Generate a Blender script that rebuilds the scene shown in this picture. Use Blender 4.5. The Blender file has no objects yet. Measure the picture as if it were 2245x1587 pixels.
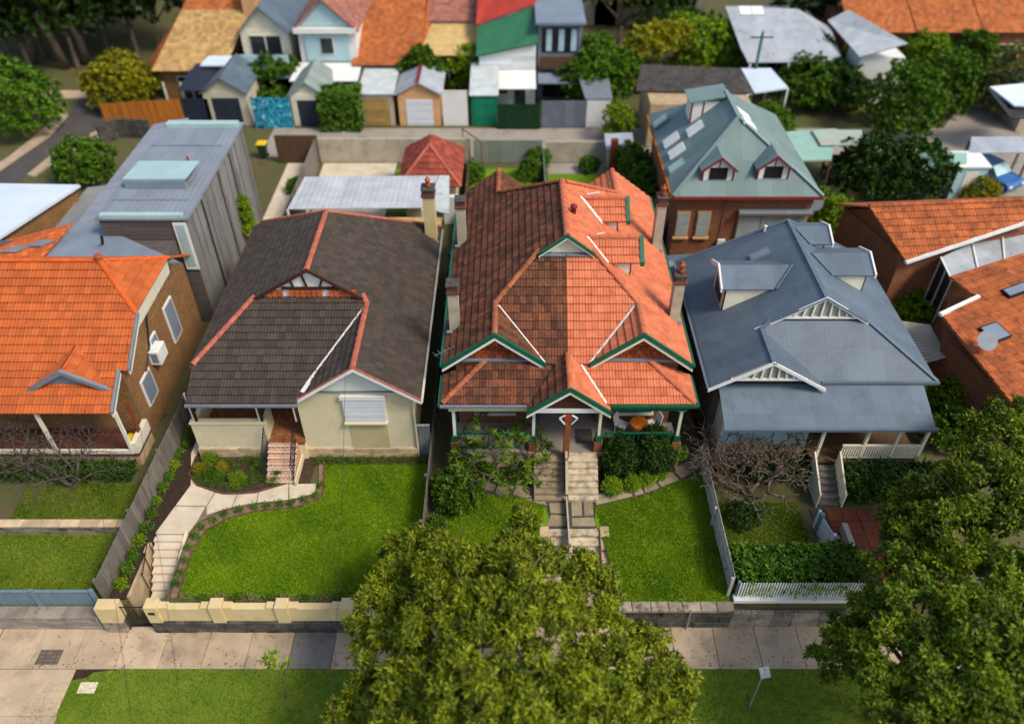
import bpy, math, random
import numpy as np
from mathutils import Vector, Matrix
random.seed(7); RNG = np.random.default_rng(11)
sc = bpy.context.scene
COL = sc.collection
R = math.radians
# ------------------------------------------------------------------ camera, sky, sun, exposure
PITCH = R(41.4); FPX = 1740.0; CAMZ = 25.0
cam_d = bpy.data.cameras.new('camera'); cam = bpy.data.objects.new('camera', cam_d); COL.objects.link(cam)
cam.location = (0, 0, CAMZ); cam.rotation_euler = (math.pi / 2 - PITCH, 0, 0)
cam_d.sensor_width = 36.0; cam_d.lens = 36.0 * FPX / 2245.0; cam_d.clip_end = 1500; cam_d.clip_start = 0.5
cam_d.dof.use_dof = True; cam_d.dof.focus_distance = 29.0; cam_d.dof.aperture_fstop = 0.125
sc.camera = cam
SUN_AZ = math.atan2(0.86, -0.50); SUN_EL = R(50)          # azimuth clockwise from +Y
w = bpy.data.worlds.new('World'); sc.world = w; w.use_nodes = True
nt = w.node_tree; bg = nt.nodes['Background']
sky = nt.nodes.new('ShaderNodeTexSky'); sky.sky_type = 'NISHITA'; sky.sun_disc = False
sky.sun_elevation = SUN_EL; sky.sun_rotation = SUN_AZ; sky.air_density = 1.0; sky.dust_density = 2.0
nt.links.new(sky.outputs[0], bg.inputs[0]); bg.inputs[1].default_value = 0.15
sun_d = bpy.data.lights.new('sun', 'SUN'); sun_d.energy = 2.2; sun_d.angle = R(16); sun_d.color = (1.0, 0.93, 0.82)
sun = bpy.data.objects.new('sun', sun_d); COL.objects.link(sun); sun.location = (30, -20, 60)
sd = Vector((math.sin(SUN_AZ) * math.cos(SUN_EL), math.cos(SUN_AZ) * math.cos(SUN_EL), math.sin(SUN_EL)))
sun.rotation_euler = sd.to_track_quat('Z', 'Y').to_euler()
vs = sc.view_settings; vs.view_transform = 'Standard'; vs.look = 'None'; vs.gamma = 1; vs.exposure = 0.56
sc.render.engine = 'CYCLES'; sc.cycles.max_bounces = 5; sc.cycles.diffuse_bounces = 3; sc.cycles.transparent_max_bounces = 6
sc.cycles.use_denoising = True

# ------------------------------------------------------------------ survey: where a point of the photo lies at a known height / distance
_c, _s = math.cos(PITCH), math.sin(PITCH)
def _ray(px, py):
    u, v = px - 1122.5, py - 793.5
    return u, FPX * _c - v * _s, -FPX * _s - v * _c
def g(px, py, z=0.0):
    d = _ray(px, py); t = (z - CAMZ) / d[2]
    return Vector((d[0] * t, d[1] * t, z))
def gy(px, py, y):
    d = _ray(px, py); t = y / d[1]
    return Vector((d[0] * t, y, CAMZ + d[2] * t))
def gl(pts, z=0.0): return [g(a, b, z) for a, b in pts]

# ------------------------------------------------------------------ materials
MATS = {}
def N(nt, t, **kw):
    n = nt.nodes.new(t)
    for k, v in kw.items():
        if k.startswith('_'): setattr(n, k[1:], v)
        else: n.inputs[int(k[1:]) if k[0] == 'i' and k[1:].isdigit() else k.replace('__', ' ')].default_value = v
    return n
def rgb(h):
    if isinstance(h, str):
        v = [int(h[i:i + 2], 16) / 255 for i in (0, 2, 4)]
        return tuple((x / 12.92 if x <= .04045 else ((x + .055) / 1.055) ** 2.4) for x in v) + (1,)
    return tuple(h) + (1,) if len(h) == 3 else tuple(h)
def mat(name, c1, c2=None, scale=2.0, rough=.85, bump=0.0, bscale=30.0, tint=0.0, c3=None, pat=None, pw=.2, ph=.1, pbump=.5, pcol=None,
        spec=.3, metal=0.0, stretch=None, detail=5, lo=.35, hi=.65, c3scale=9.0, c3lo=.58, c3hi=.7, bdist=.02):
    """c1/c2 mottled by noise, c3 = stains; tint = lightness spread between pieces; pat = corr | brick | plank | grid in metres"""
    if name in MATS: return MATS[name]
    m = bpy.data.materials.new(name); m.use_nodes = True; MATS[name] = m
    nt = m.node_tree; L = nt.links.new; b = nt.nodes['Principled BSDF']
    b.inputs['Roughness'].default_value = rough; b.inputs['Specular IOR Level'].default_value = spec; b.inputs['Metallic'].default_value = metal
    c1 = rgb(c1); c2 = rgb(c2) if c2 else c1
    geo = N(nt, 'ShaderNodeNewGeometry'); pos = geo.outputs['Position']
    if stretch:
        mp = N(nt, 'ShaderNodeMapping'); mp.inputs['Scale'].default_value = stretch; L(pos, mp.inputs[0]); pos2 = mp.outputs[0]
    else: pos2 = pos
    no = N(nt, 'ShaderNodeTexNoise', Scale=scale, Detail=detail, Roughness=.6); L(pos2, no.inputs['Vector'])
    mr = N(nt, 'ShaderNodeMapRange', i1=lo, i2=hi); L(no.outputs['Fac'], mr.inputs[0])
    mx = N(nt, 'ShaderNodeMix', _data_type='RGBA'); mx.inputs[6].default_value = c1; mx.inputs[7].default_value = c2
    L(mr.outputs[0], mx.inputs[0]); out = mx.outputs[2]
    if c3:
        n3 = N(nt, 'ShaderNodeTexNoise', Scale=c3scale, Detail=6, Roughness=.7); L(pos2, n3.inputs['Vector'])
        m3 = N(nt, 'ShaderNodeMapRange', i1=c3lo, i2=c3hi); L(n3.outputs['Fac'], m3.inputs[0])
        x3 = N(nt, 'ShaderNodeMix', _data_type='RGBA'); x3.inputs[7].default_value = rgb(c3)
        L(m3.outputs[0], x3.inputs[0]); L(out, x3.inputs[6]); out = x3.outputs[2]
    hsrc = None
    if pat:
        uv = N(nt, 'ShaderNodeUVMap'); 
        if pat == 'corr':
            wv = N(nt, 'ShaderNodeTexWave', _wave_type='BANDS', _bands_direction='X', _wave_profile='SIN', Scale=1.0)
            mp = N(nt, 'ShaderNodeMapping'); mp.inputs['Scale'].default_value = (math.pi / 10 / pw,) * 3
            L(uv.outputs[0], mp.inputs[0]); L(mp.outputs[0], wv.inputs['Vector']); hsrc = wv.outputs['Fac']
            bk = N(nt, 'ShaderNodeTexBrick', Scale=1.0); bk.inputs['Brick Width'].default_value = .78; bk.inputs['Row Height'].default_value = 4.3; bk.inputs['Mortar Size'].default_value = .008; bk.offset = 0
            bk.inputs['Color1'].default_value = (.84, .84, .84, 1); bk.inputs['Color2'].default_value = (1.08, 1.08, 1.08, 1); bk.inputs['Mortar'].default_value = (.6, .6, .6, 1); L(uv.outputs[0], bk.inputs['Vector'])
            mu = N(nt, 'ShaderNodeMix', _data_type='RGBA', _blend_type='MULTIPLY'); mu.inputs[0].default_value = .8; L(out, mu.inputs[6]); L(bk.outputs['Color'], mu.inputs[7]); out = mu.outputs[2]
        else:
            bk = N(nt, 'ShaderNodeTexBrick', Scale=1.0); bk.inputs['Brick Width'].default_value = pw; bk.inputs['Row Height'].default_value = ph
            bk.inputs['Mortar Size'].default_value = .012 if pat == 'brick' else .009; bk.inputs['Mortar Smooth'].default_value = .2
            bk.offset = .5 if pat == 'brick' else 0.0
            bk.inputs['Color1'].default_value = (.72, .72, .72, 1); bk.inputs['Color2'].default_value = (1.25, 1.25, 1.25, 1); bk.inputs['Mortar'].default_value = (1, 1, 1, 1)
            L(uv.outputs[0], bk.inputs['Vector'])
            mu = N(nt, 'ShaderNodeMix', _data_type='RGBA', _blend_type='MULTIPLY'); mu.inputs[0].default_value = 1.0 if pat == 'brick' else .6
            L(out, mu.inputs[6]); L(bk.outputs['Color'], mu.inputs[7])
            xm = N(nt, 'ShaderNodeMix', _data_type='RGBA'); xm.inputs[7].default_value = rgb(pcol) if pcol else tuple(v * .35 for v in c1[:3]) + (1,)
            L(bk.outputs['Fac'], xm.inputs[0]); L(mu.outputs[2], xm.inputs[6]); out = xm.outputs[2]
            iv = N(nt, 'ShaderNodeMath', _operation='SUBTRACT', i0=1.0); L(bk.outputs['Fac'], iv.inputs[1]); hsrc = iv.outputs[0]
    if tint:
        at = N(nt, 'ShaderNodeAttribute', _attribute_name='tint'); oi = N(nt, 'ShaderNodeObjectInfo')
        ad = N(nt, 'ShaderNodeMath', _operation='ADD'); L(at.outputs['Fac'], ad.inputs[0]); L(oi.outputs['Random'], ad.inputs[1])
        fr = N(nt, 'ShaderNodeMath', _operation='FRACT'); L(ad.outputs[0], fr.inputs[0])
        rr = N(nt, 'ShaderNodeMapRange', i3=1 - tint, i4=1 + tint); L(fr.outputs[0], rr.inputs[0])
        hs = N(nt, 'ShaderNodeHueSaturation'); L(rr.outputs[0], hs.inputs['Value']); L(out, hs.inputs['Color']); out = hs.outputs[0]
    L(out, b.inputs['Base Color'])
    nrm = None
    if hsrc is not None and pbump:
        bp = N(nt, 'ShaderNodeBump', Strength=pbump, Distance=bdist); L(hsrc, bp.inputs['Height']); nrm = bp.outputs[0]
    if bump:
        bn = N(nt, 'ShaderNodeTexNoise', Scale=bscale, Detail=4, Roughness=.65); L(pos2, bn.inputs['Vector'])
        bp = N(nt, 'ShaderNodeBump', Strength=bump, Distance=.02); L(bn.outputs['Fac'], bp.inputs['Height'])
        if nrm: L(nrm, bp.inputs['Normal'])
        nrm = bp.outputs[0]
    if nrm: L(nrm, b.inputs['Normal'])
    return m
def leafmat(name, c1, c2, trans=.3, rough=.55, spread=.35):
    if name in MATS: return MATS[name]
    m = bpy.data.materials.new(name); m.use_nodes = True; MATS[name] = m
    nt = m.node_tree; L = nt.links.new; b = nt.nodes['Principled BSDF']; o = nt.nodes['Material Output']
    at = N(nt, 'ShaderNodeAttribute', _attribute_name='tint')
    oi = N(nt, 'ShaderNodeObjectInfo')
    mx = N(nt, 'ShaderNodeMix', _data_type='RGBA'); mx.inputs[6].default_value = rgb(c1); mx.inputs[7].default_value = rgb(c2)
    L(at.outputs['Fac'], mx.inputs[0])
    rr = N(nt, 'ShaderNodeMapRange', i3=1 - spread * .4, i4=1 + spread * .4); L(oi.outputs['Random'], rr.inputs[0])
    hs = N(nt, 'ShaderNodeHueSaturation'); L(rr.outputs[0], hs.inputs['Value']); L(mx.outputs[2], hs.inputs['Color'])
    L(hs.outputs[0], b.inputs['Base Color']); b.inputs['Roughness'].default_value = rough; b.inputs['Specular IOR Level'].default_value = .25
    tr = N(nt, 'ShaderNodeBsdfTranslucent'); L(hs.outputs[0], tr.inputs['Color'])
    ms = N(nt, 'ShaderNodeMixShader'); ms.inputs[0].default_value = trans
    L(b.outputs[0], ms.inputs[1]); L(tr.outputs[0], ms.inputs[2]); L(ms.outputs[0], o.inputs['Surface'])
    return m

# ------------------------------------------------------------------ mesh building
class MB:
    """collects polygons; build() links them as one mesh object"""
    def __init__(s): s.v = []; s.f = []; s.t = []; s.cur = 0.0
    def poly(s, pts):
        n = len(s.v); s.v += [tuple(p) for p in pts]; s.f.append(tuple(range(n, n + len(pts)))); s.t.append(s.cur); return s
    def add(s, vs, fs):
        n = len(s.v); s.v += [tuple(p) for p in vs]; s.f += [tuple(i + n for i in f) for f in fs]; s.t += [s.cur] * len(fs); return s
    def box(s, x0, y0, z0, x1, y1, z1):
        if x0 > x1: x0, x1 = x1, x0
        if y0 > y1: y0, y1 = y1, y0
        if z0 > z1: z0, z1 = z1, z0
        return s.add([(x0, y0, z0), (x1, y0, z0), (x1, y1, z0), (x0, y1, z0), (x0, y0, z1), (x1, y0, z1), (x1, y1, z1), (x0, y1, z1)],
                     [(0, 3, 2, 1), (4, 5, 6, 7), (0, 1, 5, 4), (1, 2, 6, 5), (2, 3, 7, 6), (3, 0, 4, 7)])
    def bbox(s, x0, y0, z0, x1, y1, z1, b=.015):
        """box with chamfered upper edges"""
        s.box(x0, y0, z0, x1, y1, z1 - b) if False else None
        a = [(x0, y0, z0), (x1, y0, z0), (x1, y1, z0), (x0, y1, z0), (x0, y0, z1 - b), (x1, y0, z1 - b), (x1, y1, z1 - b), (x0, y1, z1 - b),
             (x0 + b, y0 + b, z1), (x1 - b, y0 + b, z1), (x1 - b, y1 - b, z1), (x0 + b, y1 - b, z1)]
        f = [(0, 3, 2, 1), (8, 9, 10, 11)]
        for i in range(4):
            j = (i + 1) % 4; f += [(i, j, j + 4, i + 4), (i + 4, j + 4, j + 8, i + 8)]
        return s.add(a, f)
    def slab(s, pts, th, up=None):
        """solid from a planar 3-D outline, thickness th downwards (or against up)"""
        n = newell(pts) if up is None else Vector(up)
        if up is None and n.z < 0: pts = list(reversed(pts)); n = -n
        k = len(pts); lo = [Vector(p) - n * th for p in pts]
        return s.add(list(pts) + lo, [tuple(range(k)), tuple(range(2 * k - 1, k - 1, -1))] + [(i, i + k, (i + 1) % k + k, (i + 1) % k) for i in range(k)])
    def ext(s, pts, z0, z1):
        """vertical prism over a ground outline"""
        p = [Vector((a[0], a[1], z1)) for a in pts]
        if newell(p).z < 0: p.reverse()
        return s.slab(p, z1 - z0, (0, 0, 1))
    def beam(s, a, b, wd, ht, up=(0, 0, 1)):
        """square bar from a to b, wd across, ht along up (centred)"""
        a, b = Vector(a), Vector(b); d = (b - a).normalized(); u = Vector(up)
        sx = d.cross(u)
        if sx.length < 1e-4: sx = d.cross(Vector((0, 1, 0)))
        sx.normalize(); u = sx.cross(d).normalized(); sx *= wd / 2; u *= ht / 2
        return s.add([a - sx - u, a + sx - u, a + sx + u, a - sx + u, b - sx - u, b + sx - u, b + sx + u, b - sx + u],
                     [(0, 1, 2, 3), (7, 6, 5, 4), (0, 4, 5, 1), (1, 5, 6, 2), (2, 6, 7, 3), (3, 7, 4, 0)])
    def tube(s, pts, rad, n=6, cap=True):
        pts = [Vector(p) for p in pts]; k = len(pts); rad = rad if hasattr(rad, '__len__') else [rad] * k
        base = len(s.v); up = Vector((.3, .2, 1)).normalized()
        for i, p in enumerate(pts):
            d = (pts[min(i + 1, k - 1)] - pts[max(i - 1, 0)])
            d = d.normalized() if d.length > 1e-9 else Vector((0, 0, 1))
            a = d.cross(up if abs(d.dot(up)) < .95 else Vector((1, 0, 0))).normalized(); b = d.cross(a)
            for j in range(n):
                t = 2 * math.pi * j / n; q = p + (a * math.cos(t) + b * math.sin(t)) * rad[i]; s.v.append(tuple(q))
        for i in range(k - 1):
            for j in range(n):
                j2 = (j + 1) % n; s.f.append((base + i * n + j, base + i * n + j2, base + (i + 1) * n + j2, base + (i + 1) * n + j)); s.t.append(s.cur)
        if cap:
            s.f.append(tuple(base + j for j in reversed(range(n)))); s.t.append(s.cur)
            s.f.append(tuple(base + (k - 1) * n + j for j in range(n))); s.t.append(s.cur)
        return s
    def lathe(s, c, prof, n=10):
        """prof: (radius, z) list round a vertical axis at c"""
        base = len(s.v); k = len(prof)
        for r, z in prof:
            for j in range(n):
                t = 2 * math.pi * j / n; s.v.append((c[0] + r * math.cos(t), c[1] + r * math.sin(t), c[2] + z))
        for i in range(k - 1):
            for j in range(n):
                j2 = (j + 1) % n; s.f.append((base + i * n + j, base + i * n + j2, base + (i + 1) * n + j2, base + (i + 1) * n + j)); s.t.append(s.cur)
        s.f.append(tuple(base + j for j in reversed(range(n)))); s.f.append(tuple(base + (k - 1) * n + j for j in range(n))); s.t += [s.cur] * 2
        return s
    def strip(s, path, w0, z0, z1, side=0):
        """upright wall of thickness w0 along a plan path (mitred), side -1/0/1 = which side the thickness lies"""
        P2 = [Vector((p[0], p[1])) for p in path]; k = len(P2); Ls, Rs = [], []
        for i in range(k):
            d0 = (P2[i] - P2[i - 1]).normalized() if i else (P2[1] - P2[0]).normalized()
            d1 = (P2[i + 1] - P2[i]).normalized() if i < k - 1 else d0
            nn = Vector((-(d0.y + d1.y), d0.x + d1.x)); nn = nn.normalized() / max(.4, math.cos(d0.angle(d1, 0) / 2)); Ls.append(P2[i] + nn * w0 * (side + 1) / 2); Rs.append(P2[i] + nn * w0 * (side - 1) / 2)
        for i in range(k - 1):
            s.ext([Ls[i], Ls[i + 1], Rs[i + 1], Rs[i]], z0, z1)
        return s
    def mesh(s, name, uv=True):
        me = bpy.data.meshes.new(name); me.from_pydata(s.v, [], s.f); me.update()
        if any(s.t):
            at = me.attributes.new('tint', 'FLOAT', 'FACE'); at.data.foreach_set('value', s.t)
        if uv: uvs(me)
        return me
    def build(s, name, m, parent=None, uv=True, smooth=False):
        me = s.mesh(name, uv)
        if smooth: me.polygons.foreach_set('use_smooth', [True] * len(me.polygons))
        return link(name, me, m, parent)
def newell(pts):
    n = Vector((0, 0, 0))
    for i in range(len(pts)):
        a, b = Vector(pts[i]), Vector(pts[(i + 1) % len(pts)])
        n += Vector(((a.y - b.y) * (a.z + b.z), (a.z - b.z) * (a.x + b.x), (a.x - b.x) * (a.y + b.y)))
    return n.normalized()
def uvs(me):
    nf = len(me.polygons); nl = len(me.loops)
    nrm = np.empty(nf * 3); me.polygons.foreach_get('normal', nrm); nrm = nrm.reshape(-1, 3)
    co = np.empty(len(me.vertices) * 3); me.vertices.foreach_get('co', co); co = co.reshape(-1, 3)
    vi = np.empty(nl, int); me.loops.foreach_get('vertex_index', vi)
    lt = np.empty(nf, int); me.polygons.foreach_get('loop_total', lt)
    fn = np.repeat(nrm, lt, axis=0); p = co[vi]
    u = np.stack([-fn[:, 1], fn[:, 0], np.zeros(nl)], 1); ln = np.linalg.norm(u, axis=1)
    flat = ln < .12; u[flat] = (1, 0, 0); ln[flat] = 1; u /= ln[:, None]
    v = np.cross(fn, u); v[flat] = (0, 1, 0)
    l = me.uv_layers.new(name='UVMap'); l.data.foreach_set('uv', np.stack([(p * u).sum(1), (p * v).sum(1)], 1).astype(np.float32).ravel())
def adopt(o, parent):
    if parent is not None:
        o.parent = parent; o.matrix_parent_inverse = WI[parent.name]
WI = {}
def link(name, me, m, parent=None, mtx=None):
    o = bpy.data.objects.new(name, me); COL.objects.link(o)
    if m is not None and not me.materials: me.materials.append(MATS[m] if isinstance(m, str) else m)
    if mtx is not None: o.matrix_basis = mtx
    WI[o.name] = o.matrix_basis.inverted()
    if parent is not None: adopt(o, parent); 
    if parent is not None: WI[o.name] = o.matrix_basis.inverted() if mtx is not None else Matrix()
    return o
def thing(name, label, cat, loc, group=None):
    o = bpy.data.objects.new(name, None); COL.objects.link(o); o.empty_display_size = .2; o.location = loc
    WI[o.name] = Matrix.Translation(-Vector(loc)); return tag(o, label, cat, group)
def tag(o, label=None, cat=None, group=None, kind=None):
    for k, v in (('label', label), ('category', cat), ('group', group), ('kind', kind)):
        if v: o[k] = v
    return o
def struct(name, mb, m, label=None):
    o = mb.build(name, m); o['kind'] = 'structure'
    if label: o['label'] = label
    return o
def copies(mesh_name, me, m, parent, mats):
    for t in mats: link(mesh_name, me, m, parent, t)
def T(x, y, z, rz=0.0, s=None):
    mm = Matrix.Translation((x, y, z)) @ Matrix.Rotation(rz, 4, 'Z')
    return mm @ Matrix.Diagonal(Vector((s[0], s[1], s[2], 1))) if s else mm

# ------------------------------------------------------------------ roofs
def cliphalf(poly, a, b):
    """keep the part of a 2-D polygon left of a->b"""
    out = []; n = len(poly); dx, dy = b[0] - a[0], b[1] - a[1]
    sd_ = [dx * (p[1] - a[1]) - dy * (p[0] - a[0]) for p in poly]
    for i in range(n):
        p, q = poly[i], poly[(i + 1) % n]; sp, sq = sd_[i], sd_[(i + 1) % n]
        if sp >= 0: out.append(p)
        if (sp > 0 and sq < 0) or (sp < 0 and sq > 0):
            t = sp / (sp - sq); out.append((p[0] + (q[0] - p[0]) * t, p[1] + (q[1] - p[1]) * t))
    return out
def inside(p, poly):
    c = False; n = len(poly); j = n - 1
    for i in range(n):
        a, b = poly[i], poly[j]
        if (a[1] > p[1]) != (b[1] > p[1]) and p[0] < (b[0] - a[0]) * (p[1] - a[1]) / (b[1] - a[1]) + a[0]: c = not c
        j = i
    return c
def segx(p, q, a, b):
    def o(u, v, w_): return (v[0] - u[0]) * (w_[1] - u[1]) - (v[1] - u[1]) * (w_[0] - u[0])
    return o(p, q, a) * o(p, q, b) < 0 and o(a, b, p) * o(a, b, q) < 0
PROFILE = [(0.0, .0), (.12, .020), (.26, .004), (.5, .0), (.62, .014), (.76, .002), (1.0, .0)]
class Plane:
    """a roof plane: eave direction u, upslope v, outline in 2-D"""
    def __init__(s, pts):
        pts = [Vector(p) for p in pts]; n = newell(pts)
        if n.z < 0: pts.reverse(); n = -n
        s.n = n; s.pts = pts; s.u = Vector((0, 0, 1)).cross(n).normalized() if n.z < .9999 else Vector((1, 0, 0)); s.v = n.cross(s.u); s.o = pts[0].copy()
        s.p2 = [((p - s.o).dot(s.u), (p - s.o).dot(s.v)) for p in pts]
    def w(s, a, b, h=0.0): return s.o + s.u * a + s.v * b + s.n * h
def tri2(poly):
    from mathutils.geometry import tessellate_polygon
    return [[poly[i] for i in t] for t in tessellate_polygon([[Vector((p[0], p[1], 0)) for p in poly]])]
def tiles(planes, parent, m, gauge=.345, wid=.24, nobj=300, base=None, holes=(), name='tile', lip=.055, jit=.008):
    """lay tiles on the planes: the nobj nearest whole tiles as objects, the rest clipped to the outline in one mesh"""
    mb = MB(); whole = []
    for pl in planes:
        P2 = pl.p2; tr = tri2(P2)
        tr = [t if (t[1][0] - t[0][0]) * (t[2][1] - t[0][1]) - (t[1][1] - t[0][1]) * (t[2][0] - t[0][0]) > 0 else t[::-1] for t in tr]
        us = [p[0] for p in P2]; vs_ = [p[1] for p in P2]; v0 = min(vs_); k = 0
        ed = [(P2[i], P2[(i + 1) % len(P2)]) for i in range(len(P2))]
        while v0 < max(vs_):
            v1 = v0 + gauge; uu = min(us)
            while uu < max(us):
                q = [(uu, v0), (uu + wid, v0), (uu + wid, v1), (uu, v1)]
                ins = [inside(p, P2) for p in q]; cr = any(segx(q[i], q[(i + 1) % 4], a, b) for a, b in ed for i in range(4))
                if all(ins) and not cr: whole.append((pl, uu, v0))
                elif any(ins) or cr:
                    mb.cur = random.random() * .999
                    for (f0, h0), (f1, h1) in zip(PROFILE, PROFILE[1:]):
                        a, b = uu + f0 * wid, uu + f1 * wid
                        for t in tr:
                            c = [(a, v0), (b, v0), (b, v1), (a, v1)]
                            for i in range(3):
                                c = cliphalf(c, t[i], t[(i + 1) % 3])
                                if len(c) < 3: break
                            if len(c) < 3: continue
                            mb.poly([pl.w(x, y, h0 + (h1 - h0) * (x - a) / (b - a) + lip * (1 - (y - v0) / gauge)) for x, y in c])
                            lo = [p for p in c if abs(p[1] - v0) < 1e-6]
                            if len(lo) == 2:
                                lo.sort(); hh = [h0 + (h1 - h0) * (x - a) / (b - a) for x, _ in lo]
                                mb.poly([pl.w(lo[0][0], v0, lip - .02), pl.w(lo[1][0], v0, lip - .02), pl.w(lo[1][0], v0, hh[1] + lip), pl.w(lo[0][0], v0, hh[0] + lip)])
                uu += wid
            v0 += gauge; k += 1
    C = Vector((0, 0, CAMZ))
    def key(t):
        pl, uu, v = t; c = pl.w(uu, v); d = C - c; return -(pl.n.dot(d.normalized())) / d.length_squared
    whole.sort(key=key)
    t0 = MB(); vs0 = [(f * wid - wid / 2, -gauge / 2, h + lip) for f, h in PROFILE] + [(f * wid - wid / 2, gauge / 2, h) for f, h in PROFILE] + [(f * wid - wid / 2, -gauge / 2, lip - .02) for f, h in PROFILE]
    n = len(PROFILE); fs0 = [(i, i + 1, n + i + 1, n + i) for i in range(n - 1)] + [(2 * n + i, 2 * n + i + 1, i + 1, i) for i in range(n - 1)]
    t0.add(vs0, fs0); me = t0.mesh(name)
    for pl, uu, v in whole[:nobj]:
        c = pl.w(uu + wid / 2, v + gauge / 2, random.uniform(0, jit))
        mm = Matrix((pl.u, pl.v, pl.n)).transposed().to_4x4(); mm = Matrix.Translation(c) @ mm @ Matrix.Rotation(random.uniform(-.012, .012), 4, 'Z')
        link(name, me, m, parent, mm)
    for pl, uu, v in whole[nobj:]:
        mb.cur = random.random() * .999; h = random.uniform(0, jit)
        mb.add([pl.w(uu + wid / 2 + a, v + gauge / 2 + b, c + h) for a, b, c in vs0], fs0)
    if mb.f:
        o = mb.build('roof_tiles', m, parent, uv=False); o['kind'] = 'stuff'
def caps(path, parent, m, r=.11, ln=.38, name='ridge_tile', n=6):
    """half-round ridge and hip tiles, one object each"""
    me = None
    for a, b in zip(path, path[1:]):
        a, b = Vector(a), Vector(b); d = b - a; k = max(1, round(d.length / ln)); L_ = d.length / k; d.normalize()
        sx = d.cross(Vector((0, 0, 1)))
        if sx.length < 1e-3: continue
        sx.normalize(); up = sx.cross(d)
        mb = MB(); vs_ = []
        for y, rr in ((-L_ * .5, r * 1.12), (L_ * .53, r * .95)):
            for j in range(n + 1):
                t = math.pi * (j / n) * 1.1 - .05 * math.pi; vs_.append((rr * math.cos(t), y, rr * math.sin(t) * .75 - .01))
        mb.add(vs_, [(j, j + 1, n + 2 + j, n + 1 + j)[::-1] for j in range(n)] + [tuple(range(n + 1))]); me = mb.mesh(name)
        rot = Matrix((sx, d, up)).transposed().to_4x4()
        for i in range(k): link(name, me, m, parent, Matrix.Translation(a + d * L_ * (i + .5) + up * .03) @ rot @ Matrix.Rotation(random.uniform(-.03, .03), 4, 'Z'))
def barge(mb, a, b, w_=.05, h=.2, off=0.0):
    """board that follows a verge from a to b, hanging h below"""
    a, b = Vector(a), Vector(b); n = Vector((0, 0, 1)) * h; y = Vector((0, w_, 0)) if abs((b - a).x) > abs((b - a).y) else Vector((w_, 0, 0))
    return mb.add([a, b, b - n, a - n, a + y, b + y, b - n + y, a - n + y], [(0, 1, 2, 3), (7, 6, 5, 4), (0, 4, 5, 1), (1, 5, 6, 2), (2, 6, 7, 3), (3, 7, 4, 0)])

# ------------------------------------------------------------------ foliage
def leafmesh(name, cen, dirs, ups, ln, wd, tint, m, parent=None, fold=.25):
    """one folded diamond leaf per row"""
    n = len(cen); sdv = np.cross(dirs, ups); sdv /= np.linalg.norm(sdv, axis=1, keepdims=True) + 1e-9; nr = np.cross(sdv, dirs)
    ln = np.broadcast_to(ln, n)[:, None]; wd = np.broadcast_to(wd, n)[:, None]
    base = cen; tip = cen + dirs * ln - nr * ln * .12
    mid = cen + dirs * ln * .45
    a = mid + sdv * wd * .5 + nr * wd * fold; b = mid - sdv * wd * .5 + nr * wd * fold
    v = np.stack([base, a, tip, b], 1).reshape(-1, 3); me = bpy.data.meshes.new(name)
    me.vertices.add(4 * n); me.vertices.foreach_set('co', v.astype(np.float32).ravel())
    i4 = np.arange(n) * 4; tri = np.stack([i4, i4 + 1, i4 + 2, i4, i4 + 2, i4 + 3], 1).ravel()
    me.loops.add(6 * n); me.loops.foreach_set('vertex_index', tri.astype(np.int32))
    me.polygons.add(2 * n); me.polygons.foreach_set('loop_start', (np.arange(2 * n) * 3).astype(np.int32))
    me.update(calc_edges=True)
    at = me.attributes.new('tint', 'FLOAT', 'FACE'); at.data.foreach_set('value', np.repeat(np.clip(tint, 0, 1), 2).astype(np.float32))
    return link(name, me, m, parent)
def unit(a): return a / (np.linalg.norm(a, axis=1, keepdims=True) + 1e-9)
def lobes_points(lobes, n, shell=.35, low=-.35, rng=RNG):
    """points spread near the surfaces of ellipsoid lobes (c, (rx,ry,rz)); returns points, outward normals, depth 0..1"""
    ar = np.array([(l[1][0] * l[1][1] + l[1][0] * l[1][2] + l[1][1] * l[1][2]) for l in lobes]); cnt = (n * ar / ar.sum()).astype(int) + 1
    P_, N_, D_ = [], [], []
    for (c, r), k in zip(lobes, cnt):
        d = unit(rng.normal(size=(int(k * 1.6), 3))); d = d[d[:, 2] > low][:k]
        rad = 1 - shell * rng.random(len(d)) ** 1.5; r = np.array(r); c = np.array(c)
        bm = 1 + .13 * np.sin(d[:, 0] * 7 + c[0]) * np.sin(d[:, 1] * 6 + c[1] * 3) + .1 * np.sin(d[:, 2] * 9 + d[:, 0] * 5 + c[2])
        P_.append(c + d * r * (rad * bm)[:, None]); N_.append(unit(d / r)); D_.append(rad)
    P_, N_, D_ = np.concatenate(P_), np.concatenate(N_), np.concatenate(D_)
    keep = np.ones(len(P_), bool)
    for i, (c, r) in enumerate(lobes):
        q = (P_ - np.array(c)) / np.array(r); keep &= (q ** 2).sum(1) > .36
    return P_[keep], N_[keep], D_[keep]
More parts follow.
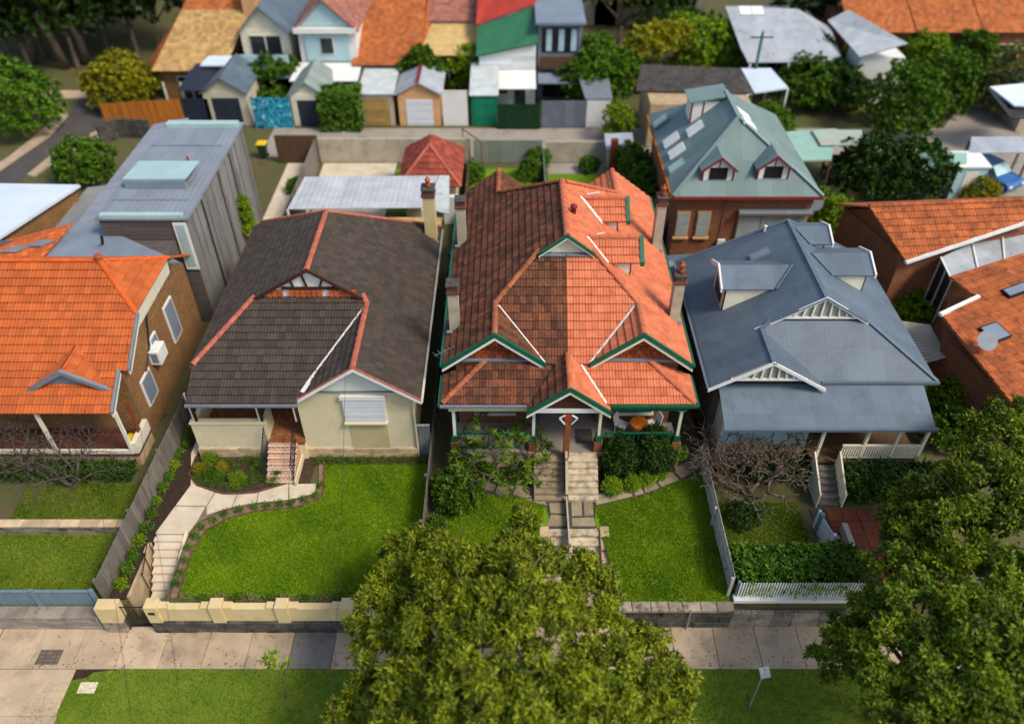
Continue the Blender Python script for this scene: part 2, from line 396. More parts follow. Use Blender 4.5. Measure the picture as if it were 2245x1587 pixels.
def sprigs(name, P_, N_, m, parent=None, per=12, ln=.22, wd=.08, spread=.9, droop=.3, upb=.35, tvar=.3, rng=RNG, rad=.05):
    """rosettes of leaves at P_, facing N_"""
    n = len(P_); ax = unit(N_ + np.array([0, 0, upb]) + rng.normal(size=(n, 3)) * .3)
    a = unit(np.cross(ax, rng.normal(size=(n, 3)))); b = np.cross(ax, a)
    th = (np.arange(per) * 2.39996)[None, :] + rng.random((n, 1)) * 6.28; el = spread * (.35 + .65 * rng.random((n, per)))
    d = ax[:, None, :] * np.cos(el)[..., None] + (a[:, None, :] * np.cos(th)[..., None] + b[:, None, :] * np.sin(th)[..., None]) * np.sin(el)[..., None]
    d[..., 2] -= droop * rng.random((n, per)); d = unit(d.reshape(-1, 3))
    c = np.repeat(P_, per, 0) + rng.normal(size=(n * per, 3)) * rad; up = np.repeat(ax, per, 0)
    base = np.repeat(np.clip(.5 + .28 * np.sin(P_[:, 0] * 2.3 + 2 * np.sin(P_[:, 1] * 1.9)) * np.sin(P_[:, 2] * 2.7 + P_[:, 1]) + .5 * (rng.random(n) - .5), 0, 1), per)
    t = .5 + tvar * (base - .5) * 2 + .18 * rng.normal(size=n * per)
    s_ = .7 + .6 * rng.random(n * per)
    return leafmesh(name, c, d, up, ln * s_, wd * s_, t, m, parent)
def limbs(name, base, tips, r0, m, parent=None, fork=None, n=6, rng=random):
    """trunk from base to fork, then a bent limb to each tip"""
    mb = MB(); base = Vector(base); fork = Vector(fork) if fork else base.lerp(sum((Vector(t) for t in tips), Vector()) / len(tips), .45)
    mid = base.lerp(fork, .5) + Vector((rng.uniform(-.1, .1), rng.uniform(-.1, .1), 0))
    mb.tube([base - Vector((0, 0, .1)), base + Vector((0, 0, .12)), mid, fork], [r0 * 1.5, r0 * 1.1, r0 * .9, r0 * .75], n + 2)
    for t in tips:
        t = Vector(t); L_ = (t - fork).length; p1 = fork.lerp(t, .35) + Vector((rng.uniform(-1, 1), rng.uniform(-1, 1), rng.uniform(0, 1))) * L_ * .08
        p2 = fork.lerp(t, .7) + Vector((rng.uniform(-1, 1), rng.uniform(-1, 1), rng.uniform(-.5, 1))) * L_ * .08
        mb.tube([fork, p1, p2, t], [r0 * .6, r0 * .42, r0 * .26, r0 * .1], n)
        for k in range(2):
            e = p2 + Vector((rng.uniform(-1, 1), rng.uniform(-1, 1), rng.uniform(.1, .8))).normalized() * L_ * .35; mb.tube([p2, (p2 + e) / 2 + Vector((0, 0, .05)), e], [r0 * .2, r0 * .13, r0 * .06], 5)
    return mb.build(name, m, parent, uv=False, smooth=True)
def clumps(lobes, k, f=.37, rng=random):
    """each lobe broken into k leaf clumps sitting on its upper surface"""
    out = []
    for c, r in lobes:
        for i in range(k):
            a = i * 2.39996 + rng.random(); zz = 1 - (i + .5) / k * 1.25; q = math.sqrt(max(0, 1 - zz * zz)); s_ = f * rng.uniform(.75, 1.2)
            d = rng.uniform(.75, 1.15); out.append(((c[0] + math.cos(a) * q * r[0] * d, c[1] + math.sin(a) * q * r[1] * d, c[2] + zz * r[2] * d), (r[0] * s_, r[1] * s_, r[2] * s_)))
    return out
def tree(name, label, base, lobes, m, n=900, per=10, ln=.2, wd=.09, r0=.14, cat='tree', group=None, bark='bark', shell=.4, sub=0, **kw):
    t = thing(name, label, cat, base, group)
    tips = [(l[0][0], l[0][1], l[0][2] + (.75 * l[1][2] if sub else 0)) for l in lobes][:16]
    limbs('trunk', base, tips, r0, MATS[bark], t)
    if sub: lobes = clumps([(c, tuple(x * .78 for x in r)) for c, r in lobes], sub)
    P_, N_, D_ = lobes_points(lobes, n, shell)
    sprigs('crown', P_, N_, m, t, per, ln, wd, **kw); return t
def bush(name, label, c, r, m, n=160, per=9, ln=.1, wd=.05, cat='shrub', group=None, low=-.1, stem=True, **kw):
    """a rounded shrub standing on the ground at c: short stems and foliage"""
    t = thing(name, label, cat, c, group); c = Vector(c)
    if stem:
        mb = MB()
        for k in range(4):
            a = k * 1.57 + random.random(); e = c + Vector((math.cos(a) * r[0] * .5, math.sin(a) * r[1] * .5, r[2] * 1.1)); mb.tube([c - Vector((0, 0, .05)), (c + e) / 2 + Vector((0, 0, .05)), e], [r[0] * .06 + .008, r[0] * .04 + .006, .004], 5)
        mb.build('stem', 'bark', t, uv=False)
    P_, N_, D_ = lobes_points([((c.x, c.y, c.z + r[2] * .55), (r[0], r[1], r[2] * .62))], n, .45, low=-.8)
    P_[:, 2] = np.maximum(P_[:, 2], c.z + .02)
    sprigs('foliage', P_, N_, m, t, per, ln, wd, **kw); return t
# ------------------------------------------------------------------ material table
mat('bark', '6b5a48', '4a3d30', 6, bump=.4)
mat('greybark', '6c5c4d', '54473b', 8, bump=.3, c3='a39786', c3scale=20)
mat('tile_old', '784228', '523626', 1.6, tint=.4, c3='38281e', c3scale=8, c3lo=.46, c3hi=.7, bump=.25, bscale=60, rough=.9, lo=.3, hi=.68)
mat('tile_new', 'c4704c', 'b8623e', 1.2, tint=.14, c3='8a3a1c', c3scale=4, c3lo=.56, c3hi=.8, bump=.12, bscale=70, rough=.8)
mat('cap_old', 'a8603c', '7c4a2e', 4, tint=.25, c3='3a2a1e', c3scale=6, rough=.9)
mat('cap_new', 'b86a4a', 'ad5c3a', 4, tint=.1)
mat('tile_dark', '463d34', '3d352d', 5, tint=.22, c3='6a4a2c', c3scale=7, c3lo=.62, c3hi=.74, bump=.2, bscale=60, rough=.9)
mat('cap_red', 'b0604a', '9a523e', 5, tint=.18, c3='6a3020', rough=.85)
mat('tile_orange', 'b35a28', 'a85122', 1.2, tint=.16, c3='93431c', c3scale=3, c3lo=.55, c3hi=.8, rough=.8, bump=.1)
mat('tile_right', 'b05f30', '96502a', 1.3, tint=.24, c3='5f3017', c3scale=2.6, c3lo=.52, c3hi=.75, rough=.85)
mat('tile_shed', '9a4632', '7c3a2c', 1.5, tint=.35, c3='4d3a30', rough=.9)
mat('metal_blue', '58656f', '4f5c66', .6, rough=.6, pat='corr', pw=.11, pbump=.16, spec=.5, tint=.03, c3='44505a', c3scale=1.2, c3lo=.5, c3hi=.8)
mat('cap_blue', '5c6973', '525f69', 2, rough=.55, spec=.4)
mat('metal_teal', '6d807b', '647772', .6, rough=.7, pat='corr', pw=.2, pbump=.12, spec=.45, c3='5d7672', c3scale=1.5, c3lo=.5, c3hi=.8)
mat('cap_teal', '778a85', rough=.6)
mat('metal_grey', '82878d', '777c83', .8, rough=.5, pat='corr', pw=.28, pbump=.4, spec=.45)
mat('metal_greyflat', '79838d', '6d7680', .8, rough=.55, spec=.45)
mat('metal_white', 'b9bbba', 'a6a9a8', 1.2, rough=.5, pat='corr', pw=.3, pbump=.4, c3='a8a8a2', c3scale=1.4)
mat('metal_silver', 'a9adb0', '989c9e', 1.2, rough=.5, pat='corr', pw=.2, pbump=.4, c3='83827c', c3scale=1.8)
mat('sheet_cream', 'c7a86c', 'b39459', 1.6, rough=.7, pat='corr', pw=.15, pbump=.4, c3='9a8050')
mat('glass_pale', '9fb8b3', '93aca7', 1.0, rough=.3, spec=.5)
mat('concrete', 'd0c0a6', 'bdad93', 1.1, bump=.15, bscale=50, tint=.07, c3='8f8068', c3scale=1.6, c3lo=.55, c3hi=.85)
mat('footpath', 'b7a083', 'a48f74', .9, bump=.2, bscale=40, tint=.10, c3='7d6d5a', c3scale=1.1, c3lo=.5, c3hi=.8)
mat('asphalt', '504b46', '45413d', .7, bump=.2, bscale=60, c3='66605a', c3scale=1.0)
mat('lane', '9a9183', '8a8174', .7, bump=.15, c3='6f675c', c3scale=.8)
mat('soil', '3a2a1c', '2a1e14', 3, bump=.6, bscale=30)
mat('edging', '6b4a3c', '583c30', 4, bump=.3)
mat('mulch', '4d3a2c', '33261c', 6, bump=.8, bscale=45)
mat('gravel', '8d6f5c', '6d5546', 12, bump=.6, bscale=60)
mat('ground', '4c5426', '5a4d33', .5, bump=.4, bscale=12, c3='38331f', c3scale=.8)
mat('lawn', '547604', '6a8608', .7, rough=.9, bump=.7, bscale=45, c3='7a8a20', c3scale=.8, c3lo=.55, c3hi=.8)
mat('lawn_dry', '526c0c', '68761a', 1.1, rough=.9, bump=.7, bscale=40, c3='46600c', c3scale=3.0, c3lo=.5, c3hi=.75)
mat('flag', '948569', '7d6f56', 2.2, bump=.3, bscale=25, tint=.14, c3='5f5544', c3scale=4)
mat('stone', '9a8c76', '7d7060', 2.0, bump=.5, bscale=20, tint=.25, c3='3b352e', c3scale=2.2, c3lo=.5, c3hi=.68)
mat('stone_dark', '5a544c', '3f3b36', 2.0, bump=.5, bscale=20, tint=.25, c3='24221f', c3scale=2.4, c3lo=.48, c3hi=.66)
mat('sandstone', 'c2aa86', 'a98f6c', 2.5, bump=.4, bscale=24, tint=.2, c3='d2bfa8', c3scale=5)
mat('cream', 'd2c4a0', 'c8b994', .9, rough=.85, bump=.06, bscale=60, c3='b3a178', c3scale=1.5, c3lo=.55, c3hi=.85)
mat('cream_wall', 'cfb988', 'c4ad7b', .9, rough=.85, bump=.05, c3='a38a54', c3scale=1.7, c3lo=.56, c3hi=.85)
mat('render_grey', 'b1a692', 'a2977f', 1.2, bump=.15, c3='7c7261', c3scale=1.3, c3lo=.5, c3hi=.8)
mat('white', 'dcdad2', 'd2d0c6', 1.5, rough=.6)
mat('offwhite', 'd9d2bb', 'cdc5ab', 1.5, rough=.6, c3='b3a98c', c3scale=3, c3lo=.55, c3hi=.9)
mat('pot', 'd8d4cc', 'c5c0b5', 4, rough=.5)
mat('green_trim', '0d5a3c', '0a4d33', 1.5, rough=.45, spec=.5)
mat('lead', '6f7d88', '60707c', 3, rough=.5)
mat('mortar', 'dcd6cc', 'c8c1b6', 6, rough=.8, bump=.2, c3='9a9186', c3scale=8)
mat('brickwall', '8a4420', '743817', 1.2, pat='brick', pw=.24, ph=.086, pbump=.3, pcol='8a7258', c3='5c2f17', c3scale=1.3, c3lo=.5, c3hi=.8)
mat('brick_brown', '8a5a2c', '744820', 1.2, pat='brick', pw=.24, ph=.086, pbump=.3, pcol='8a7454', c3='5c3c1c', c3scale=1.0, c3lo=.5, c3hi=.8)
mat('brick_red', '8e3d1c', '7a3315', 4, tint=.2, bump=.2)
mat('shingle', '93461f', '6e3416', 4, tint=.35, bump=.2)
mat('terracotta', 'a3502e', '8e4326', 3, tint=.12, rough=.7)
mat('paver_red', '7d4029', '6c3722', 3, tint=.12, pat='plank', pw=.4, ph=.4, pbump=.3)
mat('porch_tile', '8f5a34', '7d4c2a', 6, pat='brick', pw=.16, ph=.16, pbump=.2, pcol='5d3a22')
mat('step_tile', 'b0744c', 'a06640', 5, pat='brick', pw=.18, ph=.09, pbump=.3, pcol='dcc6ac', tint=.1)
mat('iron', '15161a', '1c1d22', 5, rough=.5)
mat('timber_grey', '766e64', '5f5850', 3, stretch=(6, 6, .5), tint=.22, bump=.4, c3='4a443d', c3scale=4)
mat('timber_clad', '827e79', '67635e', 2, stretch=(5, 5, .35), tint=.2, bump=.3, c3='5a5148', c3scale=3, c3lo=.52, c3hi=.75)
mat('timber_dark', '625953', '504843', 3, stretch=(.5, 5, 8), pat='plank', pw=3.0, ph=.1, pbump=.4)
mat('timber_orange', 'a8641c', '8a4f14', 2, stretch=(5, 5, .5), tint=.18, bump=.3)
mat('timber_brown', '5e4630', '4a3626', 3, stretch=(4, 4, .5), tint=.15)
mat('fence_blue', '6d8088', '62757d', 2, rough=.55, tint=.05)
mat('fence_metal', '7f8482', '737876', 2, rough=.5, pat='corr', pw=.12, pbump=.5)
mat('navy', '1b232f', '222b38', 2, rough=.5)
mat('roller', '2a303a', '232932', 2, rough=.5, pat='corr', pw=.12, pbump=.4)
mat('dark_glass', '1c2124', '262d31', 2, rough=.12, spec=.7)
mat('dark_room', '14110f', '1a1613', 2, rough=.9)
mat('blind', '9aa39c', '8f978f', 2, rough=.6)
mat('brown_trim', '46261a', '3b2016', 3, rough=.6)
mat('red_trim', '7a2a22', '6c241d', 3, rough=.6)
mat('shutter', 'dcdcdc', 'd2d3d5', 2, rough=.4, pat='plank', pw=9, ph=.07, pbump=.25, pcol='a8a9ab')
mat('orange_cloth', 'd8641a', 'e88a30', 14, rough=.7, c3='f0a850', c3scale=22)
mat('blue_plastic', '12408a', '0f3674', 3, rough=.4)
mat('grey_paint', '757b80', '6a7075', 2, rough=.55)
mat('pale_blue', 'a9c4c4', '9db9ba', 1.5, rough=.6)
mat('tan_door', 'a5864c', '957740', 1.5, rough=.6, pat='plank', pw=9, ph=.3, pbump=.3)
mat('peach', 'd0a06c', 'c09060', 1.5, rough=.7)
mat('green_door', '0a7050', '096345', 1.5, rough=.5)
mat('dkgreen', '052b12', '063417', 1.5, rough=.6)
mat('roof_pale', 'bfc4be', 'abb0aa', 1.5, rough=.6, c3='8f938c', c3scale=1.4)
mat('roof_slate', '4a4642', '3e3a37', 1.2, rough=.85, pat='brick', pw=.3, ph=.2, pbump=.5)
mat('roof_red', 'b03c2a', 'a03424', 1.2, rough=.6, pat='corr', pw=.3, pbump=.4)
mat('roof_green', '35724c', '2d6542', 1.2, rough=.6, pat='corr', pw=.3, pbump=.4)
mat('roof_rust', 'b0622c', '99532a', 1.0, rough=.85, pat='brick', pw=.3, ph=.34, pbump=.7, c3='7c6a4a', c3scale=1.5)
mat('roof_pink', 'a06450', '8f5c4c', 1.0, rough=.85, pat='brick', pw=.3, ph=.34, pbump=.7, c3='a39a90', c3scale=1.5)
mat('roof_tan', 'b5915a', 'a5824e', 1.0, rough=.8, pat='brick', pw=.3, ph=.34, pbump=.7)
mat('pergola_green', '8fb3a0', '83a694', 1.4, rough=.6, c3='b0a48c', c3scale=1.3, c3lo=.58, c3hi=.7)
mat('car_blue', '2d5f96', '28568a', 3, rough=.25, spec=.6)
mat('rubber', '141414', rough=.8)
mat('plastic_yellow', 'd9b310', rough=.5)
mat('plastic_green', '1c3a22', rough=.5)
mat('plastic_red', 'a8241c', rough=.5)
mat('galv', '9ea6a8', '8f989a', 3, rough=.4, metal=.4)
mat('solar', '39424f', '454f5e', 3, rough=.25, pat='plank', pw=.8, ph=1.2, pbump=.1, pcol='9aa4b0')
mat('cable', '2a2a24', rough=.7)
def graffiti():
    m = bpy.data.materials.new('graffiti'); m.use_nodes = True; MATS['graffiti'] = m; nt = m.node_tree; L = nt.links.new; b = nt.nodes['Principled BSDF']; b.inputs['Roughness'].default_value = .6
    uv = N(nt, 'ShaderNodeUVMap'); no = N(nt, 'ShaderNodeTexNoise', Scale=1.1, Detail=2, Distortion=2.5); L(uv.outputs[0], no.inputs['Vector'])
    cr = N(nt, 'ShaderNodeValToRGB'); cr.color_ramp.interpolation = 'CONSTANT'; e = cr.color_ramp.elements
    for p, c in ((0, '0d2c50'), (.38, '1a8fb0'), (.47, '0c1c2e'), (.53, '38b8c4'), (.6, '0f4f86'), (.66, 'c8d8d0')):
        x = e[0] if p == 0 else e.new(p); x.color = rgb(c)
    e.remove(e[-1]) if e[-1].position == 1 else None
    L(no.outputs['Fac'], cr.inputs[0]); L(cr.outputs[0], b.inputs['Base Color'])
graffiti()
leafmat('leaf_street', '263a06', '929a16', .24)
leafmat('leaf_side', '263e08', '8a9c1a', .24)
leafmat('leaf_dark', '182f06', '3f6010', .22)
leafmat('leaf_mid', '284a0a', '668818', .25)
leafmat('leaf_bright', '466f0a', '93a81a', .3)
leafmat('leaf_yellow', '5c6408', 'a89e1c', .3)
leafmat('leaf_dryish', '5f6a30', '9c9a58', .25)
leafmat('leaf_frangi', '2f5210', '7c9224', .3)
leafmat('leaf_forest', '0e1a06', '24380c', .2)
leafmat('grass_blade', '4a6e03', '8ea60e', .2)
leafmat('grass_dry', '4a640a', '86902a', .2)

# ------------------------------------------------------------------ ground
mb = MB(); cols = [(-300, -14.45, 18.85), (-14.45, -13.72, 15.45), (-13.72, -12.38, 18.42), (-12.38, .95, 15.45), (.95, 3.75, 18.72), (3.75, 300, 15.45)]
for i, (xa, xb, ys) in enumerate(cols):
    mb.poly([(xa, -80, -1.32), (xb, -80, -1.32), (xb, ys, -1.32), (xa, ys, -1.32)])
    mb.poly([(xa, ys, -1.32), (xb, ys, -1.32), (xb, ys, -.03), (xa, ys, -.03)])
    mb.poly([(xa, ys, -.03), (xb, ys, -.03), (xb, 600, -.03), (xa, 600, -.03)])
    if i:
        y0, y1 = sorted((cols[i - 1][2], ys)); mb.poly([(xa, y0, -1.32), (xa, y1, -1.32), (xa, y1, -.03), (xa, y0, -.03)])
struct('ground', mb, 'ground')
XB = -3.3                                           # boundary between the dark roofed house and the pair
# grass verge with its rounded corner, footpath slabs
vg = [g(a, b, -1.24) for a, b in ((28, 1600), (48, 1555), (85, 1520), (130, 1497), (190, 1484))] + [Vector((-14.5, 13.52, -1.24)), Vector((-13.7, 13.63, -1.24)), Vector((19, 13.63, -1.24))] + [Vector((20, 9.0, -1.24)), Vector((-15.2, 9.0, -1.24))]
struct('grass_verge', MB().ext(vg, -1.32, -1.24), 'lawn_dry')
fp = struct('footpath', MB().box(-26, 8, -1.34, 22, 15.4, -1.27), 'soil')
me = MB().bbox(-.745, -.81, 0, .745, .81, .08, .012).mesh('paving_slab'); me.materials.append(MATS['footpath'])
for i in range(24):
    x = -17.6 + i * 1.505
    link('paving_slab', me if i != 7 else MB().bbox(-.745, -.81, 0, .745, .81, .08, .012).mesh('paving_slab'), 'footpath' if i != 7 else mat('slab_grey_shade', '77726a', '69645c', 1.2, bump=.2, c3='8a847a', c3scale=2), fp, T(x, 14.45, -1.278 + random.uniform(0, .006), random.uniform(-.004, .004)))  # one greyer slab, with the street tree's shade put into its colour
me = MB().bbox(-1.6, -.81, 0, 1.6, .81, .08, .012).mesh('paving_slab')
for j in range(4): link('paving_slab', me, 'footpath', fp, T(-16.75 + j * .05, 12.81 - j * 1.63, -1.281 - j * .002)); link('paving_slab', me, 'footpath', fp, T(-20 + j * .05, 12.81 - j * 1.63, -1.279 - j * .002))
link('paving_slab', me, 'footpath', fp, T(-20, 14.45, -1.276))
p = g(108, 1440, -1.2)
tag(MB().bbox(p.x - .4, p.y - .28, -1.2, p.x + .4, p.y + .28, -1.19, .004).build('access_cover', mat('cover', '6e6052', '5e5246', 8, pat='plank', pw=.2, ph=.14, pbump=.4)), 'grey brown rectangular access cover set in the footpath', 'access cover')
p = g(192, 1507, -1.24)
tag(MB().bbox(p.x - .3, p.y - .2, -1.26, p.x + .3, p.y + .2, -1.2, .02).build('pit_lid', 'concrete'), 'pale concrete pit lid lying in the grass verge', 'pit lid')
# lawns
def lawn(name, pts, m='lawn', z=.012, label=None):
    o = struct(name, MB().ext(pts, z - .06, z), m, label); return o
bord = [(700, 1003), (702, 1050), (697, 1085), (640, 1102), (560, 1110), (490, 1125), (440, 1152), (408, 1200), (390, 1260), (378, 1312)]
lawn('dark_house_lawn', [g(710, 1014), g(712, 1055), g(707, 1092), g(650, 1113), g(565, 1121), g(500, 1137), g(455, 1162), g(424, 1206), g(405, 1262), g(392, 1308)] + [Vector((-11.7, 15.75, 0)), Vector((XB - .1, 15.75, 0)), Vector((XB - .1, 21.95, 0))])
lawn('semi_lawn', gl([(962, 1160), (965, 1120), (1040, 1110), (1065, 1085), (1090, 1090), (1110, 1100), (1140, 1090), (1160, 1100), (1195, 1110), (1205, 1140)]) + [Vector((.9, 17.9, 0)), Vector((.9, 15.5, 0)), Vector((XB + .15, 15.5, 0))])
lawn('semi_lawn', [g(1305, 1112), g(1400, 1090), g(1500, 1052), g(1540, 1030), Vector((7.7, 21.2, 0)), Vector((7.72, 15.5, 0)), Vector((3.9, 15.5, 0)), g(1325, 1185), g(1305, 1150)])
lawn('blue_house_lawn', [Vector((8.0, 19.9, 0)), Vector((11.3, 19.9, 0)), Vector((11.3, 16.2, 0)), Vector((8.0, 16.2, 0))], 'lawn_dry')
lawn('left_house_upper_lawn', [Vector((-19.5, 19.0, 0)), Vector((-15.0, 19.0, 0)), Vector((-14.6, 20.9, 0)), Vector((-19.5, 20.9, 0))], 'lawn_dry')
# the sunken front terrace of the left house
mb = MB(); mb.ext([(-24, 15.6), (-14.5, 15.6), (-14.5, 18.8), (-24, 18.8)], -1.3, -.45)
struct('left_house_lower_lawn', mb, 'lawn_dry')
for (x0, y0, x1, y1, lab) in ((-7.6, 42.0, -3.4, 47.5, 0), (-2.6, 42.2, 1.6, 47.6, 0), (2.3, 38, 6.6, 46.8, 0)):
    lawn('rear_lawn', [(x0, y0), (x1, y0), (x1, y1), (x0, y1)], 'lawn')
struct('rear_patio', MB().box(-12.5, 40.2, -.02, -7.65, 48.3, .02), 'concrete')
struct('rear_patio', MB().box(-14.9, 33.5, -.02, -12.8, 48.3, .016), 'concrete')
struct('rear_patio', MB().box(2.3, 46.85, -.02, 6.8, 48.3, .02), 'lane')
# lane behind the back walls, and the street that runs off behind the left houses
struct('lane', MB().box(-17, 49.2, -.02, 40, 53.6, .0), 'lane')
st = [g(-60, 420), g(20, 362), g(110, 300), g(150, 255), g(175, 215), g(245, 215), g(240, 245), g(222, 285), g(140, 320), g(60, 385), g(-60, 470)]
struct('side_street', MB().ext(st, -.03, .004), 'asphalt')
struct('side_path', MB().ext([g(-60, 395), g(20, 345), g(95, 285), g(140, 240), g(150, 255), g(110, 300), g(20, 362), g(-60, 420)], -.03, .06), 'footpath')
struct('side_path', MB().ext([g(222, 285), g(140, 320), g(60, 385), g(75, 388), g(160, 330), g(250, 297), g(420, 297), g(420, 283)], -.03, .07), 'footpath')
struct('side_path', MB().ext([g(110, 200), g(210, 200), g(245, 215), g(110, 217)], -.03, .05), 'footpath')
# ------------------------------------------------------------------ the pair of semi-detached houses
XC = 2.15; KS = .77; ZE = 4.6
mat('cap_brick', '5b5048', '4a413a', 5, pat='brick', pw=.24, ph=.086, c3='7a4a34', c3scale=4)
def rayplane(px, py, p0, n):
    d = Vector(_ray(px, py)); o = Vector((0, 0, CAMZ)); t = (Vector(p0) - o).dot(n) / d.dot(n); return o + d * t
def chimney(house, x, y, z0, z1, wx=.4, wy=.44, pots=1, m='render_grey'):
    mb = MB(); mb.box(x - wx / 2, y - wy / 2, z0, x + wx / 2, y + wy / 2, z1)
    c = mb.build('chimney', m, house)
    MB().box(x - wx / 2 - .05, y - wy / 2 - .05, z1, x + wx / 2 + .05, y + wy / 2 + .05, z1 + .07).box(x - wx / 2 - .01, y - wy / 2 - .01, z1 + .07, x + wx / 2 + .01, y + wy / 2 + .01, z1 + .36).box(x - wx / 2 - .06, y - wy / 2 - .06, z1 + .36, x + wx / 2 + .06, y + wy / 2 + .06, z1 + .42).build('chimney_cap', 'cap_brick', c)
    MB().box(x - wx / 2 - .062, y - wy / 2 - .062, z1 + .06, x + wx / 2 + .062, y + wy / 2 + .062, z1 + .1).build('corbel', 'brick_red', c)
    for k in range(pots):
        MB().lathe((x, y + (k - (pots - 1) / 2) * .3, z1 + .42), [(.13, 0), (.12, .12), (.1, .3), (.14, .33), (.14, .38), (.05, .42), (.06, .5), (.02, .55)], 10).build('chimney_pot', 'terracotta', c, smooth=True)
    MB().box(x - wx / 2 - .12, y - wy / 2 - .16, z0 + .28, x + wx / 2 + .08, y - wy / 2 - .003, z0 + .33).build('flashing', 'lead', c)
    return c
def semi(sd, label):
    D = lambda d, y, z: Vector((XC + sd * d, y, z))
    zl = lambda d: ZE + KS * (4.8 - d)
    h = thing('semi_detached_house', label, 'house', (XC + sd * 2.3, 23.3, 0), 'semi-detached pair')
    tm, cm = ('tile_old', 'cap_old') if sd < 0 else ('tile_new', 'cap_new')
    # walls with the entry recess beside the party line
    def wbox(d0, y0, z0, d1, y1, z1): return (XC + sd * d0, y0, z0, XC + sd * d1, y1, z1)
    mb = MB(); mb.box(*wbox(1.35, 23.3, 0, 4.35, 35.4, 4.55)); mb.box(*wbox(.0, 25.0, 0, 1.35, 33, 4.55)); mb.box(*wbox(0.01, 23.3, 3.3, 1.35, 25, 4.6))
    mb.build('wall', 'brickwall', h)
    # front window and door under the veranda
    x = XC + sd * 2.85; wn = MB().box(x - .75, 23.22, 1.75, x + .75, 23.298, 3.3).build('window', 'green_trim', h)
    for k in (-1, 0, 1): MB().box(x + k * .47 - .2, 23.2, 1.85, x + k * .47 + .2, 23.216, 3.2).build('pane', 'dark_glass', wn)
    MB().box(x - .85, 23.14, 1.65, x + .85, 23.3, 1.74).build('sill', 'offwhite', wn)
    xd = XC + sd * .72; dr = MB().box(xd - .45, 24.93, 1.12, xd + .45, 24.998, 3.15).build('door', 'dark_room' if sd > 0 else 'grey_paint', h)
    MB().lathe((xd + .36, 24.9, 2.05), [(.02, 0), (.035, .03), (.02, .06)], 8).build('handle', 'galv', dr)
    # roof planes
    L_ = [(4.8, 22.9), (2.8, 22.9), (2.8, 24.9), (1.05, 26.65), (1.05, 26.3), (0, 26.3), (0, 30.7), (2.8, 33.5), (2.8, 35.8), (4.8, 35.8)]
    pL = Plane([D(d, y, zl(d)) for d, y in L_])
    zf = lambda y: 6.14 + KS * (y - 24.9)
    pF = Plane([D(d, y, zf(y)) for d, y in ((2.8, 24.9), (1.05, 26.65), (0, 26.65), (0, 22.95), (.87, 22.97))])
    zi = lambda d: 6.14 - KS * (2.8 - d)
    pI = Plane([D(d, y, zi(d)) for d, y in ((2.8, 22.9), (2.8, 24.9), (.87, 22.97), (.87, 22.9))])
    zp = lambda d: 4.95 - KS * d
    pP = Plane([D(d, y, zp(d)) for d, y in ((0, 21.2), (1.55, 21.2), (1.55, 21.5), (1.43, 21.55), (.39, 23.2), (0, 23.35))])
    zv = lambda y: 3.85 + .485 * (y - 21.55)
    pV = Plane([D(d, y, zv(y)) for d, y in ((1.43, 21.55), (4.85, 21.55), (3.2, 23.2), (.39, 23.2))])
    pS = Plane([D(4.85, 21.55, 3.85), D(3.2, 23.2, 3.85 + .485 * 1.65), D(4.85, 23.2, 3.85)])
    # back: rear slope and inner slope of the rear wing
    zb = lambda y: 8.296 - KS * (y - 30.7)
    pB = Plane([D(0, 30.7, 8.296), D(2.8, 33.5, 6.14), D(1.05, 35.25, 4.79), D(0, 35.25, 4.79)])
    pR = Plane([D(2.8, 33.5, 6.14), D(2.8, 35.8, 6.14), D(.95, 35.8, zi(.95)), D(.95, 35.35, zi(.95))])
    rb = MB()
    for p in (pL, pF, pI, pP, pV, pS, pB, pR): rb.slab([q - p.n * .01 for q in p.pts], .06)
    roof = rb.build('roof', tm, h)
    tiles([pL, pF, pI, pP, pV, pS, pR], roof, tm)
    # ridge, hip tiles
    caps([D(2.8, 22.95, 6.14), D(2.8, 24.9, 6.14), D(1.05, 26.62, 7.49)], roof, cm)
    caps([D(4.8, 21.6, 3.87), D(3.2, 23.15, 4.65)], roof, cm)
    caps([D(.12, 30.7, 8.26), D(2.8, 33.48, 6.16)], roof, cm); caps([D(2.8, 33.5, 6.14), D(2.8, 35.8, 6.14)], roof, cm)
    if sd > 0:
        caps([Vector((XC, 26.35, 8.31)), Vector((XC, 30.7, 8.31))], roof, cm, r=.13); caps([Vector((XC, 21.2, 4.97)), Vector((XC, 23.2, 4.97))], roof, cm)
    # valleys bedded in white mortar
    def valley(a, b, wd=.09, m='mortar'):
        MB().beam(a + Vector((0, 0, .05)), b + Vector((0, 0, .05)), wd, .05).build('valley_flashing', m, roof)
    valley(D(2.68, 24.78, 6.06), D(.87, 22.97, 4.66), .05 if sd < 0 else .085, 'mortar')
    valley(D(1.43, 21.55, 3.86), D(.39, 23.2, 4.66), .03 if sd < 0 else .08, 'cable' if sd < 0 else 'mortar')
    MB().box(XC + sd * .45, 23.08, 4.66, XC + sd * 4.3, 23.22, 4.74).build('apron_flashing', 'lead', roof)
    # verges: green cap over a white board
    for a, b in ((D(4.86, 22.86, zl(4.86) + .1), D(2.8, 22.86, 6.24)), (D(2.8, 22.86, 6.24), D(.84, 22.86, zi(.84) + .1)), (D(0, 21.16, 5.06), D(1.6, 21.16, zp(1.6) + .1)), (D(1.1, 26.24, zl(1.1) + .1), D(0, 26.24, 8.4))):
        big = a.y < 26
        barge(MB(), a, b, .1, .2 if big else .14).build('barge_cap', 'green_trim', roof)
        barge(MB(), a + Vector((0, .02, -.2 if big else -.14)), b + Vector((0, .02, -.2 if big else -.14)), .05, .15 if big else .08).build('barge_board', 'white' if sd < 0 else 'offwhite', roof)
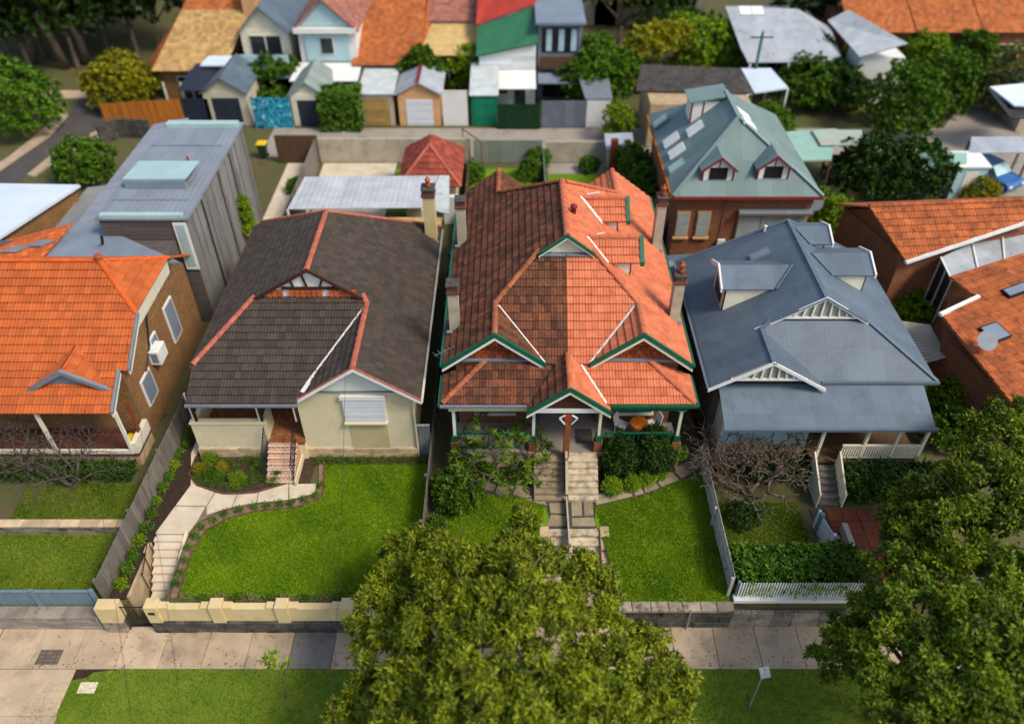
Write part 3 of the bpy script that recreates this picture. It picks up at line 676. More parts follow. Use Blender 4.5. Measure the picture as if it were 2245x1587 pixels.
    # gable fill: coloured shingle blocks
    gw = MB(); gw.slab([D(.95, 23.24, 4.4), D(4.7, 23.24, 4.4), D(2.8, 23.24, 6.05)], .1, (0, -1, 0)).build('gable_wall', 'brickwall', h)
    sm = MB().bbox(-.12, -.1, -.02, .12, .1, .02, .01).mesh('shingle'); gwo = [c for c in h.children if c.name.startswith('gable_wall')][0]
    for r_ in range(7):
        for c in range(-8, 9):
            d = 2.8 + c * .262 + (r_ % 2) * .131; z = 4.6 + r_ * .215
            if z + .1 < 6.0 - KS * abs(d - 2.8) - .12 and abs(d - 2.8) < 1.75 and 4.74 < z:
                link('shingle', sm, 'shingle', gwo, Matrix.Translation(D(d, 23.22 - random.uniform(0, .02), z)) @ Matrix.Rotation(R(90), 4, 'X'))
    # gablet over the hip
    MB().slab([D(0, 26.5, 8.2), D(0, 26.5, 7.42), D(1.0, 26.5, 7.45)], .06, (0, -1, 0)).build('gablet_wall', 'offwhite', h)
    MB().box(XC + .012 * sd, 26.3, 7.36, XC + sd * 1.0, 26.52, 7.42).build('gablet_flashing', 'lead', h)
    # gutters
    MB().beam(D(4.9, 22.9, ZE - .04), D(4.9, 35.8, ZE - .04), .1, .1).build('gutter', 'green_trim', h)
    MB().beam(D(1.6, 21.48, 3.8), D(4.9, 21.48, 3.8), .1, .1).build('gutter', 'green_trim' if sd > 0 else 'grey_paint', h)
    MB().beam(D(4.93, 21.48, 3.8), D(4.93, 23.2, 3.8), .1, .1).build('gutter', 'green_trim', h)
    # veranda: base, floor, frieze beam, posts on piers, balustrade
    vb = MB().box(*wbox(1.35, 21.75, 0, 4.5, 23.29, .98)).build('veranda_base', 'sandstone', h)
    MB().box(*wbox(0.005, 21.62, .985, 4.55, 23.29, 1.09)).box(*wbox(.005, 23.295, .985, 1.345, 24.99, 1.085)).build('veranda_floor', mat('vfloor', '8b8378', '766e64', 1.5, c3='9a9287', c3scale=3), h)
    MB().box(*wbox(1.5, 21.62, 3.42, 4.6, 21.72, 3.74)).build('fascia_beam', 'green_trim' if sd > 0 else 'cream', h)
    MB().box(*wbox(.0, 21.32, 3.62, 1.42, 21.4, 3.84)).build('porch_beam', 'white', h)
    MB().slab([D(0, 21.34, 4.75), D(0, 21.34, 3.84), D(1.15, 21.34, 3.84)], .06, (0, -1, 0)).build('porch_gable', 'brown_trim', h)
    for d in (1.3, 4.42):
        x = XC + sd * d; y = 21.78
        MB().box(x - .19, y - .19, 0, x + .19, y + .19, 1.12).build('pier_base', 'sandstone', h)
        MB().box(x - .17, y - .17, 1.12, x + .17, y + .17, 1.62).build('pier', 'brickwall', h)
        po = MB().box(x - .12, y - .12, 1.62, x + .12, y + .12, 1.95).box(x - .05, y + .03, 1.95, x + .1, y + .1, 3.45).build('post', 'green_trim', h)
        MB().box(x - .055, y - .055, 1.95, x + .055, y + .025, 3.3).box(x - .16, y - .06, 3.3, x + .16, y + .03, 3.44).build('post_face', 'white' if sd < 0 else 'offwhite', po)
    MB().box(*wbox(1.5, 21.76, 1.98, 4.25, 21.83, 2.05)).box(*wbox(1.5, 21.76, 1.2, 4.25, 21.82, 1.26)).build('rail', 'green_trim', h)
    bm = MB().box(-.02, -.02, 0, .02, .02, .74).mesh('baluster')
    for k in range(15): link('baluster', bm, 'green_trim', h, T(XC + sd * (1.6 + k * .185), 21.79, 1.25))
    # steps
    for k in range(7):
        z1 = 1.08 - k * .155; y0 = 21.62 - (k + 1) * .2 + (.0 if k else -.25) - (.25 if k else 0)
        MB().bbox(min(XC + sd * .08, XC + sd * 1.28), y0, max(0, z1 - .3), max(XC + sd * .08, XC + sd * 1.28), y0 + (.46 if k == 0 else .24), z1, .015).build('step', 'flag' if sd < 0 else 'offstep', h)
    # side chimneys
    for px, py, top in (((1011, 533, 2.0), (1000, 715, 1.9)) if sd < 0 else ((1420, 528, 2.35), (1481, 700, 1.95))):
        q = rayplane(px, py, pL.o, pL.n); chimney(h, XC + sd * 4.45, q.y, 4.55, 4.75 + top, pots=1 if sd > 0 else 0)
    return h, roof, pL
mat('offstep', 'c0b094', 'a99a7e', 2, bump=.3, c3='6d6250', c3scale=4, c3lo=.5, c3hi=.7, tint=.1)
hl, rl, pl_ = semi(-1, 'weathered dark orange tiled half of the semi-detached pair, with frangipani at its veranda')
hr, rr_, pr_ = semi(1, 'bright orange tiled half of the semi-detached pair, with two dormers in its roof side')
# party wall pillar between the two flights of steps, with its white bracket
pp = thing('porch_pillar', 'orange brick pillar with white bracket between the two flights of steps', 'pillar', (XC, 21.4, 1.09))
MB().box(XC - .12, 21.27, 1.092, XC + .12, 21.5, 3.3).build('shaft', mat('pillar_brick', '9a5a36', '85492a', 3, pat='brick', pw=.24, ph=.086, pbump=.3), pp)
for s_ in (-1, 1): MB().beam((XC + s_ * .13, 21.24, 3.1), (XC + s_ * .34, 21.24, 3.42), .05, .05, (0, 1, 0)).beam((XC + s_ * .13, 21.24, 3.58), (XC + s_ * .34, 21.24, 3.42), .05, .05, (0, 1, 0)).build('bracket', 'white', pp)
MB().box(XC - .15, 21.24, 3.28, XC + .15, 21.265, 3.6).build('bracket_block', 'brick_red', pp)
dw = MB(); pa = [Vector((XC, y, z)) for y, z in ((21.3, 1.3), (21.0, 1.25), (20.0, .42))]
for k in range(2): dw.beam(pa[k], pa[k + 1], .1, .5)
dw.beam(Vector((XC, 20.0, .1)), Vector((XC, 15.6, .05)), .06, .5)
tag(dw.build('dividing_kerb', 'render_grey'), 'thin grey dividing kerb running down between the paired steps', 'kerb')
# dormers in the new roof
def dormer_side(house, roof, pl, apx, epx, half, drop, tm, cm, trim, cheek, tilem=True, sgn=1, over=.12):
    """gabled dormer on a side slope: ridge runs level from where it meets the slope (apx) out to px column epx"""
    a = rayplane(apx[0], apx[1], pl.o, pl.n); e = gy(epx[0], epx[1], a.y); e.z = a.z; xe = e.x; k = drop / half
    dn = pl.n; slope = dn.x / dn.z                       # z falls slope per metre in x
    def onroof(y, z): return Vector((a.x + (a.z - z) / slope, y, z))
    f_lo = onroof(a.y - half, a.z - drop); b_lo = onroof(a.y + half, a.z - drop)
    pf = Plane([a, Vector((xe, a.y, a.z)), Vector((xe, a.y - half, a.z - drop)), f_lo]); pb = Plane([a, Vector((xe, a.y, a.z)), Vector((xe, a.y + half, a.z - drop)), b_lo])
    dm = MB().slab([q for q in pf.pts], .06).slab([q for q in pb.pts], .06).build('dormer', tm, house)
    if tilem: tiles([pf], dm, tm, nobj=0); caps([a + Vector((.1 * sgn, 0, .02)), Vector((xe, a.y, a.z + .02))], dm, cm, r=.09)
    xi = xe - sgn * (over + .18); hi = half - .14
    for s_ in (-1, 1):
        y = a.y + s_ * hi; zt = a.z - k * hi - .05; p = [Vector((xi, y, zt)), onroof(y, zt), onroof(y, zt)]; zb = a.z - (xi - a.x) * slope
        MB().slab([Vector((xi, y, zt)), onroof(y, zt), Vector((xi, y, zb))] if abs(xi - a.x) > .3 else p, .05, (0, s_, 0)).build('cheek', cheek, dm)
    zb = a.z - (xi - a.x) * slope
    fr = MB().slab([Vector((xi, a.y, a.z - .06)), Vector((xi, a.y - hi, a.z - k * hi - .05)), Vector((xi, a.y - hi, zb)), Vector((xi, a.y + hi, zb)), Vector((xi, a.y + hi, a.z - k * hi - .05))], .05, (sgn, 0, 0)).build('dormer_front', cheek, dm)
    MB().box(xi + sgn * .01, a.y - hi * .6, zb + .12, xi + sgn * .03, a.y + hi * .6, a.z - drop * .7).build('pane', 'dark_glass', fr)
    for s_ in (-1, 1): barge(MB(), (xe + sgn * .02, a.y, a.z + .09), (xe + sgn * .02, a.y + s_ * (half + .03), a.z - drop + .07), .07 if not tilem else .17, .2).build('barge_board', trim, dm)
    MB().beam(a + Vector((0, -.04, .06)), f_lo + Vector((0, -.04, .06)), .08, .05).build('valley_flashing', 'mortar' if tilem else 'cap_blue', dm)
    return dm
dormer_side(hr, rr_, pr_, (1275, 434), (1370, 434), .95, .62, 'tile_new', 'cap_new', 'green_trim', 'offwhite')
dormer_side(hr, rr_, pr_, (1287, 520), (1400, 520), .95, .62, 'tile_new', 'cap_new', 'green_trim', 'offwhite')
q = rayplane(1257, 470, pr_.o, pr_.n); MB().lathe(q, [(.1, -.1), (.1, .28), (.14, .3), (.14, .42), (.03, .47)], 10).build('roof_vent', 'red_trim', hr, smooth=True)
# white mortar patches beside the dormers
for a, b in (((1285, 428), (1312, 424)), ((1290, 522), (1322, 512)), ((1270, 432), (1318, 492))):
    a, b = (rayplane(*q_, pr_.o, pr_.n) + pr_.n * .06 for q_ in (a, b)); MB().beam(a, b, .07, .03).build('valley_flashing', 'mortar', rr_)
# veranda furniture of the bright half
def chair(label, x, y, rz):
    t = thing('veranda_chair', label, 'chair', (x, y, 1.092), 'white veranda chairs'); M_ = T(x, y, 1.092, rz)
    def pt(mb, n):
        me = mb.mesh(n); link(n, me, 'white', t, M_)
    pt(MB().bbox(-.22, -.22, .4, .22, .22, .44), 'seat'); pt(MB().slab([(-.22, .2, .44), (.22, .2, .44), (.2, .3, .88), (-.2, .3, .88)], .03, (0, -1, .2)), 'backrest')
    for a in (-1, 1):
        for b in (-1, 1): pt(MB().box(a * .19 - .018, b * .19 - .018, 0, a * .19 + .018, b * .19 + .018, .4), 'leg')
q = g(1399, 908, 1.84); tx, ty = q.x, 22.6
t = thing('veranda_table', 'small round table under an orange patterned cloth on the veranda', 'table', (tx, ty, 1.092))
MB().lathe((tx, ty, 1.092), [(.2, 0), (.05, .05), (.05, .68), (.2, .7)], 10).build('leg', 'iron', t)
MB().lathe((tx, ty, 1.79), [(.36, -.14), (.37, -.02), (.36, .02), (.02, .03)], 20).build('tabletop', 'orange_cloth', t, smooth=False)
chair('white veranda chair beside the orange table, nearer the steps', tx - .68, ty + .2, R(60)); chair('white veranda chair beside the orange table, nearer the corner post', tx + .62, ty + .25, R(-70))
q = g(1205, 915, 1.4); MB_ = MB().bbox(q.x - .24, 23.9, 1.092, q.x + .24, 24.3, 1.5, .02)
tag(MB_.build('storage_box', 'blue_plastic'), 'blue plastic box standing in the dim entry porch', 'box')
tag(MB().bbox(2.6, 22.1, 1.093, 3.3, 22.9, 1.11, .005).build('door_mat', mat('matm', '4a443c', '3c3730', 6)), 'dark door mat on the veranda floor at the stair head', 'door mat')
tag(MB().tube([(1.25, 24.0, 1.15), (1.0, 22.2, 1.15), (.98, 21.3, .95), (1.0, 21.0, .86)], .02, 6).build('hose', 'grey_paint'), 'grey hose trailing across the porch floor to the steps', 'hose')
# ------------------------------------------------------------------ the dark-tiled cream house
V = lambda x, y, z: Vector((x, y, z))
h = thing('tiled_house', 'cream rendered house with dark brown tiled roof and pale red ridge tiles', 'house', (-8.2, 22.4, 0))
kr, kl, kf = .69, .59, .404
zr = lambda x: 3.6 + kr * (-3.55 - x); zl_ = lambda x: 4.2 + kl * (x + 12.6); zf_ = lambda y: 3.6 + kf * (y - 21.85)
XR, ZR = -8.2, 6.8
pRt = Plane([V(-3.55, 22, 3.6), V(-5.95, 22, zr(-5.95)), V(-5.95, 26.0, zr(-5.95)), V(-6.16, 26.3, zr(-6.16)), V(-6.16, 26.15, zr(-6.16)), V(XR, 26.15, zr(XR)), V(XR, 30.7, zr(XR)), V(-3.55, 34.6, 3.6)])
pLt = Plane([V(-12.6, 23.33, 4.2), V(-10.57, 26.3, zl_(-10.57)), V(-10.57, 26.15, zl_(-10.57)), V(XR, 26.15, zl_(XR)), V(XR, 30.7, zl_(XR)), V(-12.3, 33.7, zl_(-12.3)), V(-12.6, 33.6, 4.2)])
pFt = Plane([V(-12.6, 23.33, zf_(23.33)), V(-10.57, 26.3, zf_(26.3)), V(-6.1, 26.3, zf_(26.3)), V(-5.95, 25.95, zf_(25.95)), V(-8.33, 21.85, 3.6), V(-12.55, 21.85, 3.6)])
pGt = Plane([V(-8.35, 22, 5.256 - kr * 2.4), V(-5.95, 22, 5.256), V(-5.95, 25.95, 5.256), V(-8.35, 21.95, 5.256 - kr * 2.4)])
pBt = Plane([V(XR, 30.7, ZR), V(-3.55, 34.6, 3.6), V(-12.3, 34.6, 3.6)])
rb = MB()
for p in (pRt, pLt, pFt, pGt, pBt): rb.slab([q - p.n * .01 for q in p.pts], .06)
roof = rb.build('roof', 'tile_dark', h)
tiles([pRt, pLt, pFt, pGt], roof, 'tile_dark', gauge=.345, wid=.25, nobj=300)
caps([V(XR, 26.15, ZR + .02), V(XR, 30.7, ZR + .02)], roof, 'cap_red'); caps([V(-12.58, 23.4, 4.24), V(-10.6, 26.28, zl_(-10.57) + .03)], roof, 'cap_red')
caps([V(-5.95, 22.02, 5.28), V(-5.95, 26.0, 5.28), V(-6.16, 26.4, 5.42)], roof, 'cap_red')
caps([V(XR, 30.7, ZR), V(-3.6, 34.55, 3.66)], roof, 'cap_red', r=.09); caps([V(XR, 30.7, ZR), V(-12.2, 33.7, 4.44)], roof, 'cap_red', r=.09)
MB().beam(V(-6.05, 25.8, 5.24), V(-8.0, 22.6, 3.95), .07, .04).build('valley_flashing', 'mortar', roof)
MB().beam(V(-7.75, 22.95, 4.06), V(-8.1, 22.2, 3.86), .18, .06).build('valley_flashing', 'mortar', roof)
for a, b in ((V(-8.4, 21.96, 3.65), V(-5.95, 21.96, 5.34)), (V(-5.95, 21.96, 5.34), V(-3.5, 21.96, 3.65))):
    barge(MB(), a, b, .08, .05).build('verge_tile', 'cap_red', roof); barge(MB(), a - V(0, 0, .05), b - V(0, 0, .05), .05, .16).build('barge_board', 'white', roof)
for a, b in ((V(-10.6, 26.1, zl_(-10.6) + .08), V(XR, 26.1, ZR + .1)), (V(XR, 26.1, ZR + .1), V(-6.1, 26.1, zr(-6.1) + .08))): barge(MB(), a, b, .07, .16).build('barge_board', 'brown_trim', roof)
# half-timbered gablet over a course of bricks
gp = MB().slab([V(-10.2, 26.32, 5.4), V(-6.5, 26.32, 5.4), V(XR, 26.32, 6.72)], .06, (0, -1, 0)).build('gablet_wall', 'white', h)
for x0, x1 in ((-8.9, -9.0), (-8.35, -8.5), (-7.85, -7.65), (-7.35, -7.1)): MB().beam(V(x0, 26.27, 5.85), V(x1, 26.27, 6.75 - .62 * abs(x1 - XR)), .08, .05, (0, 1, 0)).build('timber', 'brown_trim', gp)
MB().beam(V(-9.4, 26.26, 5.85), V(-7.0, 26.26, 5.85), .06, .12).build('timber', 'brown_trim', gp)
bm = MB().bbox(-.085, -.05, -.15, .085, .05, .15, .012).mesh('brick')
for k in range(16):
    if k % 7 != 3: link('brick', bm, mat('brick_orange', 'c05a28', 'a84c20', 4, tint=.22), gp, T(-9.95 + k * .232, 26.25, 5.6))
# walls
mb = MB(); mb.box(-8.5, 22.4, .45, -3.95, 34.2, 3.7); mb.box(-12.75, 24.6, .45, -8.49, 33.6, 3.8)
wl = mb.build('wall', 'cream', h)
MB().slab([V(-8.2, 22.38, 3.7), V(-3.7, 22.38, 3.7), V(-5.95, 22.38, 5.1)], .08, (0, -1, 0)).build('gable_wall', 'white', h)
MB().box(-8.1, 22.33, 3.72, -3.8, 22.38, 3.78).build('gable_trim', 'grey_paint', h)
# sandstone base laid in blocks
bs = MB().box(-8.5, 22.37, 0, -3.93, 22.6, .55).box(-13.0, 22.37, 0, -9.95, 22.6, .55).build('base_course', 'mortar', h)
for (xa, xb) in ((-8.52, -3.9), (-13.03, -9.93)):
    for r_, (z0, z1) in enumerate(((0.0, .27), (.275, .55))):
        x = xa
        while x < xb - .1:
            w_ = min(random.uniform(.35, .75), xb - x); MB().bbox(x + .006, 22.31 - random.uniform(0, .02), z0, x + w_ - .006, 22.4, z1, .015).build('stone_block', 'sandstone', bs); x += w_
# veranda: parapet wall, floor, posts
vw = MB().box(-13.0, 22.4, .46, -9.97, 22.62, 1.92).box(-13.0, 22.62, .46, -12.8, 24.6, 1.92).box(-10.17, 22.62, .46, -9.97, 23.3, 1.92).build('veranda_wall', 'cream', h)
MB().bbox(-13.04, 22.35, 1.92, -9.92, 22.67, 1.99, .015).build('coping', 'cream', vw)
MB().box(-12.8, 22.62, .9, -8.5, 24.6, 1.05).box(-9.97, 22.2, .9, -8.5, 22.62, 1.05).build('veranda_floor', 'porch_tile', h)
MB().box(-9.96, 22.21, 0, -8.5, 22.6, .895).build('porch_base', 'cream', h)
for x in (-12.75, -10.1, -8.62):
    po = MB().box(x - .05, 22.45, 1.99, x + .05, 22.55, 3.55).build('post', 'brown_trim', h); MB().box(x - .12, 22.46, 1.99, x - .055, 22.54, 3.52).build('post_face', 'offwhite', po)
MB().beam(V(-12.6, 21.8, 3.52), V(-8.3, 21.8, 3.52), .1, .1).build('gutter', 'grey_paint', h)
MB().beam(V(-3.5, 22, 3.52), V(-3.5, 34.4, 3.52), .1, .1).build('gutter', 'offwhite', h); MB().beam(V(-12.66, 23.3, 4.12), V(-12.66, 33.6, 4.12), .1, .1).build('gutter', 'timber_brown', h)
MB().tube([V(-3.9, 22.33, 3.5), V(-3.9, 22.33, .1)], .04, 8).build('downpipe', 'cream', h)
dr = MB().box(-9.75, 24.52, 1.05, -8.85, 24.59, 3.1).build('door', 'brown_trim', h); MB().lathe((-8.95, 24.5, 2.0), [(.02, 0), (.03, .03), (.02, .06)], 8).build('handle', 'galv', dr)
# window with a roller shutter
a = gy(745, 868, 22.3); b = gy(850, 925, 22.3)
wd = MB().box(a.x, 22.31, b.z, b.x, 22.39, a.z).build('window', 'white', h)
MB().box(a.x + .05, 22.28, b.z + .06, b.x - .05, 22.308, a.z - .2).build('roller_shutter', 'shutter', wd)
MB().bbox(a.x - .04, 22.24, a.z - .2, b.x + .04, 22.31, a.z + .04, .03).build('shutter_box', 'white', wd); MB().box(a.x - .02, 22.2, b.z - .08, b.x + .02, 22.39, b.z).build('sill', 'cream', wd)
MB().box(a.x + .12, 22.385, .47, b.x - .06, 22.398, b.z - .1).build('wall_panel', mat('cream_panel', 'b5a67c', 'ab9c72', 1), h)
# tiled front steps, cheek and iron balustrades
for k in range(7):
    z1 = 1.04 - k * .15; y0 = 22.2 - (k + 1) * .19
    s_ = MB().bbox(-9.95, y0, 0, -8.78, y0 + .2, z1, .01).build('step', 'step_tile', h); MB().box(-9.95, y0 - .012, z1 - .03, -8.78, y0 + .02, z1 + .004).build('nosing', 'mortar', s_)
MB().strip([(-8.72, 22.25), (-8.72, 20.75)], .08, 0, .32).build('stair_kerb', 'cream', h)
for x in (-10.0, -8.83):
    r_ = MB(); r_.beam(V(x, 22.2, 1.95), V(x, 20.9, 1.0), .035, .035).beam(V(x, 22.2, 1.2), V(x, 20.9, .25), .025, .025)
    br = r_.build('balustrade', 'iron', h)
    for k in range(11):
        y = 22.18 - k * .125; z = 1.04 - k * .088; MB().beam(V(x, y, max(0, z - .05) if k < 10 else 0), V(x, y, z + .92), .02, .02, (0, 1, 0)).build('baluster', 'iron', br)
# rear chimney, cream lean-to and white patio roof
chimney(h, -3.95, 33.4, 3.4, 6.1, .55, .6, 1, 'cream_wall')
MB().slab([V(-12.2, 34.4, 3.55), V(-3.6, 34.6, 3.55), V(-3.6, 36.0, 3.3), V(-12.2, 36.0, 3.3)], .06).build('lean_to_roof', 'sheet_cream', h)
MB().box(-12.0, 34.2, 0, -3.9, 35.8, 3.25).build('rear_wall', 'cream', h)
pt = thing('patio_awning', 'white corrugated patio roof on posts behind the dark tiled house', 'awning', (-8, 38, 0))
pr4 = [g(630, 458, 3.1), g(925, 455, 3.1), g(962, 385, 2.9), g(668, 388, 2.9)]
MB().slab(pr4, .05).build('roof_sheet', 'metal_white', pt)
MB().slab([g(928, 455, 3.08), g(985, 470, 3.08), g(985, 385, 2.88), g(964, 385, 2.88)], .05).build('roof_sheet', 'roof_pale', pt)
for q in pr4: MB().box(q.x - .05, q.y - .05, 0, q.x + .05, q.y + .05, q.z - .06).build('post', 'white', pt)
q = g(540, 575, 2.3); wt = thing('outdoor_unit', 'white outdoor unit on the wall between the timber building and the dark roof', 'air conditioner', (q.x, q.y, 0))
MB().bbox(q.x - .4, q.y - .25, 0, q.x + .4, q.y + .25, 2.3, .05).build('casing', 'grey_paint', wt); MB().box(q.x - .3, q.y - .27, 1.6, q.x + .3, q.y - .251, 2.2).build('grille', 'white', wt)
# colorbond side gate
gx = thing('side_gate', 'grey ribbed metal gate between the cream house and the boundary fence', 'gate', (-3.6, 22.5, 0))
MB().box(-3.93, 22.45, .02, -3.36, 22.5, 1.75).build('panel', 'fence_metal', gx); MB().box(-3.95, 22.44, 1.75, -3.34, 22.51, 1.8).build('frame', 'offwhite', gx)
# front path, beds
mb = MB().ext(gl([(425, 962), (392, 1045), (365, 1108), (340, 1172), (411, 1172), (430, 1147), (480, 1120), (555, 1104), (635, 1096), (690, 1082), (694, 1060), (628, 1062), (560, 1082), (490, 1085), (432, 1066), (414, 1042), (430, 1000), (446, 968)]), -.03, .015)
fpth = struct('front_path', mb, mat('jointm', '7d705c', '6a5e4c', 2))
cells = [[(425, 962), (446, 968), (430, 1000), (414, 1040), (393, 1043)], [(392, 1045), (414, 1044), (432, 1066), (470, 1080), (452, 1110), (366, 1108)], [(365, 1110), (450, 1112), (430, 1147), (411, 1171), (341, 1171)],
         [(472, 1081), (490, 1085), (520, 1085), (508, 1112), (480, 1120), (454, 1128), (454, 1111)], [(522, 1085), (560, 1082), (566, 1080), (562, 1102), (510, 1111)], [(568, 1080), (628, 1062), (632, 1062), (632, 1096), (564, 1102)], [(634, 1062), (694, 1061), (690, 1082), (635, 1096)]]
for c in cells: MB().ext([Vector(q) for q in gl(c)], .0, .03).build('paving_slab', 'concrete', fpth)
struct('garden_bed', MB().ext(gl([(440, 985), (520, 1003), (625, 1003), (628, 1059), (560, 1079), (490, 1082), (432, 1063), (417, 1040), (432, 1000)]), -.03, .05), 'mulch')
struct('garden_bed', MB().ext([V(-8.65, 22.3, 0), V(-3.5, 22.3, 0), V(-3.5, 21.9, 0), V(-8.65, 21.9, 0)], -.03, .05), 'mulch')
struct('garden_bed', MB().ext([V(-8.66, 21.89, 0), V(-8.2, 21.89, 0), V(-8.2, 20.8, 0), V(-8.66, 20.8, 0)], -.03, .02), 'mulch')
inner = gl([(699, 1006), (699, 1060), (692, 1085), (636, 1099), (557, 1107), (485, 1123), (435, 1150), (405, 1198), (386, 1258), (374, 1312)]); outer = gl([(711, 1006), (711, 1060), (706, 1092), (649, 1113), (564, 1121), (499, 1137), (454, 1162), (423, 1206), (404, 1262), (391, 1310)])
struct('border_bed', MB().ext(inner + outer[::-1], -.03, .03), 'gravel')
mb = MB().strip(outer, .05, 0, .07); tag(mb.build('garden_edging', 'edging'), 'dark brick edging curving between border bed and lawn', 'edging')
mb = MB().strip(gl([(628, 1061), (560, 1081), (490, 1084), (432, 1065), (415, 1041), (431, 1001)]), .05, 0, .08); tag(mb.build('garden_edging', 'edging'), 'brick edging round the shrub bed below the veranda wall', 'edging')
# long concrete strip at the left side of the house and planting strip with fence
struct('side_path', MB().ext([V(-13.05, 22.5, 0), V(-13.45, 22.5, 0), V(-13.45, 33, 0), V(-13.05, 33, 0)], -.03, .012), 'concrete')
struct('garden_bed', MB().ext([V(-14.35, 15.6, 0), V(-13.75, 15.6, 0), V(-13.65, 18.4, 0), V(-13.0, 20.8, 0), V(-13.5, 22.5, 0), V(-13.5, 30, 0), V(-14.0, 30, 0)], -.03, .04), 'soil')
# garden steps down to the street
gs = thing('garden_steps', 'flight of cream stone steps from the front path down to the street gate', 'steps', (-13, 18.3, 0))
for k in range(9):
    z1 = 0 - k * .135; y1 = 18.4 - k * .265; MB().bbox(-13.62 + k * .035, y1 - .29, -1.31, -12.42 - k * .035, y1, z1, .012).build('step', 'concrete', gs)
mb = MB(); mb.slab([V(-12.38, 18.5, .12), V(-12.38, 16.0, -.55), V(-12.38, 15.9, -1.3), V(-12.38, 18.5, -1.3)], .12, (1, 0, 0)).build('cheek_wall', 'cream', gs)
mb = MB(); mb.slab([V(-13.64, 18.0, .05), V(-13.64, 15.7, .0), V(-13.64, 15.7, -1.3), V(-13.64, 18.0, -1.3)], .16, (1, 0, 0)).build('retaining_wall', 'sandstone', gs)
r_ = MB(); r_.beam(V(-13.55, 18.3, .85), V(-13.5, 16.6, .0), .03, .03)
for k in range(4): r_.beam(V(-13.55, 18.3 - k * .55, -.05 - k * .28), V(-13.55, 18.3 - k * .55, .84 - k * .27), .025, .025, (0, 1, 0))
r_.build('handrail', 'iron', gs)
# cream front wall on a dark stone footing
fw = thing('front_wall', 'cream rendered front wall with piers on a dark stone footing', 'wall', (-8, 15.2, -1.2))
x = -12.4; pc = [-12.6, -10.35, -8.05, -5.75, -3.6]
for i, xx in enumerate(pc): MB().bbox(xx - .22, 15.0, -.55, xx + .22, 15.42, .42, .02).build('pier', 'cream_wall', fw)
for a, b in zip(pc, pc[1:]):
    MB().bbox(a + .22, 15.08, -.55, b - .22, 15.34, .22, .015).bbox(a + .22, 15.078, .2, a + .55, 15.342, .3, .012).bbox(b - .55, 15.078, .2, b - .22, 15.342, .3, .012).build('wall_panel', 'cream_wall', fw)
for xx in (-14.1, ): MB().bbox(xx - .45, 15.0, -.55, xx + .3, 15.42, .35, .02).build('pier', 'cream_wall', fw)
ft = MB().box(-14.5, 15.1, -1.3, -13.75, 15.44, -.56).box(-12.75, 15.1, -1.3, XB, 15.44, -.56).build('footing', 'mortar_dark' if mat('mortar_dark', '4b463f', '3a3631', 3, bump=.4) else None, fw)
for r_, (z0, z1) in enumerate(((-1.3, -.94), (-.935, -.56))):
    for xa, xb in ((-14.55, -13.78), (-12.8, XB)):
        x = xa
        while x < xb - .05:
            w_ = min(random.uniform(.4, .85), xb - x); MB().bbox(x + .008, 14.98 + random.uniform(0, .03), z0, x + w_ - .008, 15.12, z1, .02).build('stone_block', 'stone_dark' if xa > -13 else 'stone', ft); x += w_
tag(MB().box(-12.72, 15.0, -.02, -12.5, 14.985, .12).build('house_plate', 'iron'), 'small dark plate on the cream gate pier', 'plate')
ga = thing('street_gate', 'black iron street gate between two cream piers', 'gate', (-13.3, 15.2, -1.2)); MB().beam(V(-13.78, 15.2, .15), V(-12.83, 15.2, .15), .03, .03).beam(V(-13.78, 15.2, -1.1), V(-12.83, 15.2, -1.1), .03, .03).build('frame', 'iron', ga)
for k in range(8): MB().beam(V(-13.74 + k * .125, 15.2, -1.1), V(-13.74 + k * .125, 15.2, .15), .015, .015, (0, 1, 0)).build('bar', 'iron', ga)
# ------------------------------------------------------------------ blue-roofed house
h = thing('metal_roof_house', 'house under a slate blue corrugated metal roof with white fretwork gables', 'house', (12.2, 23, 0))
EL, ER, EZ, KB, XM = 7.75, 16.8, 3.7, .6, 12.275
zbl = lambda x: EZ + KB * (x - EL); zbr = lambda x: EZ + KB * (ER - x); RZ = zbl(XM); KF = .82; zbf = lambda y: EZ + KF * (y - 23.0)
XG = 9.97; GZ = zbl(XG)
yG = 23.0 + (GZ - EZ) / KF; XA, XBb = 10.35, 14.2; zA = zbl(XA); yA = 23.0 + (zA - EZ) / KF
pBL = Plane([V(EL, 22.55, EZ), V(XG, 22.55, GZ), V(XG, yG, GZ), V(XA, yA, zA), V(XA, 24.85, zA), V(XM, 24.85, RZ), V(XM, 30.6, RZ), V(EL, 31.3, EZ)])
pBR = Plane([V(ER, 23.0, EZ), V(XBb, yA, zA), V(XBb, 24.85, zA), V(XM, 24.85, RZ), V(XM, 30.6, RZ), V(ER, 31.6, EZ)])
pBF = Plane([V(ER, 23.0, EZ), V(XBb, yA, zA), V(XA, yA, zA), V(XG, yG, GZ), V(12.15, 23.0, EZ)])
pBG = Plane([V(XG, 22.55, GZ), V(XG, yG, GZ), V(12.17, 23.0, GZ - KB * 2.2), V(12.17, 22.55, GZ - KB * 2.2)])
pBB = Plane([V(XM, 30.6, RZ), V(EL, 31.3, EZ), V(ER, 31.6, EZ)])
pBV = Plane([V(8.15, 22.95, 3.62), V(16.25, 22.95, 3.62), V(16.25, 21.15, 2.98), V(8.15, 21.15, 2.98)])
roof = MB().slab(pBL.pts, .05).slab(pBR.pts, .05).slab(pBF.pts, .05).slab(pBG.pts, .05).slab(pBB.pts, .05).build('roof', 'metal_blue', h)
MB().slab(pBV.pts, .05).build('veranda_roof', 'metal_blue', h)
def rcap(a, b, parent, m='cap_blue', w_=.16): MB().beam(a + V(0, 0, .02), b + V(0, 0, .02), w_, .05).build('ridge_cap', m, parent)
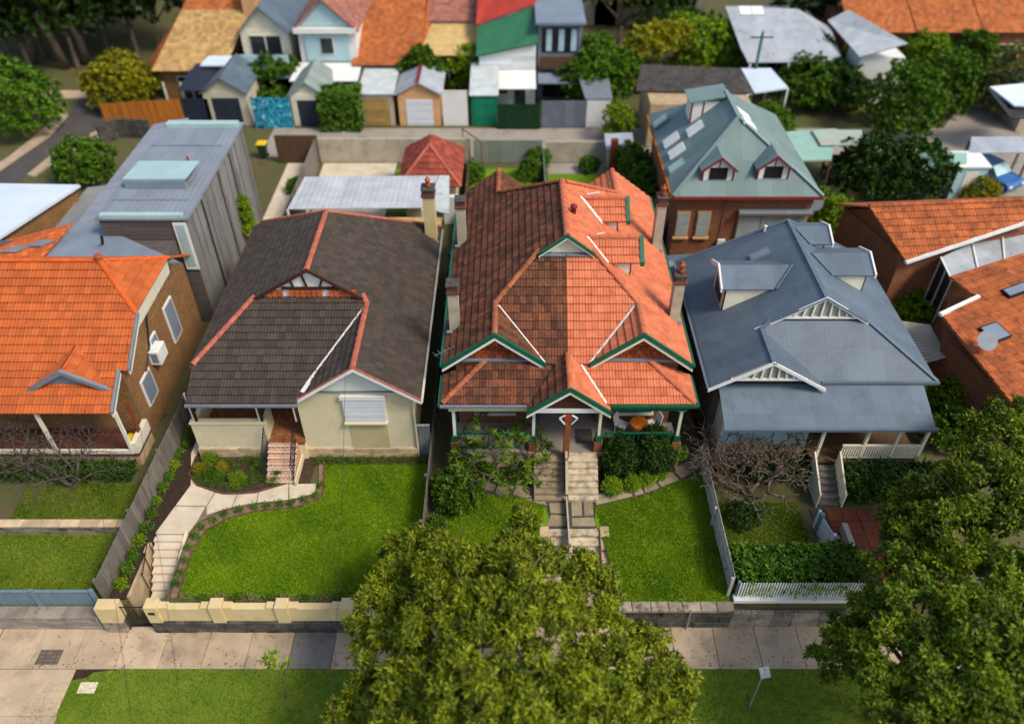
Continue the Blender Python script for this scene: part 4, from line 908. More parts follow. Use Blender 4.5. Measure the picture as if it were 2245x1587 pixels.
rcap(V(XM, 24.8, RZ), V(XM, 30.6, RZ), roof); rcap(V(XBb, yA, zA), V(ER, 23.0, EZ), roof); rcap(V(XG, 22.5, GZ), V(XG, yG, GZ), roof); rcap(V(XG, yG, GZ), V(XA, yA, zA), roof); rcap(V(XM, 30.6, RZ), V(EL, 31.3, EZ), roof)
rcap(V(XM, 30.6, RZ), V(ER, 31.6, EZ), roof); rcap(V(XA, 24.8, zA), V(XM, 24.8, RZ), roof, w_=.1); rcap(V(XBb, 24.8, zA), V(XM, 24.8, RZ), roof, w_=.1)
MB().beam(V(12.2, 22.93, 3.68), V(16.85, 22.93, 3.68), .12, .12).build('gutter', 'cap_blue', h); MB().beam(V(8.1, 21.08, 2.94), V(16.3, 21.08, 2.94), .12, .12).build('gutter', 'cap_blue', h)
MB().beam(V(7.68, 22.6, 3.64), V(7.68, 31.3, 3.64), .1, .1).build('gutter', 'cap_blue', h)
def fret(x0, x1, y, zb, za, n):
    """white gable screen: bargeboards, tie beam and slats over a cream panel"""
    xm = (x0 + x1) / 2; s_ = (za - zb) / (xm - x0); z1 = zb + (za - zb) * .36; xi = .36
    gp = MB().slab([V(x0 + (xm - x0) * .38, y + .14, z1 - .02), V(x1 - (x1 - xm) * .38, y + .14, z1 - .02), V(xm, y + .14, za - .08)], .05, (0, -1, 0)).build('gable_panel', mat('panel_taupe', '9a9684', '8d8978', 2), h)
    barge(MB(), V(x0, y, zb), V(xm, y, za), .06, .15).build('barge_board', 'white', gp); barge(MB(), V(xm, y, za), V(x1, y, zb), .06, .15).build('barge_board', 'white', gp)
    MB().box(x0 + (xm - x0) * .36, y + .06, z1 - .1, x1 - (x1 - xm) * .36, y + .12, z1).build('tie_beam', 'white', gp)
    for k in range(n):
        x = x0 + (x1 - x0) * (.26 + .48 * k / (n - 1)); zt = za - s_ * abs(x - xm) - .1
        if zt > z1: MB().beam(V(x * .9 + xm * .1, y + .09, z1 - .02), V(x * .8 + xm * .2, y + .09, zt), .07, .05, (0, 1, 0)).build('slat', 'white', gp)
fret(EL - .1, 12.25, 22.5, EZ + .03, GZ + .09, 7); fret(9.75, 14.8, 24.78, zbl(9.75), RZ + .08, 7)
MB().box(8.05, 23.0, 0, 16.5, 31.0, 3.6).build('wall', mat('bluewall', '5c554b', '4e483f', 1), h)
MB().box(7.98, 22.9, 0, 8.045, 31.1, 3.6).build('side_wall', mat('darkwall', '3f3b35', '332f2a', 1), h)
# front: pale bay window, veranda with posts and slatted rail, stair
wn = MB().box(8.3, 21.9, .0, 11.9, 23.0, 1.3).build('bay_wall', 'render_grey', h); by = MB().box(8.35, 21.92, 1.3, 11.85, 22.98, 2.75).build('bay_window', 'offwhite', h)
for k in range(4): MB().box(8.45 + k * .86, 21.89, 1.4, 9.2 + k * .86, 21.92, 2.65).build('pane', 'pale_blue', by)
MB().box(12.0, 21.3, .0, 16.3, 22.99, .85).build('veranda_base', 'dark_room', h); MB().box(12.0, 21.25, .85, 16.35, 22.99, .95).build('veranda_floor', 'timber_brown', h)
for x in (12.15, 13.9, 15.1, 16.2): MB().box(x - .06, 21.28, .95, x + .06, 21.4, 2.95).build('post', 'offwhite', h)
ra = MB().box(13.05, 21.27, 1.78, 16.25, 21.35, 1.86).box(13.05, 21.28, 1.1, 16.25, 21.34, 1.16).build('rail', 'offwhite', h)
bm = MB().box(-.03, -.015, 0, .03, .015, .62).mesh('slat')
for k in range(32): link('slat', bm, 'offwhite', ra, T(13.1 + k * .098, 21.31, 1.16))
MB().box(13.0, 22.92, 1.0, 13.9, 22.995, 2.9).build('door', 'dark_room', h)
dv = MB().box(14.2, 22.93, 1.3, 16.0, 22.995, 2.8).build('window', 'dark_glass', h); MB().box(15.07, 22.9, 1.3, 15.13, 22.93, 2.8).build('mullion', 'offwhite', dv)
for k in range(6): MB().bbox(12.1, 21.2 - (k + 1) * .24, 0, 12.95, 21.22 - k * .24, .8 - k * .14, .012).build('step', 'timber_grey', h)
for x in (12.02, 13.02): MB().slab([V(x, 21.2, 1.6), V(x, 19.7, .75), V(x, 19.7, 0), V(x, 21.2, 0)], .06, (1, 0, 0)).build('stair_wall', 'offwhite', h)
# dormers
def dormer_metal(pl, apx, epx, half, drop, sgn): return dormer_side(h, roof, pl, apx, epx, half, drop, 'metal_blue', 'cap_blue', 'white', 'offwhite', False, sgn, .05)
dormer_metal(pBR, (1778, 555), (1905, 555), 1.05, .42, 1); dormer_metal(pBR, (1738, 496), (1812, 504), .9, .36, 1); dormer_metal(pBL, (1737, 581), (1574, 585), 1.05, .5, -1)
# roof windows and the small roof extension
def skylight(house, pl, px, py, w_, l_, frame='cap_blue', glass='glass_pale', name='skylight', ht=.1):
    q = rayplane(px, py, pl.o, pl.n); c = [q + pl.u * a * w_ / 2 + pl.v * b * l_ / 2 + pl.n * ht for a, b in ((-1, -1), (1, -1), (1, 1), (-1, 1))]
    o = MB().slab(c, ht + .03, tuple(pl.n)).build(name, frame, house); c2 = [q + pl.u * a * (w_ / 2 - .06) + pl.v * b * (l_ / 2 - .06) + pl.n * (ht + .012) for a, b in ((-1, -1), (1, -1), (1, 1), (-1, 1))]
    MB().slab(c2, .01, tuple(pl.n)).build('pane', glass, o); return o
skylight(h, pBL, 1667, 560, .5, .9, 'grey_paint', 'metal_greyflat')
q = g(1535, 585, 3.3); MB().slab([g(1462, 560, 3.3), g(1575, 552, 3.4), g(1565, 600, 3.4), g(1465, 610, 3.3)], .06).build('side_roof', 'metal_blue', h)
pss = Plane([g(1505, 595, 3.36), g(1540, 580, 3.42), g(1545, 590, 3.42), g(1512, 606, 3.36)]); MB().slab(pss.pts, .05).build('skylight', 'glass_pale', h)
q = g(1462, 575, 3.9); ds = thing('satellite_dish', 'grey satellite dish on the blue roofed house beside the orange roof', 'satellite dish', (q.x, q.y, 3.3))
MB().lathe((q.x, q.y, 3.72), [(.02, 0), (.2, .04), (.36, .14), (.37, .15)], 16).build('dish', 'grey_paint', ds, smooth=True); MB().tube([(q.x, q.y, 3.3), (q.x, q.y, 3.75)], .025, 6).build('mast', 'galv', ds)
q = rayplane(1676, 507, pBL.o, pBL.n); MB().lathe(q, [(.05, -.05), (.05, .25), (.08, .27), (.02, .32)], 8).build('vent_pipe', 'white', h)
# ------------------------------------------------------------------ teal-roofed brick house behind
h = thing('brick_house', 'red brick house with grey green metal roof and two front dormers', 'house', (12, 36.3, 0))
EZ2 = 4.6; x0, x1, y0 = 8.2, 15.85, 35.85; KT = .82
rx, ry, rz = 11.6, 38.7, EZ2 + KT * 2.85 + 0.6; RY2 = 42.0; yb = 45.6
pT_F = Plane([V(x0, y0, EZ2), V(x1, y0, EZ2), V(rx, ry, rz)]); pT_L = Plane([V(x0, y0, EZ2), V(rx, ry, rz), V(rx, RY2, rz), V(x0 - .3, yb, EZ2)]); pT_R = Plane([V(x1, y0, EZ2), V(rx, ry, rz), V(rx, RY2, rz), V(x1, yb, EZ2)])
roof = MB().slab(pT_F.pts, .06).slab([V(x0, y0, EZ2), V(rx, ry, rz), V(rx, RY2, rz)], .06).slab([V(x0, y0, EZ2), V(rx, RY2, rz), V(x0, yb, EZ2)], .06).slab([V(x1, y0, EZ2), V(rx, ry, rz), V(rx, RY2, rz)], .06).slab([V(x1, y0, EZ2), V(rx, RY2, rz), V(x1, yb, EZ2)], .06).slab([V(x0, yb, EZ2), V(x1, yb, EZ2), V(rx, RY2, rz)], .06).build('roof', 'metal_teal', h)
for a, b in ((V(x0, y0, EZ2), V(rx, ry, rz)), (V(x1, y0, EZ2), V(rx, ry, rz)), (V(rx, ry, rz), V(rx, RY2, rz))): rcap(a + V(0, 0, .04), b + V(0, 0, .04), roof, 'cap_teal', .2)
MB().box(x0 + .35, y0 + .35, 0, x1 - .35, yb - .4, EZ2 - .05).build('wall', 'brickwall', h); MB().box(11.0, 36.16, 0, x1 - .3, 36.199, 4.5).build('front_wing', 'brickwall', h)
MB().beam(V(x0, y0 - .05, EZ2 - .08), V(x1, y0 - .05, EZ2 - .08), .12, .12).build('gutter', 'red_trim', h); MB().beam(V(x0 - .05, y0, EZ2 - .08), V(x0 - .05, yb, EZ2 - .08), .12, .12).build('gutter', 'timber_orange', h)
for px in (1495, 1540):
    a = gy(px - 10, 463, 36.2); b = gy(px + 10, 518, 36.2); wn = MB().box(a.x, 36.12, b.z, b.x, 36.21, a.z).build('window', 'sheet_cream', h)
    for z0, z1 in ((b.z + .08, (a.z + b.z) / 2 - .03), ((a.z + b.z) / 2 + .03, a.z - .1)): MB().box(a.x + .05, 36.09, z0, b.x - .05, 36.118, z1).build('pane', 'blind', wn)
    MB().box(a.x - .06, 36.04, b.z - .1, b.x + .06, 36.2, b.z).build('sill', 'peach', wn)
a = gy(1620, 470, 36.1); b = gy(1745, 560, 36.1); wn = MB().box(a.x, 36.05, b.z, b.x, 36.155, a.z).build('window', 'peach', h)
for k in range(3): w_ = (b.x - a.x) / 3; MB().box(a.x + k * w_ + .04, 36.02, b.z, a.x + (k + 1) * w_ - .04, 36.048, a.z - .18).build('pane', 'blind', wn)
MB().bbox(a.x - .1, 35.75, a.z + .15, b.x + .15, 36.14, a.z + .3, .03).build('awning_box', 'grey_paint', h)
def dormer_front(px, py, w_):
    """front dormer: gabled roof, half-timbered face round a dark window"""
    q = rayplane(px, py, pT_F.o, pT_F.n); yf = q.y - .02; zb = q.z + .02; zh = zb + .72; za = zh + .62; hw = w_ / 2; k = pT_F.n.y / pT_F.n.z
    yb_ = lambda z: yf + (z - zb) / -k
    ov = .16; dm = MB()
    for s_ in (-1, 1):
        zo = zh - (ov) * .62 / hw
        dm.slab([V(q.x, yf - .2, za), V(q.x, yb_(za), za), V(q.x + s_ * (hw + ov), yb_(zo), zo), V(q.x + s_ * (hw + ov), yf - .2, zo)], .05)
    d = dm.build('dormer', 'metal_teal', h)
    for s_ in (-1, 1):
        MB().slab([V(q.x + s_ * hw, yf, zb), V(q.x + s_ * hw, yf, zh), V(q.x + s_ * hw, yb_(zh), zh)], .05, (s_, 0, 0)).build('cheek', 'navy', d)
        barge(MB(), V(q.x, yf - .24, za + .03), V(q.x + s_ * (hw + ov), yf - .24, zh - ov * .62 / hw + .03), .05, .12).build('barge_board', 'red_trim', d)
    fr = MB().slab([V(q.x - hw, yf, zb), V(q.x + hw, yf, zb), V(q.x + hw, yf, zh), V(q.x, yf, za - .04), V(q.x - hw, yf, zh)], .05, (0, -1, 0)).build('dormer_face', 'white', d)
    MB().box(q.x - hw * .58, yf - .03, zb + .05, q.x + hw * .58, yf - .003, zh - .02).build('window', 'dark_room', fr); MB().box(q.x - .03, yf - .03, zh, q.x + .03, yf - .003, za - .1).build('timber', 'red_trim', fr)
    for s_ in (-1, 1): MB().box(q.x + s_ * hw - .04, yf - .03, zb, q.x + s_ * hw + .04, yf - .003, zh).build('timber', 'red_trim', fr)
dormer_front(1572, 396, 1.55); dormer_front(1692, 393, 1.55)
for px, py, gm in ((1449, 267, 'glass_pale'), (1524, 283, 'white'), (1472, 308, 'white'), (1484, 332, 'white'), (1484, 366, 'glass_pale')): skylight(h, pT_L, px, py, .75, .95, 'cap_teal' if gm != 'white' else 'white', gm)
for px, py in ((1628, 252), (1640, 272)): skylight(h, pT_R, px, py, .8, .9, 'white', 'white')
q = rayplane(1520, 250, pT_L.o, pT_L.n); d = MB().slab([V(q.x - .5, q.y - .8, q.z + 1.0), V(q.x + 1.6, q.y - .8, q.z + 1.35), V(q.x + 1.6, q.y + .9, q.z + 1.35), V(q.x - .5, q.y + .9, q.z + 1.0)], .08).build('dormer', 'metal_teal', h)
MB().box(q.x - .3, q.y - .65, q.z - .2, q.x + 1.4, q.y + .7, q.z + .98).build('dormer_wall', 'white', d); MB().box(q.x - .32, q.y - .68, q.z - .2, q.x - .24, q.y - .6, q.z + .98).box(q.x + .3, q.y - .67, q.z + .1, q.x + .38, q.y - .64, q.z + .98).build('timber', 'red_trim', d)
q = g(1786, 445, 3.6); ds = thing('satellite_dish', 'round grey satellite dish on the corner of the red brick house', 'satellite dish', (q.x - .4, 36.2, 3.4))
dd = MB().lathe((0, 0, 0), [(.02, 0), (.2, .04), (.4, .13), (.42, .14)], 16).mesh('dish'); link('dish', dd, 'grey_paint', ds, Matrix.Translation((q.x, q.y, 3.6)) @ Matrix.Rotation(R(70), 4, 'X'))
MB().tube([(q.x - .4, 36.2, 3.4), (q.x, q.y + .12, 3.55)], .03, 6).build('mast', 'galv', ds)
q = g(1565, 500, 1.5); tag(MB().bbox(q.x - .2, 36.02, 1.3, q.x + .2, 36.15, 1.9, .02).build('meter_box', 'white'), 'white meter box on the red brick wall beside the windows', 'meter box')
# closed black garden umbrella in the side yard
q = g(1462, 555, 0); um = thing('closed_umbrella', 'black folded garden umbrella beside the rear chimney of the orange roof', 'umbrella', (q.x - .1, q.y, 0))
MB().tube([(q.x - .1, q.y, 0), (q.x - .1, q.y, 2.6)], .03, 6).build('pole', 'iron', um); MB().lathe((q.x - .1, q.y, .6), [(.42, 0), (.3, .5), (.18, 1.2), (.05, 2.0)], 9).build('canopy', 'iron', um)
MB().lathe((q.x - .1, q.y, 0), [(.3, 0), (.3, .06), (.05, .1)], 10).build('base', 'iron', um)
# ------------------------------------------------------------------ boundary fences and front wall of the blue house
def palings(name, label, a, b, z0a, z0b, ht, m, w_=.095, gap=.012, th=.02, cat='fence', top=None, rail=None, pname='paling'):
    """fence of separate boards from a to b (plan), foot height z0a..z0b"""
    a = Vector((a[0], a[1])); b = Vector((b[0], b[1])); L_ = (b - a).length; d = (b - a) / L_; f = thing(name, label, cat, (a.x, a.y, z0a)); n = max(1, round(L_ / (w_ + gap))); w_ = L_ / n - gap if w_ > .06 else w_; rz = math.atan2(d.y, d.x)
    pc = [(-w_ / 2, 0), (w_ / 2, 0), (w_ / 2, ht - .03), (0, ht) if top else (w_ / 2 - .01, ht), (-w_ / 2, ht - .03)]
    pm = MB().slab([V(x, 0, z) for x, z in pc], th, (0, -1, 0)).mesh(pname)
    for k in range(n):
        t = (k + .5) / n; q = a.lerp(b, t); link(pname, pm, m, f, T(q.x, q.y, z0a + (z0b - z0a) * t + random.uniform(-.015, .01), rz + random.uniform(-.02, .02)))
    nv = Vector((-d.y, d.x)) * .045
    for zz in (.25, ht - .3): MB().beam(V(a.x + nv.x, a.y + nv.y, z0a + zz), V(b.x + nv.x, b.y + nv.y, z0b + zz), .05, .07).build('rail', rail or m, f)
    for k in range(max(2, int(L_ / 2.2)) + 1):
        t = k / max(2, int(L_ / 2.2)); q = a.lerp(b, t) + nv * 2; MB().box(q.x - .05, q.y - .05, z0a + (z0b - z0a) * t - .1, q.x + .05, q.y + .05, z0a + (z0b - z0a) * t + ht - .05).build('post', rail or m, f)
    return f
palings('paling_fence', 'white weathered paling fence between the orange roofed pair and the blue roofed yard', (7.78, 15.75), (7.8, 21.9), 0, 0, 1.15, mat('white_weather', 'b5b0a5', '9c978c', 4, tint=.12, c3='7f7a6e', c3scale=5), .1, .012, pname='paling', top=True)
palings('picket_fence', 'white picket fence above the white wall in front of the hedge', (7.95, 15.62), (13.2, 15.62), .14, .14, .86, 'white', .055, .042, pname='picket', top=True, rail='fence_blue')
fw = thing('front_wall', 'white rendered wall on a weathered stone footing under the picket fence', 'wall', (10, 15.4, -1.2)); MB().bbox(7.85, 15.46, -.34, 13.4, 15.74, .14, .015).build('wall_panel', 'white', fw)
ft = MB().box(7.9, 15.4, -1.3, 13.4, 15.72, -.345).build('footing', 'mortar_dark', fw)
def stones(parent, xa, xb, y, z0, z1, rows, m, lo=.4, hi=.9):
    for r_ in range(rows):
        x = xa; za, zb = z0 + (z1 - z0) * r_ / rows, z0 + (z1 - z0) * (r_ + 1) / rows
        while x < xb - .05:
            w_ = min(random.uniform(lo, hi), xb - x); MB().bbox(x + .008, y - random.uniform(0, .03), za + .006, x + w_ - .008, y + .14, zb - .004, .02).build('stone_block', m, parent); x += w_
stones(ft, 7.85, 13.4, 15.27, -1.3, -.35, 2, 'stone', .5, 1.1)
fw = thing('stone_wall', 'weathered sandstone retaining wall with flat coping along the lawn edge', 'wall', (5.5, 15.3, -1.2)); bk = MB().box(3.0, 15.35, -1.3, 7.84, 15.5, -.12).box(XB, 15.35, -1.3, 1.6, 15.5, -.12).build('core', 'mortar_dark', fw)
for xa, xb in ((XB + .02, 1.6), (3.0, 7.84)):
    stones(bk, xa, xb, 15.22, -1.3, -.12, 3, 'stone_dark', .4, .9); x = xa
    while x < xb - .1: w_ = min(random.uniform(.5, .8), xb - x); MB().bbox(x + .008, 15.14, -.12, x + w_ - .008, 15.52, .02, .02).build('coping_stone', 'stone', fw); x += w_
for px0, py0, px1, py1, lab in ((1517, 1335, 1508, 1372, 'thin galvanised pipe on the stone retaining wall near the lawn'), (1632, 1330, 1622, 1375, 'galvanised pipe rising where the picket wall begins')):
    a = gy(px0, py0, 15.12); tag(MB().tube([(a.x, 15.14, -1.2), (a.x, 15.14, .05)], .025, 6).build('drain_pipe', 'galv'), lab, 'pipe')
# white fence beside the entry ramp with blue posts, terracotta paved court
a, b = g(1795, 1118, 1.0), g(1862, 1225, 1.0)
f = palings('ramp_fence', 'white boarded fence with blue posts beside the red entry path', (a.x, a.y), (b.x, b.y), 0, 0, 1.0, 'white', .09, .01)
for t in (.12, .62): q = a.lerp(b, t); MB().box(q.x - .07, q.y - .07, 0, q.x + .07, q.y + .07, 1.12).build('corner_post', 'fence_blue', f)
pv = struct('entry_court', MB().ext([(11.7, 19.6), (16.5, 19.6), (16.5, 15.8), (12.4, 15.8), (11.7, 17.8)], -.03, .0), 'mortar_dark')
pm = MB().bbox(-.29, -.29, 0, .29, .29, .03, .008).mesh('paver')
for i in range(8):
    for j in range(6):
        x, y = 12.0 + i * .6, 19.3 - j * .6
        if x - .29 > 11.72 + max(0, (17.8 - y) * .35): link('paver', pm, 'paver_red', pv, T(x, y, -.002))
tag(MB().box(12.55, 15.8, -.02, 12.75, 18.6, .45).build('garden_wall', 'render_grey'), 'low grey kerb wall along the red entry path', 'wall')
# ------------------------------------------------------------------ garden of the pair: flagstones, steps, boundary
palings('boundary_fence', 'grey boundary fence between the cream house and the weathered half', (XB, 16.0), (XB, 36.0), 0, 0, 1.15, 'timber_grey', .14, .01)
fg = struct('flag_path', MB().ext(gl([(1190, 1070), (1318, 1070), (1300, 1110), (1305, 1158), (1195, 1158), (1203, 1110), (1060, 1085), (1045, 1062), (1060, 1052), (1120, 1060)]), -.03, .004).ext(gl([(1300, 1085), (1330, 1078), (1420, 1055), (1500, 1015), (1535, 990), (1545, 1030), (1500, 1050), (1400, 1088), (1305, 1110)]), -.03, .003), 'mortar_dark')
FL = [[(1062, 1053), (1090, 1058), (1082, 1078), (1050, 1070)], [(1093, 1058), (1128, 1062), (1120, 1085), (1105, 1095), (1085, 1080)], [(1131, 1063), (1180, 1070), (1178, 1090), (1150, 1092), (1124, 1085)], [(1150, 1095), (1190, 1092), (1200, 1108), (1180, 1105)],
      [(1185, 1072), (1212, 1075), (1216, 1098), (1196, 1100), (1182, 1090)], [(1215, 1075), (1246, 1073), (1246, 1100), (1219, 1098)], [(1250, 1073), (1280, 1073), (1282, 1096), (1252, 1098)], [(1284, 1073), (1313, 1074), (1300, 1098), (1286, 1096)],
      [(1203, 1103), (1244, 1103), (1243, 1128), (1206, 1125)], [(1252, 1101), (1275, 1100), (1277, 1132), (1253, 1132)], [(1279, 1099), (1299, 1101), (1302, 1130), (1281, 1132)], [(1207, 1128), (1243, 1131), (1242, 1154), (1198, 1154)], [(1253, 1136), (1303, 1134), (1306, 1154), (1254, 1154)],
      [(1303, 1086), (1350, 1074), (1382, 1065), (1388, 1088), (1330, 1102), (1306, 1108)], [(1386, 1064), (1402, 1060), (1412, 1082), (1392, 1087)], [(1405, 1059), (1432, 1050), (1446, 1070), (1415, 1081)], [(1436, 1048), (1470, 1032), (1490, 1052), (1450, 1068)], [(1474, 1030), (1508, 1010), (1530, 1030), (1494, 1050)], [(1511, 1008), (1534, 992), (1543, 1022), (1533, 1028)]]
for c in FL:
    pts = gl(c); cc = sum(pts, Vector()) / len(pts); MB().ext([q + (cc - q) * .03 for q in pts], 0, .022 + random.uniform(0, .012)).build('flagstone', 'flag', fg)
gs = thing('garden_steps', 'short flight of stone garden steps between low sandstone walls under the street tree', 'steps', (2.2, 18.4, 0))
for k in range(8):
    z1 = -.03 - k * .165; y1 = 18.74 - k * .33
    MB().bbox(1.42, y1 - .36, -1.31, 3.35, y1, z1, .015).build('step', 'offstep', gs)
for x in (1.05, 3.36):
    for k in range(6): MB().bbox(x, 18.75 - k * .5 - .48, -1.3, x + .36, 18.75 - k * .5, .06 - k * .12, .02).build('stone_block', 'sandstone', gs)
struct('garden_bed', MB().ext(gl([(990, 1000), (1182, 1010), (1182, 1070), (1130, 1061), (1060, 1050), (1000, 1040)]), -.03, .05), 'soil')
struct('garden_bed', MB().ext(gl([(1318, 1070), (1315, 1000), (1475, 1000), (1500, 1010), (1420, 1052), (1330, 1076)]), -.03, .05), 'soil')
tag(MB().strip(gl([(1318, 1078), (1420, 1054), (1500, 1013)]), .06, 0, .1).build('garden_edging', 'mortar_dark'), 'dark stone edging of the bed below the bright half', 'edging')
tag(MB().strip(gl([(1182, 1071), (1130, 1062), (1060, 1051), (1005, 1041)]), .06, 0, .1).build('garden_edging', 'mortar_dark'), 'dark stone edging of the bed below the frangipani', 'edging')
def pot(label, px, py, hgt, r, m, name='garden_pot', z=.05):
    q = g(px, py, z); return tag(MB().lathe((q.x, q.y, z), [(r * .7, 0), (r * .85, hgt * .5), (r, hgt * .92), (r * 1.1, hgt * .93), (r * 1.1, hgt), (r * .85, hgt), (r * .8, hgt * .85)], 14).build(name, m, smooth=False), label, 'pot')
pot('white cylindrical pot beside the round shrubs of the bright half', 1457, 1035, .5, .13, 'pot'); pot('small pale pot at the foot of the shared steps', 1168, 1052, .3, .15, 'pot'); pot('tall pale planter at the veranda corner of the bright half', 1478, 1018, .55, .17, 'sandstone', 'planter')
# ------------------------------------------------------------------ orange-tiled brick house at the left edge
h = thing('orange_roof_house', 'brown brick house under a vivid orange tiled roof with grey bargeboards', 'house', (-19, 22, 0))
ky = .59; zo = lambda y: 3.2 + ky * (y - 21.7); RYo, RZo = 27.3, 3.2 + ky * 5.6
XE = -15.15; xh = -17.0
pOF = Plane([V(-27, 23.2, zo(23.2)), V(XE, 23.2, zo(23.2)), V(XE, 25.25, zo(25.25)), V(xh, RYo, RZo), V(-27, RYo, RZo)])
pOV = Plane([V(-27, 21.7, 3.2), V(-15.55, 21.7, 3.2), V(-15.55, 23.2, zo(23.2)), V(-27, 23.2, zo(23.2))])
pOH = Plane([V(XE, 25.25, zo(25.25)), V(XE, 29.35, zo(25.25)), V(xh, RYo, RZo)])
pOB = Plane([V(-27, RYo, RZo), V(xh, RYo, RZo), V(XE, 29.35, zo(25.25)), V(XE, 31.5, zo(25.25) - ky * 2.15), V(-27, 31.5, zo(25.25) - ky * 2.15)])
roof = MB()
for p in (pOF, pOV, pOH, pOB): roof.slab([q - p.n * .01 for q in p.pts], .06)
roof = roof.build('roof', 'tile_orange', h); tiles([pOF, pOV, pOH], roof, 'tile_orange', gauge=.36, wid=.3, nobj=300)
caps([V(-27, RYo, RZo), V(xh, RYo, RZo), V(XE, 25.3, zo(25.25))], roof, mat('cap_orange', 'c85a20', 'b84f1c', 3, tint=.1)); caps([V(xh, RYo, RZo), V(XE, 29.3, zo(25.25))], roof, 'cap_orange')
MB().lathe((xh, RYo, RZo), [(.16, -.05), (.14, .15), (.18, .2), (.12, .3)], 10).build('finial', 'terracotta', roof)
# porch gablet
gx0, gx1, gyf = -18.85, -15.75, 22.5; gm = (gx0 + gx1) / 2; gz0 = zo(gyf) + .02; gza = gz0 + .95; yb_ = 21.7 + (gza - 3.2) / ky
pga = Plane([V(gm, gyf, gza), V(gm, yb_, gza), V(gx0, gyf, gz0)]); pgb = Plane([V(gm, gyf, gza), V(gm, yb_, gza), V(gx1, gyf, gz0)])
gd = MB().slab(pga.pts, .05).slab(pgb.pts, .05).build('gablet', 'tile_orange', h); tiles([pga, pgb], gd, 'tile_orange', nobj=0, wid=.3)
MB().slab([V(gx0 + .3, gyf + .2, gz0), V(gx1 - .3, gyf + .2, gz0), V(gm, gyf + .2, gza - .1)], .05, (0, -1, 0)).build('gablet_panel', 'fence_blue', gd)
for a, b in ((V(gx0 - .05, gyf - .04, gz0 + .05), V(gm, gyf - .04, gza + .08)), (V(gm, gyf - .04, gza + .08), V(gx1 + .05, gyf - .04, gz0 + .05))): barge(MB(), a, b, .14, .2).build('barge_board', 'grey_paint', gd)
# side: barge, panel under the half hip, brick gable wall with windows
for a, b in ((V(XE + .03, 23.2, zo(23.2) + .1), V(XE + .03, 25.25, zo(25.25) + .1)), (V(-15.52, 21.7, 3.3), V(-15.52, 23.2, zo(23.2) + .1))):
    barge(MB(), a, b, .12, .1).build('barge_cap', 'grey_paint', roof); barge(MB(), a + V(.02, 0, -.1), b + V(.02, 0, -.1), .07, .2).build('barge_board', 'offwhite', roof)
MB().box(-27, 23.3, 0, -15.45, 31, 3.9).slab([V(-15.5, 23.3, 3.85), V(-15.5, 31, 3.85), V(-15.5, 29.2, 5.1), V(-15.5, 25.4, 5.1)], .1, (1, 0, 0)).build('wall', 'brick_brown', h)
MB().slab([V(-15.3, 25.3, 5.2), V(-15.3, 29.4, 5.2), V(-15.36, 29.4, 4.45), V(-15.36, 25.3, 4.45)], .1, (1, 0, 0)).build('soffit_panel', 'offwhite', h)
for y, z0, z1, w_ in ((24.6, 1.2, 2.6, .5), (26.2, 2.2, 3.4, .35), (28.3, 1.6, 3.6, .5)):
    wn = MB().box(-15.46, y - w_, z0, -15.38, y + w_, z1).build('window', 'white', h); MB().box(-15.38, y - w_ + .08, z0 + .08, -15.365, y + w_ - .08, z1 - .08).build('pane', 'metal_greyflat', wn)
MB().tube([V(-15.4, 26.4, 4.4), V(-15.4, 25.7, 3.2), V(-15.4, 24.8, 2.6)], .04, 6).build('downpipe', 'iron', h)
q = V(-15.1, 25.9, 2.8); ac = thing('air_conditioner', 'white air conditioner box on the brown brick side wall', 'air conditioner', (-15.44, 25.9, 2.4)); MB().bbox(-15.44, 25.45, 2.4, -15.0, 26.25, 3.1, .03).build('casing', 'white', ac); MB().box(-15.35, 25.44, 2.5, -15.08, 25.449, 3.0).build('grille', 'grey_paint', ac)
MB().box(-27, 21.9, .0, -15.3, 23.3, .6).build('veranda_base', 'sandstone', h); MB().box(-27, 21.85, .6, -15.25, 23.29, .72).build('veranda_floor', mat('porch_red', '5c3428', '4e2c22', 2, pat='plank', pw=.3, ph=.3, pbump=.2), h)
pp_ = MB().box(-15.45, 21.9, .72, -15.25, 23.29, 1.3).box(-21, 21.86, .72, -15.46, 21.98, .9).build('parapet', 'offwhite', h)
for x in (-15.5, -18.6, -21.5): MB().box(x - .06, 21.86, .9, x + .06, 21.98, 3.2).build('post', 'offwhite', h)
q = V(-15.75, 22.6, .722); tag(MB().bbox(q.x - .18, q.y - .2, .722, q.x + .18, q.y + .2, .98, .02).build('toy_crate', 'plastic_yellow'), 'yellow crate on the red veranda floor at the brick house corner', 'crate')
MB().box(-15.35, 22.5, .72, -15.3, 22.7, 3.0).build('downpipe', 'rust' if mat('rust', '7a3c1c', '6a3418', 4) else None, h)
